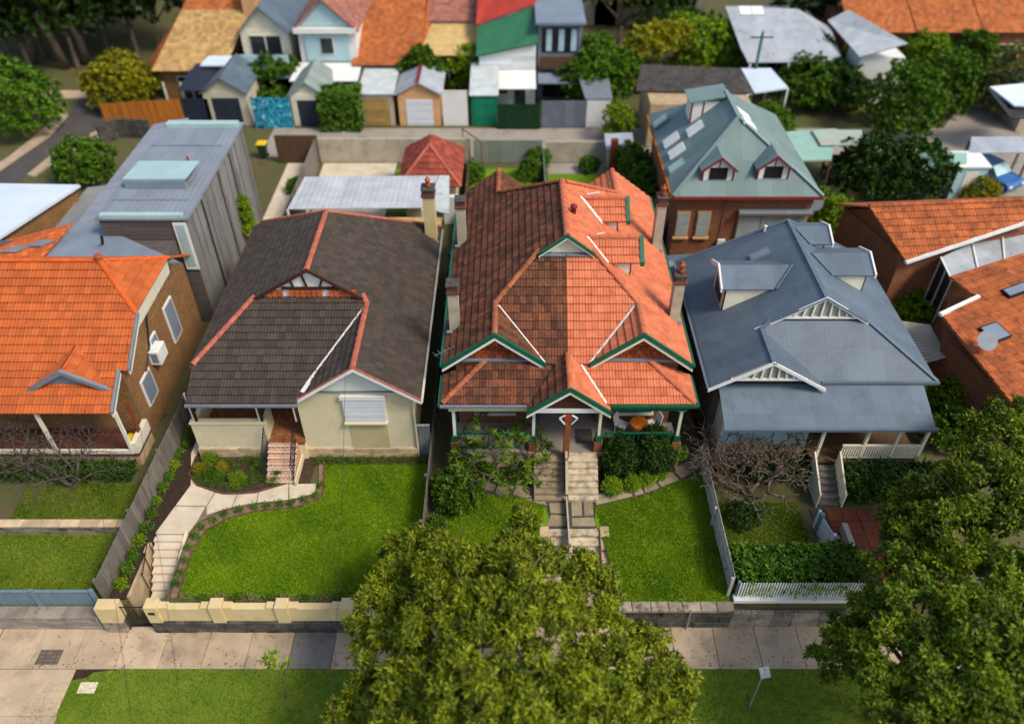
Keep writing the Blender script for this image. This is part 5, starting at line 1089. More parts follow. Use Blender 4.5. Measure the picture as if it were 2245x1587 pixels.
# rear parts of that house: blue grey metal roof, orange rear roof with skylights
rr = thing('rear_extension', 'grey metal and orange tiled rear roofs behind the vivid orange ridge', 'roof extension', (-19, 30, 0))
a = [g(85, 566, 5.2), g(155, 500, 5.2), g(365, 566, 5.2)]; MB().slab([g(88, 566, 5.0), g(165, 492, 5.0), g(240, 505, 5.0), g(395, 575, 5.0)], .1).build('metal_roof', 'metal_greyflat', rr)
pr = Plane([g(0, 572, 5.3), g(88, 566, 5.3), g(158, 490, 4.9), g(70, 515, 4.2)]); MB().slab([g(-40, 580, 5.2), g(90, 566, 5.2), g(158, 490, 5.2)], .08).slab([g(-40, 580, 5.2), g(158, 490, 5.2), g(-40, 540, 4.6)], .08).build('tiled_roof', mat('rear_orange', 'c8622c', 'b85624', 1.2, pat='brick', pw=.3, ph=.34, pbump=.6), rr)
for px, py in ((85, 535), (30, 548)): q = g(px, py, 5.3); MB().slab([q + V(-.6, -.15, 0), q + V(.1, -.15, 0), q + V(.6, .35, 0), q + V(-.05, .35, 0)], .06).build('skylight', 'grey_paint', rr)
MB().tube([g(225, 535, 5.0), g(222, 515, 5.9)], .07, 8).build('flue', 'iron', rr)
MB().box(-26, 29.5, 0, -15.6, 31.3, 4.9).build('wall', 'timber_dark', rr)
# ------------------------------------------------------------------ long grey timber-clad building
gb = thing('timber_building', 'long grey timber clad building with grey metal roof and pale glass strips', 'building', (-16.8, 36, 0))
bx0, bx1, by0, by1, bz = -19.0, -14.75, 31.4, 41.5, 6.0
MB().box(bx0 + .1, by0 + .1, 0, bx1 - .25, by1 - .1, bz - .12).build('wall', 'timber_dark', gb)
MB().box(bx0, by0, bz - .1, bx1, by1, bz).build('roof', 'metal_grey', gb)
MB().box(bx0 + .2, by0 + .05, bz, bx1 - .3, by0 + .35, bz + .14).build('glass_strip', 'glass_pale', gb); MB().box(bx0 + .2, by1 - .7, bz, bx1 - .2, by1 - .2, bz + .2).build('glass_strip', 'glass_pale', gb)
sk = MB().slab([V(-18.6, 34.2, bz + .5), V(-15.6, 34.2, bz + .5), V(-15.6, 36.3, bz + .35), V(-18.6, 36.3, bz + .35)], .06).build('skylight', 'glass_pale', gb); MB().box(-18.55, 34.1, bz, -15.65, 34.25, bz + .42).build('kerb', 'metal_greyflat', sk)
for y in (33.0, 38.6): MB().box(-18.8, y, bz, -15.2, y + .18, bz + .06).build('roof_rib', 'cap_teal' if y > 50 else 'metal_greyflat', gb)
MB().tube([V(-16.4, 36.9, bz), V(-16.4, 36.9, bz + .3)], .06, 8).build('vent_pipe', 'terracotta', gb)
pm = None; y = by0 + .1; k = 0
while y < by1 - .2:
    w_ = random.uniform(.5, .95); w_ = min(w_, by1 - .1 - y); MB().box(bx1 - .25, y + .01, .02, bx1 - .2 + (k % 3) * .05, y + w_ - .01, bz - .13 - (k % 2) * .15).build('cladding_board', 'timber_clad', gb); y += w_; k += 1
for y in (33.4, 36.1, 38.2): MB().tube([V(bx1 - .02, y, .05), V(bx1 - .02, y, bz - .2)], .035, 6).build('downpipe', 'iron', gb)
a = g(368, 490, 5.9); wn = MB().box(-15.55, by0 + .02, 3.2, -14.95, by0 + .095, 5.75).build('window', 'white', gb); MB().box(-15.45, by0 - .0, 3.4, -15.05, by0 + .018, 5.65).build('pane', 'glass_pale', wn)
lr = MB().slab([V(-21.2, 32.2, 4.5), V(-19.05, 32.2, 4.9), V(-19.05, 44.5, 4.9), V(-21.2, 44.5, 4.5)], .1).build('low_roof', mat('metal_lilac', '8b8f95', '80848a', 1, pat='corr', pw=.35, pbump=.5), gb); MB().box(-21.0, 32.3, 0, -19.0, 44.4, 4.4).build('low_wall', 'render_grey', gb)
MB().slab([V(-23.6, 32.0, 3.1), V(-21.2, 32.0, 3.4), V(-21.2, 39.5, 3.4), V(-23.6, 39.5, 3.1)], .1).build('flat_roof', mat('mesh_grey', '77797a', '8d8a80', .6), gb); MB().box(-23.5, 32.1, 0, -21.2, 39.4, 3.05).build('low_wall', 'render_grey', gb)
# white flat-roofed building at the left margin
wb = thing('white_roof_building', 'flat white roofed building with a brown brick side at the margin', 'building', (-28, 36, 0)); wp = [g(-150, 400, 4.0), g(175, 405, 4.0), g(-10, 525, 4.0), g(-150, 620, 4.0)]
MB().slab(wp, .15).build('roof', mat('roof_white', 'c9d2d9', 'bcc6ce', .5, rough=.4), wb); mb = MB(); ins_ = [Vector((p.x - .3, p.y - .1)) for p in wp]; mb.ext(ins_, 0, 3.84).build('wall', 'brick_brown', wb)
# ------------------------------------------------------------------ orange house at the right edge (turned to the street)
h = thing('orange_roof_house', 'orange tiled brick house with white gutters and skylights beside the blue roof', 'house', (20, 30, 0))
tl, bl, tr_ = g(1905, 452, 5.6), g(1985, 572, 4.1), g(2300, 436, 5.6); n = (bl - tl).cross(tr_ - tl).normalized(); br = rayplane(2300, 468, tl, n)
p1 = Plane([tl, bl, br, tr_]); ro = MB().slab([q - p1.n * .01 for q in p1.pts], .08).build('roof', 'tile_right', h); tiles([p1], ro, 'tile_right', gauge=.36, wid=.3, nobj=300)
caps([tl, tr_], ro, 'tile_right'); MB().beam(bl + V(0, -.05, -.05), br + V(0, -.05, -.05), .18, .14).build('gutter', 'white', h)
back = [tl, tr_, tr_ + V(0, 3, -1.6), tl + V(-.3, 3, -1.6)]; MB().slab(back, .08).build('rear_roof', 'tile_right', h)
dv_ = (br - bl).normalized(); nd = Vector((-dv_.y, dv_.x, 0)).normalized()
wq = [bl + nd * .5 + dv_ * .2, br + nd * .5, tr_ + nd * 1.5, tl + V(-.2, 2.6, 0) + dv_ * .35]
MB().ext([(q.x, q.y) for q in wq], 0, 4.0).slab([V(bl.x + .25, bl.y + .3, 3.9), V(tl.x + .25, tl.y + 2.6, 3.9), V(tl.x + .25, tl.y, 5.45)], .1, (-1, 0, 0)).build('wall', 'brickwall', h)
# glazed link and lower roofs
gk = [g(2062, 565, 3.9), g(2260, 470, 3.9), g(2260, 555, 3.6), g(2085, 612, 3.6)]; lk = MB().slab(gk, .06).build('glass_link_roof', 'metal_silver', h)
for t in (.0, .33, .66, 1.0): a, b = gk[0].lerp(gk[1], t), gk[3].lerp(gk[2], t); MB().beam(a + V(0, 0, .03), b + V(0, 0, .03), .08, .05).build('glazing_bar', 'white', lk)
gw = [g(1995, 690, 0), g(2060, 720, 0)]
lt, lb = g(2082, 606, 4.3), g(2235, 905, 3.2); q1, q2 = g(2310, 530, 4.3), g(2420, 760, 3.2)
n = (lb - lt).cross(q1 - lt).normalized(); c1_, c2_ = rayplane(2140, 655, lt, n), rayplane(2062, 690, lt, n)
p2 = Plane([lt, rayplane(2140, 652, lt, n), rayplane(2065, 692, lt, n), lb, rayplane(2420, 905, lt, n), rayplane(2420, 500, lt, n)])
r2 = MB().slab([q - p2.n * .01 for q in p2.pts], .08).build('roof', 'tile_right', h); tiles([p2], r2, 'tile_right', gauge=.36, wid=.3, nobj=0)
a, b = rayplane(2060, 692, lt, n), rayplane(2145, 652, lt, n); MB().beam(a + V(0, 0, .05), b + V(0, 0, .05), .16, .14).build('gutter', 'white', h)
w2 = [rayplane(2075, 700, lt, n) + V(.35, 0, 0), lb + V(.35, 0, 0), lb + V(6, 0, 0), rayplane(2150, 660, lt, n) + V(6, 0, 0), lt + V(.5, .3, 0)]
MB().ext([(q.x, q.y) for q in w2], 0, 3.0).build('wall', 'brickwall', h)
for px, py, w_, l_ in ((2178, 733, 1.0, .9), (2225, 640, 1.4, .5)): skylight(h, p2, px, py, w_, l_, 'iron', 'metal_greyflat', ht=.18)
q = rayplane(2148, 765, lt, n); ds = thing('satellite_dish', 'pale satellite dish on the orange roof beside the dark skylight', 'satellite dish', q); link('dish', dd, 'grey_paint', ds, Matrix.Translation(q + V(0, -.1, .5)) @ Matrix.Rotation(R(40), 4, 'X')); MB().tube([q - V(0, 0, .05), q + V(0, 0, .5)], .03, 6).build('mast', 'galv', ds)
gl_ = [V(gk[0].x + .1, gk[0].y, .6), gk[0] + V(.1, 0, -.08), gk[3] + V(.1, 0, -.08), V(gk[3].x + .1, gk[3].y, .6)]; wn = MB().slab(gl_, .05).build('link_window', 'dark_glass', h)
for t in (0, .5, 1): MB().beam(gl_[0].lerp(gl_[3], t) + V(-.06, -.03, 0), gl_[1].lerp(gl_[2], t) + V(-.06, -.03, 0), .07, .06, (0, 1, 0)).build('mullion', 'offwhite', wn)
pd = [g(1960, 705, 2.2), g(2040, 715, 2.2), g(2075, 780, 2.2), g(2020, 795, 2.2)]; pg = thing('timber_pergola', 'slatted grey timber pergola between the blue roof and the orange house', 'pergola', (pd[0].x, pd[0].y, 0))
for q in pd: MB().box(q.x - .05, q.y - .05, 0, q.x + .05, q.y + .05, 2.1).build('post', 'timber_grey', pg)
for k in range(14): t = k / 13; MB().beam(pd[0].lerp(pd[3], t), pd[1].lerp(pd[2], t), .16, .04).build('slat', 'render_grey', pg)
# ------------------------------------------------------------------ back yards of the near row
fwall = MB()
def pwall(name, label, x0, x1, y, ht, m, th=.15, cat='wall', z=0): return tag(MB().bbox(x0, y, z, x1, y + th, z + ht, .02).build(name, m), label, cat)
q = g(880, 350, 2.4)
pwall('back_wall', 'grey rendered back wall behind the patio of the cream house', -12.7, -2.7, 48.4, 1.7, 'render_grey'); pwall('back_wall', 'dark brown back wall of the timber building yard', -15.5, -12.75, 48.4, 1.9, 'timber_brown'); pwall('back_wall', 'grey metal back fence behind the lawn of the weathered half', -2.55, 2.0, 48.4, 1.6, mat('fence_sage', '83897c', '767c70', 1.5, pat='corr', pw=.2, pbump=.4), .06, 'fence'); pwall('back_wall', 'grey back fence with bins in front behind the bright half', 2.2, 7.0, 48.4, 1.5, 'render_grey')
def sidewall(label, x, y0, y1, ht, m='timber_grey'):
    f = thing('side_fence', label, 'fence', (x, y0, 0)); n = int((y1 - y0) / .62); me = MB().box(-.03, .01, 0, .03, .6, ht).mesh('panel')
    for k in range(n): link('panel', me, m, f, T(x + random.uniform(-.01, .01), y0 + k * .62, random.uniform(-.03, 0)))
sidewall('weathered side fence between the timber building yard and the patio', -12.75, 36.3, 48.3, 1.9); sidewall('dark side fence between shed and the lawn of the weathered half', -2.75, 37, 48.3, 1.5, 'timber_brown'); sidewall('low grey fence dividing the two rear lawns of the pair', 2.05, 36.4, 48.3, 1.1, 'grey_paint'); sidewall('timber side fence at the rear of the bright half', 6.95, 33, 48.2, 1.6, 'timber_brown')
# hip-roofed shed
sh = thing('garden_shed', 'small cream shed with mottled red hipped tile roof behind the patio', 'shed', (-4.6, 43, 0)); sx0, sx1, sy0, sy1 = -6.6, -2.95, 41.0, 46.0; ap0, ap1 = V(-4.8, 42.9, 4.0), V(-4.8, 44.2, 4.0); ze = 2.3
P_s = [Plane([V(sx0, sy0, ze), V(sx1, sy0, ze), ap0]), Plane([V(sx0, sy0, ze), ap0, ap1, V(sx0, sy1, ze)]), Plane([V(sx1, sy0, ze), ap0, ap1, V(sx1, sy1, ze)])]
rs = MB()
for p in P_s: rs.slab([q - p.n * .01 for q in p.pts], .06)
rs.slab([V(sx0, sy1, ze), V(sx1, sy1, ze), ap1], .06); rs = rs.build('roof', 'tile_shed', sh); tiles(P_s, rs, 'tile_shed', nobj=200, wid=.3, gauge=.36); MB().box(sx0 + .3, sy0 + .3, 0, sx1 - .3, sy1 - .3, 2.3).build('wall', 'cream', sh)
for c in (V(sx0, sy0, ze), V(sx1, sy0, ze)): caps([c, ap0], rs, 'cap_red', r=.09)
tag(MB().box(-4.0, 40.7, 0, -3.1, 41.0, 1.8).build('shed_door', 'white'), 'plain white panel standing beside the shed wall', 'panel')
def wheelie(label, x, y, lid, body='plastic_green'):
    t = thing('wheelie_bin', label, 'bin', (x, y, 0), 'wheelie bins'); MB().add([(x - .2, y - .22, .06), (x + .2, y - .22, .06), (x + .2, y + .2, .06), (x - .2, y + .2, .06), (x - .28, y - .3, 1.0), (x + .28, y - .3, 1.0), (x + .28, y + .28, 1.0), (x - .28, y + .28, 1.0)], [(3, 2, 1, 0), (0, 1, 5, 4), (1, 2, 6, 5), (2, 3, 7, 6), (3, 0, 4, 7), (4, 5, 6, 7)]).build('body', body, t)
    MB().bbox(x - .31, y - .34, 1.0, x + .31, y + .32, 1.08, .03).build('lid', lid, t)
    for s_ in (-1, 1): link('wheel', MB().lathe((0, 0, -.03), [(.1, 0), (.1, .06)], 10).mesh('wheel'), 'rubber', t, Matrix.Translation((x + s_ * .24, y + .2, .1)) @ Matrix.Rotation(R(90), 4, 'Y'))
for lab, px, py, lid in (('yellow lidded bin by the back fence of the bright half', 1218, 350, 'plastic_yellow'), ('red lidded bin by the back fence of the bright half', 1236, 350, 'plastic_red'), ('yellow lidded bin in the narrow passage beside the weathered half', 992, 425, 'plastic_yellow'), ('yellow lidded bin at the brown wall of the timber building yard', 580, 345, 'plastic_yellow')):
    q = g(px, py); wheelie(lab, q.x, q.y, lid)
q = g(1300, 345); bb = thing('outdoor_bench', 'dark outdoor bench against the back fence of the bright half', 'bench', q)
MB().box(q.x - .7, q.y - .2, .4, q.x + .7, q.y + .2, .46).build('seat', 'iron', bb); MB().box(q.x - .7, q.y + .2, .46, q.x + .7, q.y + .25, .9).build('backrest', 'iron', bb)
for s_ in (-1, 1): MB().box(q.x + s_ * .6 - .03, q.y - .18, 0, q.x + s_ * .6 + .03, q.y + .18, .4).build('leg', 'iron', bb)
q = g(1352, 375); ou = thing('outhouse', 'tiny brick outhouse with grey sheet roof behind the bright half', 'outhouse', q); MB().box(q.x - .7, q.y - .6, 0, q.x + .7, q.y + .8, 1.9).build('wall', 'render_grey', ou); MB().slab([V(q.x - .9, q.y - .8, 1.92), V(q.x + .9, q.y - .8, 2.0), V(q.x + .9, q.y + 1, 2.2), V(q.x - .9, q.y + 1, 2.12)], .05).build('roof', 'metal_silver', ou); MB().box(q.x - .62, q.y - 1.0, 0, q.x - .2, q.y - .62, 2.6).build('chimney', 'brick_red', ou)
q = g(1040, 375); tg = thing('garden_trellis', 'rusty brown trellis arch at the rear lawn of the weathered half', 'trellis', q)
MB().beam(V(q.x - .8, q.y + 2, 0), V(q.x - .8, q.y + 2, 2.0), .06, .06, (0, 1, 0)).beam(V(q.x + .5, q.y, 0), V(q.x + .5, q.y, 2.0), .06, .06, (0, 1, 0)).beam(V(q.x - .8, q.y + 2, 2.0), V(q.x + .5, q.y, 2.0), .06, .06).build('frame', 'rust', tg)
q = g(1050, 378, 2.3); tag(MB().slab([V(-2.5, 36.2, 2.7), V(-.8, 36.2, 2.7), V(-.8, 37.4, 2.4), V(-2.5, 37.4, 2.4)], .05).box(-2.4, 36.2, 0, -2.3, 36.3, 2.66).box(-.95, 37.2, 0, -.85, 37.3, 2.4).box(-2.4, 37.2, 0, -2.3, 37.3, 2.4).build('rear_awning', 'roof_pale'), 'pale rear awning behind the weathered tiled wing', 'awning')
# ------------------------------------------------------------------ garages and fences along the lane
def gable_shed(name, label, cat, x0, x1, y0, y1, ht, rise, wall, roofm, door, capm=None, group=None, dm=(.18, .82, .82), z=0, ov=.2, doorname='roller_door', wallname='wall'):
    t = thing(name, label, cat, ((x0 + x1) / 2, y0, z), group); xm = (x0 + x1) / 2
    MB().box(x0, y0, z, x1, y1, z + ht).slab([V(x0, y0 + .05, z + ht), V(x1, y0 + .05, z + ht), V(xm, y0 + .05, z + ht + rise)], .05, (0, -1, 0)).build(wallname, wall, t)
    k = rise / (xm - x0); r_ = MB()
    for s_, xe in ((-1, x0), (1, x1)): r_.slab([V(xm, y0 - ov, z + ht + rise + .06), V(xm, y1 + ov, z + ht + rise + .06), V(xe + s_ * ov, y1 + ov, z + ht + .06 - k * ov), V(xe + s_ * ov, y0 - ov, z + ht + .06 - k * ov)], .06)
    ro = r_.build('roof', roofm, t)
    if capm: MB().box(xm - .12, y0 - ov - .01, z + ht + rise + .02, xm + .12, y1 + ov, z + ht + rise + .1).build('ridge_cap', capm, ro)
    if door: MB().box(x0 + (x1 - x0) * dm[0], y0 - .03, z + .02, x0 + (x1 - x0) * dm[1], y0 - .002, z + ht * dm[2]).build(doorname, door, t)
    return t, ro
def flat_shed(name, label, cat, x0, x1, y0, y1, hf, hb, wall, roofm, door, dm=(.12, .88, .85), group=None, z=0, ov=.12):
    t = thing(name, label, cat, ((x0 + x1) / 2, y0, z), group); MB().box(x0, y0, z, x1, y1, z + min(hf, hb) - .02).build('wall', wall, t)
    MB().slab([V(x0 - ov, y0 - ov, z + hf), V(x1 + ov, y0 - ov, z + hf), V(x1 + ov, y1 + ov, z + hb), V(x0 - ov, y1 + ov, z + hb)], .08).build('roof', roofm, t)
    if door: MB().box(x0 + (x1 - x0) * dm[0], y0 - .03, z + .02, x0 + (x1 - x0) * dm[1], y0 - .002, z + hf * dm[2]).build('roller_door', door, t)
    return t
def gx(px, py=282): return g(px, py).x
LY = 54.0
f = palings('timber_fence', 'orange brown timber fence by the side street corner', (g(240, 285).x, 53.2), (g(405, 280).x, 54.0), 0, 0, 2.0, 'timber_orange', .16, .01)
nv_ = thing('carport', 'dark navy carport with white sheet roof section beside the gabled garage', 'carport', (gx(437), LY, 0)); xa, xb = gx(408), gx(466)
MB().box(xa, LY, 0, xb, LY + .1, 2.0).build('gate', 'navy', nv_); MB().slab([V(xa, LY, 2.6), V(xb, LY, 2.6), V(xb, LY + 3, 2.9), V(xa, LY + 3, 2.9)], .08).build('roof', 'roller', nv_); MB().slab([V(xa + .8, LY + 3, 3.2), V(xb + 1.2, LY + 3, 3.2), V(xb + 1.2, LY + 4.6, 3.3), V(xa + 1.0, LY + 4.6, 3.3)], .08).build('rear_roof', 'roof_white', nv_); MB().box(xa, LY + 3, 0, xb, LY + 4.5, 2.8).build('wall', 'navy', nv_)
gable_shed('garage', 'beige gabled garage with blue grey roof and dark roller door', 'garage', gx(466, 270), gx(557, 270), LY, LY + 4.2, 2.5, 1.0, mat('beige', 'c0b49c', 'b3a78f', 1.5), 'metal_blue', 'roller', group='lane garages')
t = thing('mural_fence', 'lane fence painted with turquoise and blue graffiti', 'fence', (gx(602), LY, 0)); MB().box(gx(562), LY - .4, 0, gx(645), LY - .3, 2.2).build('panel', 'graffiti', t); MB().box(gx(562), LY - .295, 0, gx(562) + .1, LY - .2, 2.25).box(gx(645) - .1, LY - .295, 0, gx(645), LY - .2, 2.25).build('post', 'timber_brown', t)
gable_shed('garage', 'garage with green grey roof, white gable and dark door beside the mural', 'garage', gx(648, 275), gx(722, 275), LY, LY + 4, 2.3, .9, 'offwhite', mat('roof_sage', '86918a', '79847d', 1.2, pat='corr', pw=.3), 'roller', group='lane garages')
flat_shed('garage', 'flat roofed garage with tan roller door behind the big hedge', 'garage', gx(797, 272), gx(868, 272), LY, LY + 3.8, 2.4, 2.6, 'render_grey', 'roof_pale', 'tan_door', group='lane garages')
gable_shed('garage', 'peach framed garage with grey roof, red ridge and white roller door', 'garage', gx(878, 275), gx(968, 275), LY, LY + 3.8, 2.4, .8, 'peach', 'metal_silver', 'shutter', 'red_trim', group='lane garages')
t = thing('lane_gate', 'white panel gate between the white garage door and green garage', 'gate', (gx(998), LY, 0)); MB().box(gx(972), LY, 0, gx(1026), LY + .08, 2.5).build('panel', 'white', t); MB().box(gx(972), LY - .02, 2.5, gx(1026), LY + .1, 2.56).build('frame', 'offwhite', t)
flat_shed('garage', 'narrow garage with emerald green door and pale sloping roof', 'garage', gx(1035, 272), gx(1090, 272), LY, LY + 4.2, 2.3, 2.9, 'green_door', 'roof_pale', mat('green_door2', '0c7a58', '0b6c4e', 1.2, pat='plank', pw=9, ph=.4, pbump=.3), group='lane garages')
palings('lane_fence', 'dark green panel fence along the lane beside the emerald garage', (gx(1093), LY - .6), (gx(1182), LY - .6), 0, 0, 1.9, 'dkgreen', .8, .01, pname='panel'); palings('lane_fence', 'blue grey panel fence along the lane beside the white gate', (gx(1187), LY - .3), (gx(1283), LY - .3), 0, 0, 2.0, mat('fence_bg', '6a7078', '5f656d', 2, tint=.08), .78, .01, pname='panel')
t = thing('lane_gate', 'plain white roller gate beside the blue grey lane fence', 'gate', (gx(1308), LY, 0)); MB().box(gx(1284), LY - .3, 0, gx(1335), LY - .1, 2.1).build('panel', 'white', t); MB().slab([V(gx(1280), LY - .35, 2.15), V(gx(1338), LY - .35, 2.15), V(gx(1338), LY + 3, 2.4), V(gx(1270), LY + 3, 2.4)], .06).build('roof', 'grey_paint', t)
# ------------------------------------------------------------------ houses beyond the lane
RY = 62.5
def face(t, x0, x1, y, z0, z1, m='dark_glass', name='window', frame=None, n=1):
    o = MB().box(x0, y - .06, z0, x1, y - .002, z1).build(name, frame or 'offwhite', t); w_ = (x1 - x0) / n
    for k in range(n): MB().box(x0 + k * w_ + .06, y - .08, z0 + .06, x0 + (k + 1) * w_ - .06, y - .062, z1 - .06).build('pane', m, o)
def xa_(px, y, z=3.): return gy(px, 100, y).x
def X(px, y, z):
    # world x of photo column px for a point at depth y, height z
    fw = y * _c - (z - CAMZ) * _s; return (px - 1122.5) * fw / FPX
t = thing('lane_house', 'tan tiled house with solar panels and a pergola beside the yellow shrub', 'house', (X(400, RY, 2), RY, 0)); x0, x1 = X(318, 61, 3), X(470, 61, 3)
pa = Plane([V(x0, 61, 3.0), V(x1, 61, 3.0), V(x1 + 1.2, 66.5, 6.0), V(x0 + 1.2, 66.5, 6.0)]); ro = MB().slab(pa.pts, .1).build('roof', 'roof_tan', t); MB().slab([V(x0 + 1.2, 66.5, 6.0), V(x1 + 1.2, 66.5, 6.0), V(x1 + 1.5, 73, 8.6), V(x0 + 2.0, 73, 8.6)], .1).build('upper_roof', 'roof_rust', t)
for k in range(3): a = V(x0 + 3.2 + k * .9, 68, 6.75); MB().slab([a, a + V(.85, 0, 0), a + V(.9, 2.2, .9), a + V(.05, 2.2, .9)], .05).build('solar_panel', 'solar', t)
MB().box(x0 + .4, 61.6, 0, x1, 72, 2.9).build('wall', 'brick_brown', t); face(t, x0 + 1.5, x1 - 1, 61.6, .2, 2.3, 'dark_glass', n=3)
MB().slab([V(x0, 61, 3.02), V(x0 - 1.8, 64, 2.0), V(x0 - .6, 70, 3.5), V(x0 + 1.2, 66.5, 6.0)], .08).build('hip_roof', 'roof_rust', t)
for k in range(5): MB().box(x0 + .8 + k * 1.3, 60.3, 0, x0 + .92 + k * 1.3, 60.42, 2.3).build('post', 'offwhite', t)
MB().box(x1 + .8, 66, 0, x1 + 1.8, 72, 8.3).build('chimney_wall', 'peach', t)
def gabled(label, pl, pr, y0, y1, he, rise, wall, roofm, fy=None):
    x0, x1 = X(pl, y0, he), X(pr, y0, he); return gable_shed('lane_house', label, 'house', x0, x1, y0, y1, he, rise, wall, roofm, None, ov=.4), x0, x1
(t, ro), x0, x1 = gabled('blue grey gabled house with a glazed upper balcony', 512, 615, 63, 74, 5.6, 2.0, 'offwhite', 'metal_blue')
face(t, x0 + .6, x1 - .6, 63, 3.2, 5.2, 'dark_glass', n=2); MB().box(x0 - .1, 61.6, 2.9, x1 + .1, 63, 3.05).build('balcony_floor', 'grey_paint', t); MB().box(x0 - .05, 61.6, 3.05, x1 + .05, 61.66, 4.1).build('balcony_glass', 'pale_blue', t); MB().slab([V(x0 - .4, 60.6, 2.6), V(x1 + .4, 60.6, 2.6), V(x1 + .4, 63, 2.9), V(x0 - .4, 63, 2.9)], .06).build('awning', 'metal_blue', t); face(t, x0 + .4, x1 - .4, 63, .2, 2.3, 'dark_room', n=2)
(t, ro), x0, x1 = gabled('white two storey house with pale blue gable and white awning', 640, 762, 62.5, 73, 6.2, 2.2, 'white', 'roof_pink')
MB().slab([V(x0 + .3, 62.44, 6.2), V(x1 - .3, 62.44, 6.2), V((x0 + x1) / 2, 62.44, 8.1)], .04, (0, -1, 0)).build('gable_panel', 'pale_blue', t); MB().box(x0 - .2, 62.0, 5.7, x1 + .2, 62.4, 6.1).build('fascia', 'white', t)
MB().box(x0 + .5, 62.3, 3.3, x1 - .5, 62.49, 5.5).build('wall_panel', 'pale_blue', t); face(t, (x0 + x1) / 2 - .5, (x0 + x1) / 2 + .5, 62.3, 3.9, 5.3); MB().slab([V(x0 - .5, 59.8, 2.7), V(x1 + .3, 59.8, 2.7), V(x1 + .3, 62.4, 3.1), V(x0 - .3, 62.4, 3.1)], .08).build('awning', 'white', t); face(t, x0 + .4, x1 - .4, 62.5, .1, 2.3, 'dark_room', n=3)
for x in (x0 - .2, x1 + .1): MB().box(x - .06, 59.9, 0, x + .06, 60.0, 2.65).build('post', 'white', t)
def skillion(label, pl, pr, y0, y1, hf, hb, wall, roofm, z=0):
    x0, x1 = X(pl, y0, hf), X(pr, y0, hf); t = flat_shed('lane_house', label, 'house', x0, x1, y0, y1, hf, hb, wall, roofm, None, ov=.3); return t, x0, x1
t, x0, x1 = skillion('weathered orange tiled house with a row of small rear windows', 778, 905, 62, 72, 3.2, 7.2, 'render_grey', 'roof_rust')
for k in range(4): face(t, x0 + .8 + k * 1.4, x0 + 1.7 + k * 1.4, 62, .6, 2.2, 'dark_glass')
MB().slab([V(x1 + .3, 62, 3.2), V(x1 + 1.4, 64, 2.6), V(x1 + 1.6, 72, 3.2), V(x1 + .5, 72, 7.2)], .08).build('side_roof', 'roof_rust', t)
t, x0, x1 = skillion('house with faded pink tiles above a cream sheet roof', 922, 1036, 63, 67, 3.6, 4.6, 'timber_brown', 'sheet_cream'); MB().slab([V(x0 - .2, 67, 4.8), V(x1 + .2, 67, 4.8), V(x1 + .3, 75, 8.4), V(x0 + .2, 75, 8.4)], .1).build('upper_roof', 'roof_pink', t); face(t, x0 + .5, x1 - .5, 63, .3, 2.2, 'dark_room', n=2); MB().box(x0, 67, 0, x1, 74, 4.6).build('rear_wall', 'render_grey', t)
t = thing('lane_house', 'white weatherboard house with green lean-to and red main roof', 'house', (X(1110, 61, 2), 61, 0)); x0, x1 = X(1052, 61, 4), X(1172, 61, 4)
MB().box(x0, 61, 0, x1, 63, 4.25).build('wall', mat('weatherboard', 'd8dad8', 'cfd2d0', 1.5, pat='plank', pw=9, ph=.2, pbump=.3, pcol='a9adab'), t); MB().slab([V(x0 - .2, 60.7, 4.4), V(x1 + .1, 60.7, 5.5), V(x1 + .1, 65.8, 6.6), V(x0 - .2, 64.6, 5.3)], .1).build('lean_to_roof', 'roof_green', t); MB().slab([V(x0 - .3, 64.5, 5.5), V(x1 + .1, 65.7, 6.8), V(x1 + .3, 74, 9.0), V(x0 - .1, 74, 9.0)], .1).build('main_roof', 'roof_red', t)
MB().slab([V(x0, 60.97, 4.2), V(x1, 60.97, 4.2), V(x1, 60.97, 5.25)], .05, (0, -1, 0)).build('gable_panel', 'white', t); MB().box(x0 + .1, 63, 0, x1, 73, 4.4).build('rear_wall', 'white', t); MB().slab([V(x0, 58.6, 2.6), V(x1, 58.6, 2.6), V(x1, 60.95, 3.1), V(x0, 60.95, 3.1)], .08).build('awning', 'white', t)
face(t, x1 - 2.9, x1 - 2.0, 61, 1.0, 2.3, 'dark_glass'); MB().box(x1 - 1.5, 60.9, .1, x1 - .7, 60.99, 2.2).build('door', 'navy', t); MB().box(x0 + .3, 60.2, 0, x0 + .42, 60.3, 2.7).build('post', 'white', t)
t = thing('lane_house', 'dark grey modern house with glazed upper floor and brown panel', 'house', (X(1228, 62, 2), 62, 0)); x0, x1 = X(1183, 62, 4), X(1275, 62, 4)
MB().box(x0, 62, 0, x1, 72, 6.6).build('wall', 'grey_paint', t); MB().box(x0 - .2, 61.5, 6.6, x1 + .2, 72, 6.8).build('roof', 'metal_greyflat', t); face(t, x0 + .3, x1 - .3, 62, 4.2, 6.2, 'dark_glass', n=4, frame='iron'); MB().box(x0 + .1, 61.2, 3.1, x1 - .1, 61.3, 4.1).build('balcony_panel', 'timber_brown', t); MB().box(x0 + .1, 61.2, 3.0, x1 - .1, 62, 3.1).build('balcony_floor', 'iron', t)
MB().slab([V(x0, 60.0, 2.4), V(x1, 60.0, 2.4), V(x1, 62, 2.8), V(x0, 62, 2.8)], .08).build('awning', 'metal_greyflat', t); face(t, x0 + .4, x1 - .4, 62, .2, 2.2, 'dark_room', n=2, frame='timber_brown')
for k in range(3): MB().box(x0 + .6 + k * .9, 61.9, 4.3, x0 + 1.0 + k * .9, 61.918, 6.1).build('curtain', 'pale_blue', t)
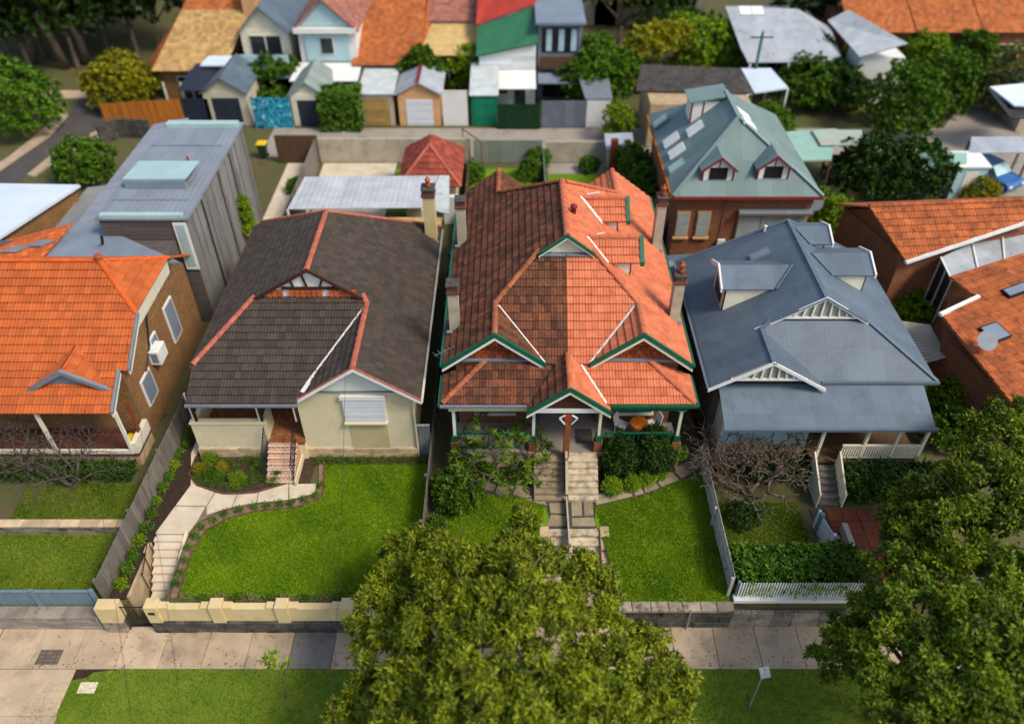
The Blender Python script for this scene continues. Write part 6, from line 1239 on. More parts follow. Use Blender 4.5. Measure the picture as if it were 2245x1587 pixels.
# the row stands close behind its garages
for o in list(COL.objects):
    if o.name.startswith('lane_house'): o.location = (o.location.x * .945, o.location.y - 3.2, -.1); o.scale = (1, 1, .86)
# right of the lane: dark low roof, big grey roof, white roofs, terraces
t = thing('low_dark_building', 'long low building with dark slate roof behind the grey green roof', 'building', (X(1510, 53, 2), 53, 0)); MB().slab([g(1395, 200, 3.2), g(1655, 205, 3.2), g(1625, 150, 4.4), g(1405, 142, 4.4)], .1).build('roof', 'roof_slate', t); a, b = g(1422, 215, 3.0), g(1640, 215, 3.0); MB().box(a.x, a.y - 1.2, 0, b.x, b.y + 3.5, 3.05).build('wall', mat('sandy', 'b59a76', 'a38a68', 1.5, c3='7d6a50', c3scale=1.2), t); MB().box(a.x + .5, a.y - 1.26, 0, a.x + 3.6, a.y - 1.202, 2.4).build('roller_door', 'dark_room', t)
t = thing('grey_roof_house', 'large house with wide pale grey metal roof and white veranda posts', 'house', (X(1740, 62, 2), 62, 0)); rp = [g(1628, 116, 3.3), g(1842, 124, 3.3), g(1748, 20, 5.0), g(1590, 14, 5.0)]; MB().slab(rp[:3], .1).slab([rp[0], rp[2], rp[3]], .1).build('roof', 'metal_silver', t); MB().slab([g(1640, 138, 3.0), g(1840, 136, 3.0), g(1835, 118, 3.5), g(1628, 112, 3.5)], .08).build('veranda_roof', 'metal_silver', t); MB().slab([rp[2], rp[1] + V(.05, 0, 0), rp[1] + V(1.5, 7, -.3)], .08).build('side_roof', 'metal_silver', t)
a, b = g(1640, 150, 1.5), g(1835, 150, 1.5); MB().box(a.x + .5, a.y + 2.2, 0, b.x - .5, a.y + 9, 3.3).build('wall', 'grey_paint', t)
for px in (1645, 1730, 1832): q = g(px, 140, 2.9); MB().box(q.x - .08, q.y - .08, 0, q.x + .08, q.y + .08, 2.9).build('post', 'white', t)
face(t, a.x + 2, b.x - 1.5, a.y + 2.2, .4, 2.4, 'dark_glass', n=4)
for px in (1633, 1660): q = g(px, 28, 7.0); MB().slab([q + V(-.4, -.4, 0), q + V(.4, -.4, 0), q + V(.4, .4, .3), q + V(-.4, .4, .3)], .1).build('skylight', 'white', t)
t = thing('white_carport', 'white flat carport roof in front of the pale grey house', 'carport', (X(1665, 57, 2), 57, 0)); wp = [g(1598, 150, 2.8), g(1690, 150, 2.8), g(1728, 192, 2.8), g(1640, 205, 2.8)]; MB().slab(wp, .12).build('roof', 'roof_white', t)
for q in wp: MB().box(q.x - .06, q.y - .06, 0, q.x + .06, q.y + .06, 2.7).build('post', 'white', t)
t = thing('white_gabled_house', 'house with steep white metal roof near the terrace of orange roofs', 'house', (X(1880, 66, 3), 66, 0)); MB().slab([g(1815, 45, 4.6), g(1860, 22, 5.4), g(1990, 95, 4.8)], .1).slab([g(1815, 45, 4.6), g(1990, 95, 4.8), g(1885, 125, 3.8)], .1).build('roof', 'metal_white', t); a = g(1885, 125, 3.8); MB().box(a.x + .3, a.y + .4, 0, a.x + 3.5, a.y + 3, 3.6).build('wall', 'white', t)
for k in range(7):
    t = thing('terrace_house', ['orange tiled terrace house in the far row, nearest the white steep roof', 'orange tiled terrace house in the far row, second from the steep roof', 'orange tiled terrace house in the far row, third from the steep roof', 'orange tiled terrace house in the far row, fourth from the steep roof', 'orange tiled terrace house in the far row, fifth from the steep roof', 'orange tiled terrace house in the far row, sixth from the steep roof', 'orange tiled terrace house at the outer end of the far row'][k], 'house', (26 + k * 5.2, 62, 0), 'far terrace row'); x = 26 + k * 5.2
    MB().slab([V(x, 62.6, 3.6), V(x + 5.1, 62.6, 3.6), V(x + 5.1, 69, 6.4), V(x, 69, 6.4)], .1).build('roof', 'roof_rust', t); MB().box(x + .1, 63.0, 0, x + 5.0, 69, 3.6).build('wall', 'brickwall', t); MB().slab([V(x, 69.02, 6.4), V(x + 5.1, 69.02, 6.4), V(x + 5.1, 76, 3.6), V(x, 76, 3.6)], .1).build('rear_roof', 'roof_rust', t); face(t, x + 1.5, x + 3.5, 63.0, 1, 2.6)
    MB().box(x + 4.6, 66, 4.5, x + 5.3, 67, 6.6).build('chimney', 'render_grey', t)
# far left and far middle fill behind the first row of lane houses
for k, (px, lab, rm) in enumerate(((560, 'distant house with rust tiles behind the blue grey gable', 'roof_rust'), (850, 'distant house with grey sheet roof behind the weathered orange tiles', 'metal_silver'), (1230, 'distant house with slate roof behind the dark modern house', 'roof_slate'), (1420, 'distant house with pale green roof behind the tree clump', 'pergola_green'), (1000, 'distant house with pink tiles behind the cream sheet roof', 'roof_pink'))):
    gable_shed('distant_house', lab, 'house', X(px, 78, 3) - 5, X(px, 78, 3) + 5, 75, 86, 3.4, 2.6, 'render_grey', rm, None)
# green carport roofs, white shed, car and yard walls near the logo side
t = thing('green_carport', 'pale green flat carport roof on posts beside the red brick house', 'carport', (17.5, 43, 0)); cp = [g(1708, 290, 2.6), g(1835, 282, 2.6), g(1823, 350, 2.6), g(1748, 352, 2.6)]; MB().slab(cp, .1).build('roof', 'pergola_green', t)
for q in cp[2:] + [g(1822, 300, 2.6)]: MB().box(q.x - .06, q.y - .06, 0, q.x + .06, q.y + .06, 2.5).build('post', 'timber_brown', t)
MB().slab([g(1780, 285, 2.75), g(1890, 285, 2.75), g(1890, 318, 2.75), g(1800, 318, 2.75)], .08).build('upper_sheet', mat('sheet_rusty', 'a99a86', '8fae9e', 1.0), t)
t = thing('white_shed', 'small white tank shed beside the parked blue car', 'shed', g(2095, 430)); q = g(2095, 425); MB().box(q.x - .9, q.y - .8, 0, q.x + .9, q.y + .9, 2.2).build('wall', 'pale_blue', t); MB().slab([V(q.x - 1, q.y - .9, 2.3), V(q.x + 1, q.y - .9, 2.3), V(q.x + 1, q.y + 1, 2.4), V(q.x - 1, q.y + 1, 2.4)], .1).build('roof', 'white', t); MB().box(q.x - .4, q.y - .83, .1, q.x + .4, q.y - .802, 1.9).build('door', 'offwhite', t)
t = thing('pale_carport', 'pale green sheet carport roof behind the white shed', 'carport', g(2050, 360)); cp = [g(2010, 335, 2.4), g(2120, 335, 2.4), g(2120, 358, 2.4), g(2020, 362, 2.4)]; MB().slab(cp, .1).build('roof', 'pergola_green', t)
for q in cp: MB().box(q.x - .06, q.y - .06, 0, q.x + .06, q.y + .06, 2.3).build('post', 'timber_grey', t)
def car(label, p, rz):
    t = thing('parked_car', label, 'car', p); M_ = T(p.x, p.y, .0, rz)
    def part(mb, n, m): link(n, mb.mesh(n), m, t, M_)
    pr = [(-2.1, .3), (-2.15, .6), (-2.0, .82), (-1.1, .92), (1.0, .92), (1.95, .78), (2.1, .55), (2.05, .3)]
    part(MB().slab([V(x, -.84, z) for x, z in pr], -1.68, (0, 1, 0)) if False else MB().add([V(x, y, z) for y in (-.84, .84) for x, z in pr], [tuple(range(8)), tuple(range(15, 7, -1))] + [(i, i + 8, (i + 1) % 8 + 8, (i + 1) % 8) for i in range(8)]), 'body', 'car_blue')
    cb = [(-1.6, -.78, .9), (1.1, -.78, .9), (.5, -.62, 1.42), (-1.1, -.62, 1.42)]; part(MB().add([V(*q) for q in cb] + [V(a, -b, c) for a, b, c in cb], [(0, 1, 2, 3), (7, 6, 5, 4), (0, 4, 5, 1), (1, 5, 6, 2), (3, 2, 6, 7), (0, 3, 7, 4)]), 'cabin', 'dark_glass')
    part(MB().box(-1.0, -.6, 1.425, .4, .6, 1.45), 'roof_panel', 'car_blue')
    for x in (-1.35, 1.35):
        for y in (-.8, .8): link('wheel', MB().lathe((0, 0, -.1), [(.31, 0), (.31, .2), (.15, .21)], 14).mesh('wheel'), 'rubber', t, M_ @ Matrix.Translation((x, y, .31)) @ Matrix.Rotation(R(90), 4, 'X'))
    for y in (-.6, .6): part(MB().bbox(2.06, y - .15, .55, 2.13, y + .15, .68, .01), 'headlight', 'white')
    part(MB().slab([V(.56, -.6, 1.38), V(.56, .6, 1.38), V(1.1, .72, .94), V(1.1, -.72, .94)], .02), 'windscreen', 'pale_blue')
car('blue car parked in the yard behind the white shed', g(2155, 395), R(-60)); struct('yard', MB().ext(gl([(1950, 430), (2320, 430), (2320, 250), (2100, 240)]), -.03, .01), 'lane')
t = thing('black_roof_building', 'building with white top and black eave at the margin beyond the car', 'building', g(2240, 240)); MB().slab([g(2170, 190, 4), g(2330, 175, 4), g(2330, 235, 3.4), g(2225, 232, 3.4)], .12).build('roof', 'roof_white', t); MB().slab([g(2165, 195, 3.9), g(2225, 235, 3.2), g(2330, 240, 3.2), g(2330, 262, 2.8), g(2215, 258, 2.8)], .1).build('eave', 'iron', t); a = g(2225, 290, 0); MB().box(a.x, a.y, 0, a.x + 6, a.y + 4, 2.9).build('wall', 'render_grey', t)
t = thing('grey_lean_to', 'grey lean-to roof above the parked blue car', 'lean-to', g(2180, 330)); cp = [g(2130, 300, 2.6), g(2250, 300, 2.6), g(2260, 335, 2.4), g(2125, 335, 2.4)]; MB().slab(cp, .08).build('roof', 'metal_silver', t)
for q in cp: MB().box(q.x - .06, q.y - .06, 0, q.x + .06, q.y + .06, 2.3).build('post', 'timber_grey', t)
# green power pole, sign post, street sign
a = g(1640, 232, 0); pl_p = thing('power_pole', 'slender green pole with crossing cables above the low slate roof', 'pole', a)
top = gy(1673, 70, a.y); MB().tube([a, (a.x, a.y, top.z)], [.14, .09], 8).build('mast', 'roof_green', pl_p); MB().beam(V(a.x - .8, a.y, top.z - .4), V(a.x + .8, a.y, top.z - .4), .08, .1).build('crossarm', 'timber_brown', pl_p)
tag(MB().bbox(a.x - .25, a.y - .2, 1.4, a.x + .2, a.y - .14, 2.0, .01).build('notice_board', 'white'), 'small white notice fixed to the green pole', 'notice')
a = g(1643, 1548, -1.24); b = gy(1669, 1470, a.y); sg = thing('street_sign', 'small blank grey sign on a leaning metal post in the verge', 'sign', a)
MB().tube([a - V(0, 0, .1), (a.x, a.y, b.z + .15)], .03, 8).build('post', 'galv', sg); sl = MB().bbox(-.16, -.2, 0, .16, .2, .02, .005).mesh('plate'); link('plate', sl, 'galv', sg, Matrix.Translation((a.x, a.y - .04, b.z - .02)) @ Matrix.Rotation(R(62), 4, 'X') @ Matrix.Rotation(R(14), 4, 'Z'))
# overhead service cables over the left lawns
def cable(label, a, b, sag): tag(MB().tube([a.lerp(b, t) - V(0, 0, sag * 4 * t * (1 - t)) for t in [i / 12 for i in range(13)]], .006, 4).build('service_cable', 'cable'), label, 'cable')
cable('thin service cable from the cream gable down across the lawn', gy(757, 818, 21.9), V(-3.6, 4, 7.2), .5); cable('thin service cable crossing the footpath beside the stone wall', V(-16.6, 21.9, 3.3), V(-6.2, 3, 7.0), .6); cable('second thin service cable over the footpath near the gate', V(-15.2, 24.0, 5.0), V(-5.2, 3, 7.2), .6)
# TV antenna at the weathered half
a = g(975, 835, 4.3); an = thing('tv_antenna', 'thin TV antenna at the eave of the weathered half', 'antenna', (-2.62, 23.4, 4.6)); r_ = MB(); r_.beam(V(-2.62, 23.4, 4.6), V(-2.62, 23.4, 5.0), .02, .02, (0, 1, 0)).beam(V(-3.0, 23.1, 4.95), V(-2.2, 23.7, 4.95), .012, .012)
for k in range(5): c = V(-2.95 + k * .17, 23.14 + k * .127, 4.96); r_.beam(c + V(-.12, .16, 0), c - V(-.12, .16, 0), .008, .008)
r_.build('aerial', 'galv', an)
# ------------------------------------------------------------------ left front garden walls and fences
palings('paling_fence', 'grey weathered timber paling fence beside the garden steps of the cream house', (-14.5, 15.75), (-13.95, 24.4), -.45, .1, 1.5, 'timber_grey', .15, .008, th=.025)
ff = thing('panel_fence', 'blue grey metal panel fence on the stone wall of the sunken lawn', 'fence', (-19, 15.6, -.4)); me = MB().box(-.06, -.012, 0, .055, .012, .86).mesh('panel_rib')
for k in range(76): link('panel_rib', me, 'fence_blue', ff, T(-23.6 + k * .116, 15.62 + (k % 2) * .014, -.42))
for x in (-14.8, -16.9, -19, -21.1, -23.2): MB().box(x - .06, 15.54, -.45, x + .06, 15.66, .6).build('post', 'fence_blue', ff)
MB().box(-24, 15.57, .44, -14.75, 15.67, .5).build('rail', 'fence_blue', ff)
sw = thing('stone_wall', 'long grey stone street wall below the blue grey fence', 'wall', (-19, 15.3, -1.2)); co = MB().box(-24, 15.3, -1.3, -14.58, 15.55, -.47).build('core', 'mortar_dark', sw); stones(co, -24, -14.58, 15.14, -1.3, -.46, 3, mat('stone_grey', '93887a', '7c7266', 2, bump=.4, tint=.2, c3='55503f', c3scale=2.5), .5, 1.1)
for k in range(14): MB().bbox(-24 + k * .67, 15.08, -.455, -23.34 + k * .67, 15.56, -.36, .015).build('coping_stone', 'stone_grey', sw)
tw = thing('terrace_wall', 'low stone terrace wall between the two small lawns', 'wall', (-19, 18.85, -.45)); co = MB().box(-24, 18.84, -.46, -14.5, 19.0, .0).build('core', 'mortar_dark', tw); stones(co, -24, -14.5, 18.76, -.46, .0, 2, 'stone', .4, .8)
for k in range(13): MB().bbox(-24 + k * .73, 18.7, .0, -23.29 + k * .73, 19.05, .1, .015).build('coping_stone', 'sandstone', tw)
MB().tube([(-14.75, 15.1, -1.25), (-14.75, 15.1, -.4)], .03, 6).build('drain_pipe', 'galv', sw)
# ------------------------------------------------------------------ grass: short blades over the lawns
def grass(name, label, polys, n, m, z=.012, ln=.075):
    P_ = []
    tot = 0; ars = []
    for pl in polys:
        a = abs(sum(pl[i][0] * pl[(i + 1) % len(pl)][1] - pl[(i + 1) % len(pl)][0] * pl[i][1] for i in range(len(pl)))) / 2; ars.append(a)
    for pl, a in zip(polys, ars):
        k = int(n * a / sum(ars)); xs = [p[0] for p in pl]; ys = [p[1] for p in pl]; bb = (max(xs) - min(xs)) * (max(ys) - min(ys)); q = RNG.random((int(k * bb / a), 2)) * [max(xs) - min(xs), max(ys) - min(ys)] + [min(xs), min(ys)]
        x, y = q[:, 0], q[:, 1]; ins = np.zeros(len(q), bool); j = len(pl) - 1
        for i in range(len(pl)):
            (ax, ay), (bx, by) = pl[i][:2], pl[j][:2]
            if ay != by: ins ^= ((ay > y) != (by > y)) & (x < (bx - ax) * (y - ay) / (by - ay) + ax)
            j = i
        P_.append(np.column_stack([q[ins], np.full(ins.sum(), z)]))
    P_ = np.concatenate(P_); n = len(P_); d = unit(np.column_stack([RNG.normal(size=(n, 2)) * .75, np.ones(n)])); up = unit(RNG.normal(size=(n, 3)))
    patch = .5 + .25 * np.sin(P_[:, 0] * 1.7 + np.sin(P_[:, 1] * 1.3) * 2) + .25 * np.sin(P_[:, 1] * 2.3 + np.sin(P_[:, 0] * 1.1) * 2)
    o = leafmesh(name, P_, d, up, ln * (.6 + .8 * RNG.random(n)), .028, .02 + .62 * patch + .2 * RNG.random(n) + .12 * (np.sin(P_[:, 0] * 5.1 + P_[:, 1] * 3.7) > .75), MATS[m]); o['kind'] = 'stuff'; o['label'] = label
def P2_(pts): return [(p[0], p[1]) for p in pts]
LW = [P2_([g(710, 1014), g(712, 1055), g(707, 1092), g(650, 1113), g(565, 1121), g(500, 1137), g(455, 1162), g(424, 1206), g(405, 1262), g(392, 1308)]) + [(-11.7, 15.75), (XB - .1, 15.75), (XB - .1, 21.95)]]
grass('grass', 'mown green grass of the lawn before the cream house', LW, 60000, 'grass_blade')
grass('grass', 'mown green grass of the two small lawns before the pair', [P2_(gl([(962, 1160), (965, 1120), (1040, 1110), (1065, 1085), (1140, 1090), (1195, 1110)])) + [(.9, 17.9), (.9, 15.5), (XB + .15, 15.5)], P2_([g(1305, 1112), g(1400, 1090), g(1500, 1052), g(1540, 1030)]) + [(7.7, 21.2), (7.72, 15.5), (3.9, 15.5)]], 60000, 'grass_blade')
grass('grass', 'yellowing grass in front of the blue roofed house', [[(8.0, 19.9), (11.3, 19.9), (11.3, 16.2), (8.0, 16.2)]], 16000, 'grass_dry')
grass('grass', 'grass of the small upper lawn at the orange roofed house', [[(-19.5, 19.1), (-15, 19.1), (-14.6, 20.9), (-19.5, 20.9)]], 12000, 'grass_dry')
grass('grass', 'grass of the sunken lawn behind the blue grey fence', [[(-24, 15.7), (-14.6, 15.7), (-14.6, 18.7), (-24, 18.7)]], 24000, 'grass_dry', z=-.45)
grass('grass', 'grass of the street verge', [P2_(vg)], 60000, 'grass_dry', z=-1.24)
# ------------------------------------------------------------------ street trees
def L3(px, py, z, rx, ry=None, rz=None):
    q = g(px, py, z); return ((q.x, q.y, q.z), (rx, ry or rx, rz or rx * .8))
lob = [L3(1150, 1140, 4.2, .5), L3(1130, 1195, 4.2, .6), L3(930, 1200, 3.4, .75), L3(885, 1200, 3.0, .7), L3(1000, 1240, 3.8, .7), L3(880, 1270, 3.0, 1.1), L3(1170, 1255, 4.6, 1.0), L3(1270, 1255, 4.0, .75), L3(1080, 1250, 4.2, .8), L3(1310, 1300, 3.5, .9), L3(1000, 1280, 4.6, 1.3), L3(1120, 1310, 5.0, 1.3),
       L3(840, 1350, 2.6, 1.1), L3(860, 1440, 2.8, 1.2), L3(960, 1380, 4.2, 1.3), L3(1080, 1420, 4.6, 1.2), L3(1200, 1370, 4.8, 1.2), L3(1320, 1390, 3.8, 1.0), L3(1420, 1440, 3.0, .9), L3(1470, 1510, 2.6, .9), L3(1350, 1500, 3.6, 1.2), L3(1250, 1520, 4.2, 1.1), L3(1020, 1530, 4.6, 1.3),
       L3(900, 1540, 3.6, 1.3), L3(800, 1560, 2.4, 1.1), L3(1130, 1580, 4.6, 1.2), L3(1400, 1590, 3.0, 1.2), L3(940, 1640, 3.4, 1.4), L3(1250, 1660, 3.8, 1.4), L3(1080, 1700, 4, 1.4), L3(820, 1640, 2.6, 1.0)]
tree('street_tree', 'big yellow green leafy street tree hiding the garden steps of the pair', (.9, 12.6, -1.24), lob, MATS['leaf_street'], n=17000, per=12, ln=.165, wd=.062, r0=.2, shell=.85, sub=10, spread=1.3, droop=.35, tvar=.42)
lob = [L3(2180, 960, 4.2, 1.2), L3(2125, 1010, 3.6, .9), L3(2230, 940, 4.5, 1.2), L3(2060, 1080, 4.0, 1.1), L3(1985, 1110, 3.0, .9), L3(2160, 1080, 4.6, 1.5), L3(2100, 1170, 4.2, 1.4), L3(1970, 1160, 2.6, .9), L3(2240, 1060, 4.8, 1.5), L3(2230, 1190, 4.4, 1.4), L3(2010, 1190, 3.2, 1.2), L3(2300, 1120, 4, 1.5)]
tree('garden_tree', 'dense bright green tree in the yard beside the blue roofed veranda', g(2120, 1150, 0), lob, MATS['leaf_side'], n=10000, per=11, ln=.16, wd=.07, r0=.18, shell=.75, sub=9, spread=1.15, droop=.35, tvar=.45)
lob = [L3(1940, 1270, 2.8, 1.1), L3(2040, 1250, 3.6, 1.2), L3(2010, 1340, 3.8, 1.3), L3(1910, 1360, 2.6, 1.0), L3(2150, 1270, 4.0, 1.3), L3(2230, 1290, 4.2, 1.3), L3(2130, 1370, 4.4, 1.4), L3(1850, 1420, 2.2, .8), L3(1960, 1440, 3.4, 1.2), L3(2060, 1460, 4.0, 1.3), L3(2180, 1450, 4.4, 1.4), L3(1830, 1450, 2.0, .7), L3(1950, 1540, 3.2, 1.1), L3(2080, 1560, 3.8, 1.3), L3(2210, 1540, 4.2, 1.4), L3(2050, 1640, 3.6, 1.4), L3(2200, 1640, 4, 1.4), L3(2300, 1400, 4.2, 1.5), L3(2320, 1540, 4.2, 1.5), L3(1870, 1390, 2.2, .8)]
tree('street_tree', 'dense green street tree beyond the picket fence at the corner', (12.6, 11.2, -1.24), lob, MATS['leaf_side'], n=12000, per=11, ln=.16, wd=.07, r0=.2, shell=.75, sub=9, spread=1.15, droop=.35, tvar=.45)
mat('twigbark', '5c5147', '483f37', 8)
# ------------------------------------------------------------------ frangipanis: forking grey limbs
def frangi(name, label, base, R0, depth, leaves, rad=.07, up=.9, seed=1, cat='tree', flat=.55, rdec=.72, bark='greybark'):
    rg = random.Random(seed); t = thing(name, label, cat, base); mb = MB(); tips = []
    def grow(p, d, L_, r, k):
        q = p + d * L_; m_ = (p + q) / 2 + Vector((rg.uniform(-1, 1), rg.uniform(-1, 1), rg.uniform(-.2, .6))) * L_ * .12; mb.tube([p, m_, q], [r, r * .9, r * .82], 6 if r > .03 else 5)
        if k == 0: tips.append((q, d)); return
        n = rg.choice((2, 2, 3)); a0 = rg.random() * 6.28; s_ = d.cross(Vector((.3, .5, 1))).normalized(); u_ = d.cross(s_)
        for i in range(n):
            a = a0 + i * 6.28 / n + rg.uniform(-.4, .4); e = (d + (s_ * math.cos(a) + u_ * math.sin(a)) * rg.uniform(.7, 1.15) + Vector((0, 0, .12))).normalized(); grow(q, e, L_ * rg.uniform(.72, .92), max(.006, r * rdec), k - 1)
    b = Vector(base)
    for i in range(3):
        a = i * 2.1 + seed; grow(b - Vector((0, 0, .1)), Vector((math.cos(a) * flat, math.sin(a) * flat, up)).normalized(), R0, rad, depth)
    mb.build('trunk', bark, t, uv=False, smooth=True)
    if leaves:
        P_ = np.array([q for q, d in tips if rg.random() < leaves]); D_ = np.array([d for q, d in tips])[:len(P_)]; sprigs('crown', P_, D_, MATS['leaf_frangi'], t, 13, .32, .085, 1.25, .35, .4, .35, rad=.03)
    return t
frangi('frangipani', 'leafy frangipani with forking grey limbs before the weathered half', g(1098, 1046, .05), .82, 4, .85, .06, seed=4, flat=.75)
frangi('bare_frangipani', 'bare forking frangipani behind the white paling fence', g(1640, 1085, 0), .72, 5, 0, .085, seed=9, flat=.9, up=.9)
frangi('bare_frangipani', 'bare twiggy frangipani against the blue roof edge beside the veranda corner', g(1575, 1030, 0), .78, 5, 0, .08, seed=15, flat=.6, up=1.0)
frangi('bare_frangipani', 'bare frangipani reaching over the blue roofed bay window', g(1690, 1040, 0), .74, 5, 0, .075, seed=23, flat=.55, up=1.1)
frangi('bare_tree', 'bare grey branched tree before the orange roofed veranda', g(165, 1062, 0), .8, 6, 0, .09, seed=31, flat=.6, up=1.2, rdec=.6, bark='twigbark')
frangi('bare_tree', 'second bare grey tree at the margin before the orange veranda', g(60, 1040, 0), .8, 6, 0, .085, seed=37, flat=.6, up=1.2, rdec=.6, bark='twigbark')
# ------------------------------------------------------------------ shrubs
def sh(name, label, px, py, rx, rz, m, z=.03, n=None, group=None, ry=None, **kw):
    q = g(px, py, z); return bush(name, label, (q.x, q.y, z), (rx, ry or rx, rz), MATS[m], n or int(90 + 260 * rx * rz), group=group, **kw)
sh('garden_shrub', 'large dark leafy shrub near the boundary fence of the weathered half', 1005, 1098, .9, 1.15, 'leaf_mid', n=650, ln=.17, wd=.08)
sh('garden_shrub', 'tall shrub at the passage corner behind the large dark shrub', 1012, 1035, .4, .9, 'leaf_mid', n=200, ln=.14, wd=.06)
sh('garden_shrub', 'small clipped shrub against the boundary fence beside the street tree', 955, 1165, .35, .6, 'leaf_mid', n=200)
sh('veranda_shrub', 'tall dark shrub before the balustrade, nearer the steps', 1354, 1034, .68, 1.7, 'leaf_dark', n=800, ln=.15, wd=.05)
sh('veranda_shrub', 'broad dark shrub before the balustrade, nearer the corner post', 1426, 1022, .85, 1.7, 'leaf_dark', n=950, ln=.15, wd=.05)
for (px, py, r, lab) in ((1341, 1076, .42, 'round yellow green shrub nearest the steps of the bright half'), (1384, 1068, .34, 'yellow green shrub second from the steps of the bright half'), (1416, 1056, .34, 'yellow green shrub third from the steps of the bright half'), (1446, 1044, .26, 'small yellow green shrub beside the white pot')): sh('round_shrub', lab, px, py, r * .85, r * 1.3, 'leaf_bright', n=260, ln=.07, wd=.04, upb=0, spread=.8, group='yellow green shrubs below the veranda')
q = g(1478, 1018, .05); bush('planter_shrub', 'yellow green shrub growing in the tall planter at the veranda corner', (q.x, q.y, .56), (.33, .33, .45), MATS['leaf_bright'], 200, group=None)
q = g(1168, 1052, .05); bush('pot_plant', 'small green plant in the pale pot by the steps', (q.x, q.y, .3), (.2, .2, .35), MATS['leaf_mid'], 70, ln=.12)
for i, (px, py, r) in enumerate(((1075, 1040, .35), (1100, 1052, .3), (1125, 1050, .33), (1150, 1045, .3), (1060, 1020, .35), (1140, 1020, .4), (1165, 1020, .3), (1030, 1015, .4))): sh('bed_plant', 'low leafy plant in the bed under the frangipani', px, py, r * .8, r * .8, 'leaf_mid', n=80, group='plants under the frangipani', ln=.13, wd=.06)
tag(bush('garden_shrub', 'dark round shrub on the yellowing lawn near the paling fence', g(1625, 1140, 0), (.75, .6, .7), MATS['leaf_dark'], 330))
# the shrub bed below the veranda wall of the cream house
for i, (px, py, r, hh, m, lab) in enumerate(((462, 1018, .34, .8, 'leaf_bright', 'tall yellow green shrub at the corner of the cream veranda bed'), (440, 1035, .27, .5, 'leaf_yellow', 'round mustard shrub at the path side of the cream veranda bed'), (490, 1033, .27, .5, 'leaf_yellow', 'round mustard shrub in the middle of the cream veranda bed'), (522, 1058, .42, .6, 'leaf_bright', 'largest clipped bright green shrub in the cream veranda bed'), (482, 1050, .27, .42, 'leaf_mid', 'round green shrub beside the largest clipped shrub'), (460, 1045, .24, .4, 'leaf_mid', 'round green shrub behind the path corner of the bed'), (590, 1030, .26, .42, 'leaf_mid', 'round green shrub nearest the tiled steps, rear of the bed'), (610, 1045, .25, .4, 'leaf_mid', 'dark green shrub touching the tiled steps'), (570, 1020, .22, .36, 'leaf_mid', 'small shrub at the rear middle of the veranda bed'))): sh('round_shrub', lab, px, py, r * .68, hh * .75, m, n=190, ln=.05, wd=.03, upb=0, spread=.7, droop=.1, group='clipped shrubs of the cream veranda bed')
k = 0
for px, py in ((432, 1050), (450, 1062), (468, 1064), (485, 1068), (503, 1070), (520, 1073), (540, 1066), (555, 1058), (575, 1052), (590, 1057), (605, 1062), (545, 1045), (520, 1028), (535, 1015), (555, 1035), (505, 1018), (595, 1012), (610, 1022), (575, 1038), (475, 1008), (548, 1008)): sh('bed_tuft', 'small dark green tuft in the mulch of the cream veranda bed', px, py, .13, .2, 'leaf_mid', z=.05, n=28, per=8, group='tufts in the cream veranda bed', stem=False, ln=.05, wd=.03)
pth = gl([(703, 1068), (694, 1090), (640, 1106), (560, 1114), (492, 1130), (444, 1157), (414, 1203), (395, 1260), (382, 1306)])
for a, b in zip(pth, pth[1:]):
    for j in range(max(1, int((b - a).length / .42))):
        q = a.lerp(b, j / max(1, int((b - a).length / .42))); bush('border_tuft', 'small green tuft in the curved gravel border of the lawn', (q.x, q.y, .03), (.11, .11, .17), MATS['leaf_mid'], 22, 8, .07, .035, 'plant', 'tufts along the curved border', stem=False)
for j in range(11): q = V(-8.0 + j * .44, 22.08, .05); bush('wall_plant', 'low plant in the narrow bed against the cream gable wall', q, (.15, .1, .16), MATS['leaf_mid'], 40, 8, .05, .03, 'plant', 'plants along the cream gable wall', stem=False)
for j in range(16):
    t = j / 15; q = V(-14.1 + t * .25 + random.uniform(-.1, .1), 16.1 + t * 9.5, .04); bush('strip_plant', 'green plant in the planting strip beside the grey paling fence', q, (random.uniform(.12, .22), random.uniform(.14, .26), random.uniform(.15, .35)), MATS['leaf_mid' if j % 3 else 'leaf_bright'], 70, 9, .07, .04, 'plant', 'plants along the paling fence')
for j in range(14): q = V(-11.6 + j * .6, 15.62, .02); bush('wall_tuft', 'small tuft between the lawn and the cream front wall', q, (.16, .08, .14), MATS['leaf_mid' if j % 2 else 'leaf_dryish'], 26, 8, .06, .035, 'plant', 'tufts along the cream front wall', stem=False)
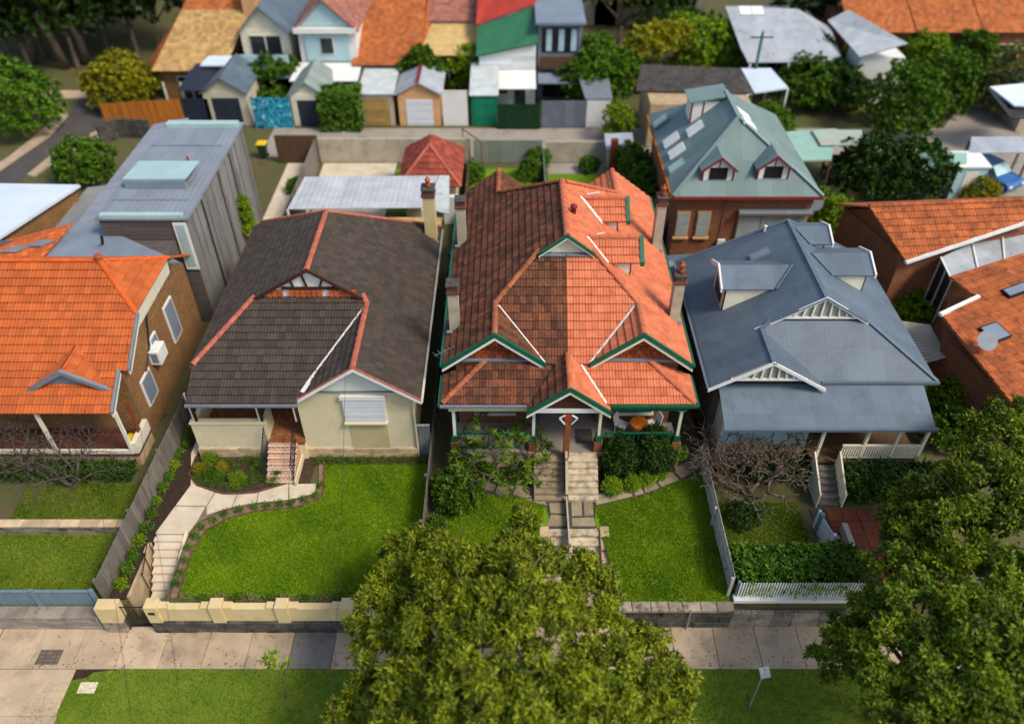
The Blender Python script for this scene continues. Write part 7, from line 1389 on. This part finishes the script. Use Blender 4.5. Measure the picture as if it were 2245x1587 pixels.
# hedges
def hedge(label, x0, x1, y0, y1, z0, z1, m, n, ln=.11, wd=.06, name='hedge'):
    t = thing(name, label, 'hedge', ((x0 + x1) / 2, (y0 + y1) / 2, z0)); mb = MB(); k = max(2, int((x1 - x0) / .5))
    for i in range(k): x = x0 + (x1 - x0) * (i + .5) / k; mb.tube([(x, (y0 + y1) / 2, z0 - .05), (x + random.uniform(-.1, .1), (y0 + y1) / 2, z1 - .25)], [.03, .01], 5)
    mb.build('stem', 'bark', t, uv=False)
    c = np.array([(x0 + x1) / 2, (y0 + y1) / 2, (z0 + z1) / 2]); hs = np.array([x1 - x0, y1 - y0, z1 - z0]) / 2; u = RNG.random((n, 3)) * 2 - 1; ax = RNG.choice(3, n, p=np.array([hs[1] * hs[2], hs[0] * hs[2], hs[0] * hs[1]]) / (hs[1] * hs[2] + hs[0] * hs[2] + hs[0] * hs[1])); sgn = np.where(RNG.random(n) < .5, -1, 1); sgn[ax == 2] = 1
    u[np.arange(n), ax] = sgn * (1 - .25 * RNG.random(n)); nr = np.zeros((n, 3)); nr[np.arange(n), ax] = sgn; P_ = c + u * hs + RNG.normal(size=(n, 3)) * .05; P_[:, 2] += .08 * np.sin(P_[:, 0] * 3.1) * np.sin(P_[:, 0] * 1.3 + 1); P_[:, 2] = np.maximum(P_[:, 2], z0 + .02)
    sprigs('foliage', P_, nr, MATS[m], t, 10, ln, wd, 1.2, .2, .3, .4); return t
hedge('clipped dark green hedge below the blue veranda rail', 13.15, 17.0, 19.9, 21.0, 0, 1.15, 'leaf_dark', 900, .13, .08)
hedge('lush green hedge behind the white picket fence', 7.95, 12.4, 15.85, 17.1, 0, 1.1, 'leaf_mid', 1400, .16, .09)
hedge('shadowy hedge under the bare frangipanis along the bay wall', 9.6, 12.0, 20.9, 21.7, 0, .8, 'leaf_dark', 400)
hedge('dark low hedge below the orange roofed veranda', -21, -15.4, 21.0, 21.7, 0, .5, 'leaf_dark', 600)
# creeper sprays hanging over the picket fence
q = np.column_stack([8.2 + RNG.random(70) * 4.4, np.full(70, 15.55), .25 + RNG.random(70) * .7]); o = sprigs('creeper', q, np.tile([0, -1., .2], (70, 1)), MATS['leaf_bright'], None, 5, .09, .06); tag(o, 'sparse green creeper sprays hanging through the white pickets', 'creeper')
# sapling in the verge
b = g(628, 1532, -1.24); t = thing('sapling', 'young sapling with few yellow green leaves in the verge', 'tree', b); c1 = gy(612, 1470, b.y); mb = MB(); mb.tube([b, b.lerp(c1, .5) + V(.05, 0, 0), c1, gy(592, 1440, b.y)], [.03, .025, .015, .01], 6); mb.tube([b.lerp(c1, .7), gy(632, 1458, b.y)], [.015, .008], 5); mb.build('trunk', 'bark', t, uv=False)
P_ = np.array([tuple(gy(px, py, b.y + random.uniform(-.25, .25))) for px, py in ((592, 1435), (585, 1445), (600, 1432), (580, 1455), (598, 1450), (632, 1455), (622, 1462), (606, 1462), (590, 1462))]); sprigs('crown', P_, np.tile([0, -.2, 1.], (len(P_), 1)), MATS['leaf_bright'], t, 9, .2, .09, 1.2)
# ------------------------------------------------------------------ background trees and shrubs
def bt(label, px, py, z0, lobs, m, n=500, ln=.3, wd=.16, name='garden_tree', r0=.15, low=True, **kw):
    """tree whose foot stands at photo point (px, py) on the ground; lobes (dx, dy, z, r) round it"""
    b = g(px, py, z0); L_ = [((b.x + dx, b.y + dy, z), (r, r, r * .85)) for dx, dy, z, r in lobs]; r_ = lobs[0][3]; L_ += [((b.x - r_ * .2, b.y - r_ * .25, r_ * .6), (r_ * .95, r_ * .95, r_ * .62)), ((b.x + r_ * .45, b.y, r_ * .55), (r_ * .8, r_ * .8, r_ * .55))] if low else []; n = int(n * 1.25); return tree(name, label, b, L_, MATS[m], n, 10, ln, wd, r0, **kw)
bt('golden green round shrub tree behind the orange brown fence', 275, 232, 0, ((0, 0, 1.9, 1.8), (-1.2, .3, 1.7, 1.4), (1.3, .4, 1.7, 1.4), (0, .8, 2.5, 1.4)), 'leaf_yellow', 1100, .3, .18)
bt('dark leafy tree at the margin beside the side street', 55, 290, 0, ((0, 0, 3.0, 2.4), (-1.8, .6, 3.4, 2.2), (.8, 1.2, 2.2, 1.8), (-3.5, 0, 3.2, 2.4)), 'leaf_mid', 1300)
bt('round green tree on the nature strip beside the grey low roof', 195, 395, 0, ((0, 0, 1.5, 1.4), (.8, .4, 1.4, 1.1), (-.7, .5, 1.3, 1.1)), 'leaf_mid', 900, .22, .12)
bt('small bright conical shrub between the timber building and dark roof', 552, 545, 0, ((0, 0, 2.2, .5), (0, 0, 2.9, .45), (0, 0, 1.4, .55)), 'leaf_bright', 380, .14, .08)
q = g(750, 290, 0); hedge('big dense boxy hedge standing at the lane', q.x - 1.35, q.x + 1.35, q.y, q.y + 2.2, 0, 2.5, 'leaf_mid', 1300, .2, .12)
bt('leafy tree behind the gable garage and mural', 600, 235, 0, ((0, 1, 2.4, 1.2), (1, 1.5, 2.2, 1.0)), 'leaf_mid', 420)
bt('loose green tree before the cream sheet roof', 932, 226, 0, ((0, 0, 2.8, 1.0), (.9, .2, 2.6, .8), (-.9, .2, 2.6, .8), (0, 0, 3.5, .8)), 'leaf_mid', 500)
bt('small round green tree beside the emerald garage', 1020, 200, 0, ((0, 0, 2.2, 1.1), (.5, .2, 2.7, .8)), 'leaf_bright', 380)
bt('dense dark green tree behind the blue grey lane fence', 1305, 225, 0, ((0, 0, 2.2, 2.0), (-1.4, .3, 1.9, 1.6), (1.5, .5, 2.4, 1.7), (0, 1.2, 3.2, 1.5)), 'leaf_mid', 1500, r0=.22)
bt('golden flowering tree beside the dense dark green tree', 1405, 190, 0, ((0, 0, 3.2, 1.5), (1.4, .8, 3.4, 1.4), (2.8, 1.6, 3.2, 1.2)), 'leaf_yellow', 700)
bt('tall pale half bare tree behind the golden flowering tree', 1355, 130, 0, ((0, 0, 6.0, 2.4), (2.4, .6, 5.6, 2.0), (-2.2, .5, 5.2, 1.8), (.4, 1, 7.0, 1.6)), 'leaf_dryish', 800, r0=.25, low=False)
bt('airy lime green tree before the wide grey roof', 1540, 165, 0, ((0, 0, 2.6, 2.2), (-1.8, .4, 3.0, 1.8), (1.8, .6, 2.4, 1.7)), 'leaf_bright', 1000, r0=.2)
bt('dark tree mass behind the airy lime green tree', 1470, 110, 0, ((0, 4, 5, 3.2), (4, 5, 5, 3)), 'leaf_dark', 700)
bt('shrub tree at the lane corner beside the white gate', 1350, 305, 0, ((0, 0, 1.8, .9), (.6, -.4, 1.4, .7)), 'leaf_bright', 360, .18, .1)
bt('leafy shrub tree beside the brick outhouse', 1392, 420, 0, ((0, 0, 1.8, 1.0), (.3, -1.6, 1.8, .9), (-.2, 1.5, 1.7, .9), (.2, -3.2, 1.5, .8)), 'leaf_mid', 900, .18, .1)
bt('yellow green bush below the black umbrella at the bright half', 1440, 520, 0, ((0, 0, 1.4, .7), (.2, 1.2, 1.2, .7)), 'leaf_bright', 300, .16, .1)
bt('golden potted conifer before the brick house windows', 1585, 528, 0, ((0, 0, 1.2, .45), (0, 0, 1.8, .35)), 'leaf_yellow', 220, .14, .08)
for lab, px, py, m, r in (('dark shrub beside the green pole', 1680, 300, 'leaf_mid', 1.3), ('broad dark tree beyond the pale green carport', 1760, 230, 'leaf_mid', 2.0), ('tall hedge tree between carports', 1830, 235, 'leaf_dark', 1.8), ('dense dark tree behind the orange ridge', 1900, 420, 'leaf_dark', 2.0), ('dense dark tree beside the white shed', 1990, 420, 'leaf_dark', 1.9), ('bright shrub behind the blue dormers', 1830, 520, 'leaf_bright', 1.3), ('green shrub at the brick house corner', 1790, 480, 'leaf_mid', 1.0), ('mustard bush beside the white shed', 2140, 440, 'leaf_yellow', .9), ('bright shrub beside the blue house eave', 1930, 650, 'leaf_bright', 1.0), ('bright climbing shrub over the pergola, upper', 1975, 690, 'leaf_bright', 1.0), ('bright climbing shrub over the pergola, lower', 2030, 720, 'leaf_bright', 1.0), ('green shrub in the passage beside the orange house wall', 2080, 900, 'leaf_bright', 1.0), ('leafy shrub under the veranda corner of the blue roof', 2060, 960, 'leaf_mid', .9)):
    bt(lab, px, py, 0, ((0, 0, r * .95, r), (r * .6, r * .3, r * .6, r * .75), (-r * .6, .2, r * .55, r * .75), (r * .1, -r * .4, r * .5, r * .6)), m, int(300 + 190 * r * r), .12 + .07 * r, .07 + .04 * r)
for lab, px, py, m, r, z in (('tall tree behind the orange terrace beyond the car', 2200, 250, 'leaf_dryish', 1.8, 3.5), ('green tree among the carports beside the yard', 1960, 290, 'leaf_mid', 2.2, 3.0), ('broad tree behind the carport yard', 2060, 240, 'leaf_mid', 1.9, 2.6), ('round tree before the terrace row', 2010, 180, 'leaf_bright', 1.6, 2.4), ('round tree beyond the white steep roof', 2110, 180, 'leaf_mid', 1.7, 2.4), ('dark tree at the yard end of the white carport', 1770, 190, 'leaf_dark', 1.6, 2.5), ('tree beside the veranda of the pale grey house', 1880, 190, 'leaf_mid', 1.5, 2.2)):
    bt(lab, px, py, 0, ((0, 0, z, r), (r * .7, .3, z * .7, r * .75), (-r * .7, .2, z * .65, r * .75), (0, -r * .3, z * .4, r * .8)), m, 900)
for lab, px, py, r in (('rear lawn shrub beside the dividing fence of the pair', 1165, 390, .7), ('leafy shrub beside the trellis of the weathered half', 1035, 395, .6), ('low shrub on the far lawn edge of the bright half', 1290, 375, .5), ('climbing shrub on the dividing fence behind the pair', 1180, 360, .6), ('shrub along the patio fence of the cream house', 650, 420, .45)): bt(lab, px, py, 0, ((0, 0, r, r), (r * .6, .2, r * .8, r * .7)), 'leaf_mid', 220, .16, .09, name='garden_shrub')
# wooded gully behind the side street
for i in range(34):
    px = random.uniform(-80, 330); y = random.uniform(63, 92); x = X(px, y, 4)
    t = tree('forest_tree', 'dark tree in the wooded gully behind the side street', (x, y, 0), [((x, y, 6 + random.random() * 2), (3, 3, 3)), ((x + 1.8, y + 1, 4.4), (2.4, 2.4, 2.2)), ((x - 1.7, y - .5, 4.0), (2.4, 2.4, 2.2))], MATS['leaf_forest' if i % 4 else 'leaf_dark'], 420, 10, .45, .25, .2, group='trees of the gully')
for px, py, pt, lab in ((75, 140, 40, 'pale bare tree trunk at the outer side of the gully'), (145, 150, 75, 'pale bare tree trunk in the middle of the gully edge'), (190, 140, 145, 'pale leaning tree trunk nearest the tan tiled house')):
    b = g(px, py, 0); c_ = gy(pt, 30, b.y - 1); t = thing('dead_tree', lab, 'tree', b); MB().tube([b, b.lerp(c_, .5) + V(.2, 0, 0), c_], [.4, .3, .2], 8).tube([b.lerp(c_, .7), c_ + V(2.4, 0, .8)], [.12, .05], 6).build('trunk', 'greybark', t, uv=False, smooth=True)
for i in range(40):
    x, y = random.uniform(-22, 50), random.uniform(71, 84); r = random.uniform(1.4, 2.4)
    if i % 2: continue
    tree('far_tree', 'distant tree among the houses behind the lane row', (x, y, 0), [((x, y, r * 1.4), (r, r, r)), ((x + r * .7, y, r), (r * .7, r * .7, r * .7))], MATS[('leaf_mid', 'leaf_dark', 'leaf_dryish')[i % 3]], 300, 9, .45, .25, .18, group='distant trees')

# leaf litter blown along the footpath, steps and gutters
leafmat('litter', '6a4a1c', 'a08a2c', .1)
q = np.column_stack([RNG.random(900) * 30 - 17, 13.7 + RNG.random(900) ** 2 * 1.5, np.full(900, -1.19)]); k = RNG.random(900) < .35 + .6 * np.exp(-((q[:, 0] - 1) / 6) ** 2); q = q[k]
n_ = len(q); dd_ = unit(np.column_stack([RNG.normal(size=(n_, 2)), np.full(n_, .15)])); o = leafmesh('fallen_leaves', q, dd_, np.tile([0, 0, 1.], (n_, 1)), .08, .05, RNG.random(n_), MATS['litter']); tag(o, 'fallen leaves scattered along the footpath', None, None, 'stuff')

tag(MB().strip([g(225, 318), g(262, 300), g(335, 302)], .25, 0, 1.3).build('yard_wall', 'stone_dark'), 'dark stone yard wall beside the side street behind the round green tree', 'wall')
q = g(410, 240); lawn('lane_lawn', [(q.x - 2, 55), (q.x + .6, 55), (q.x + .6, 58), (q.x - 2, 58)])
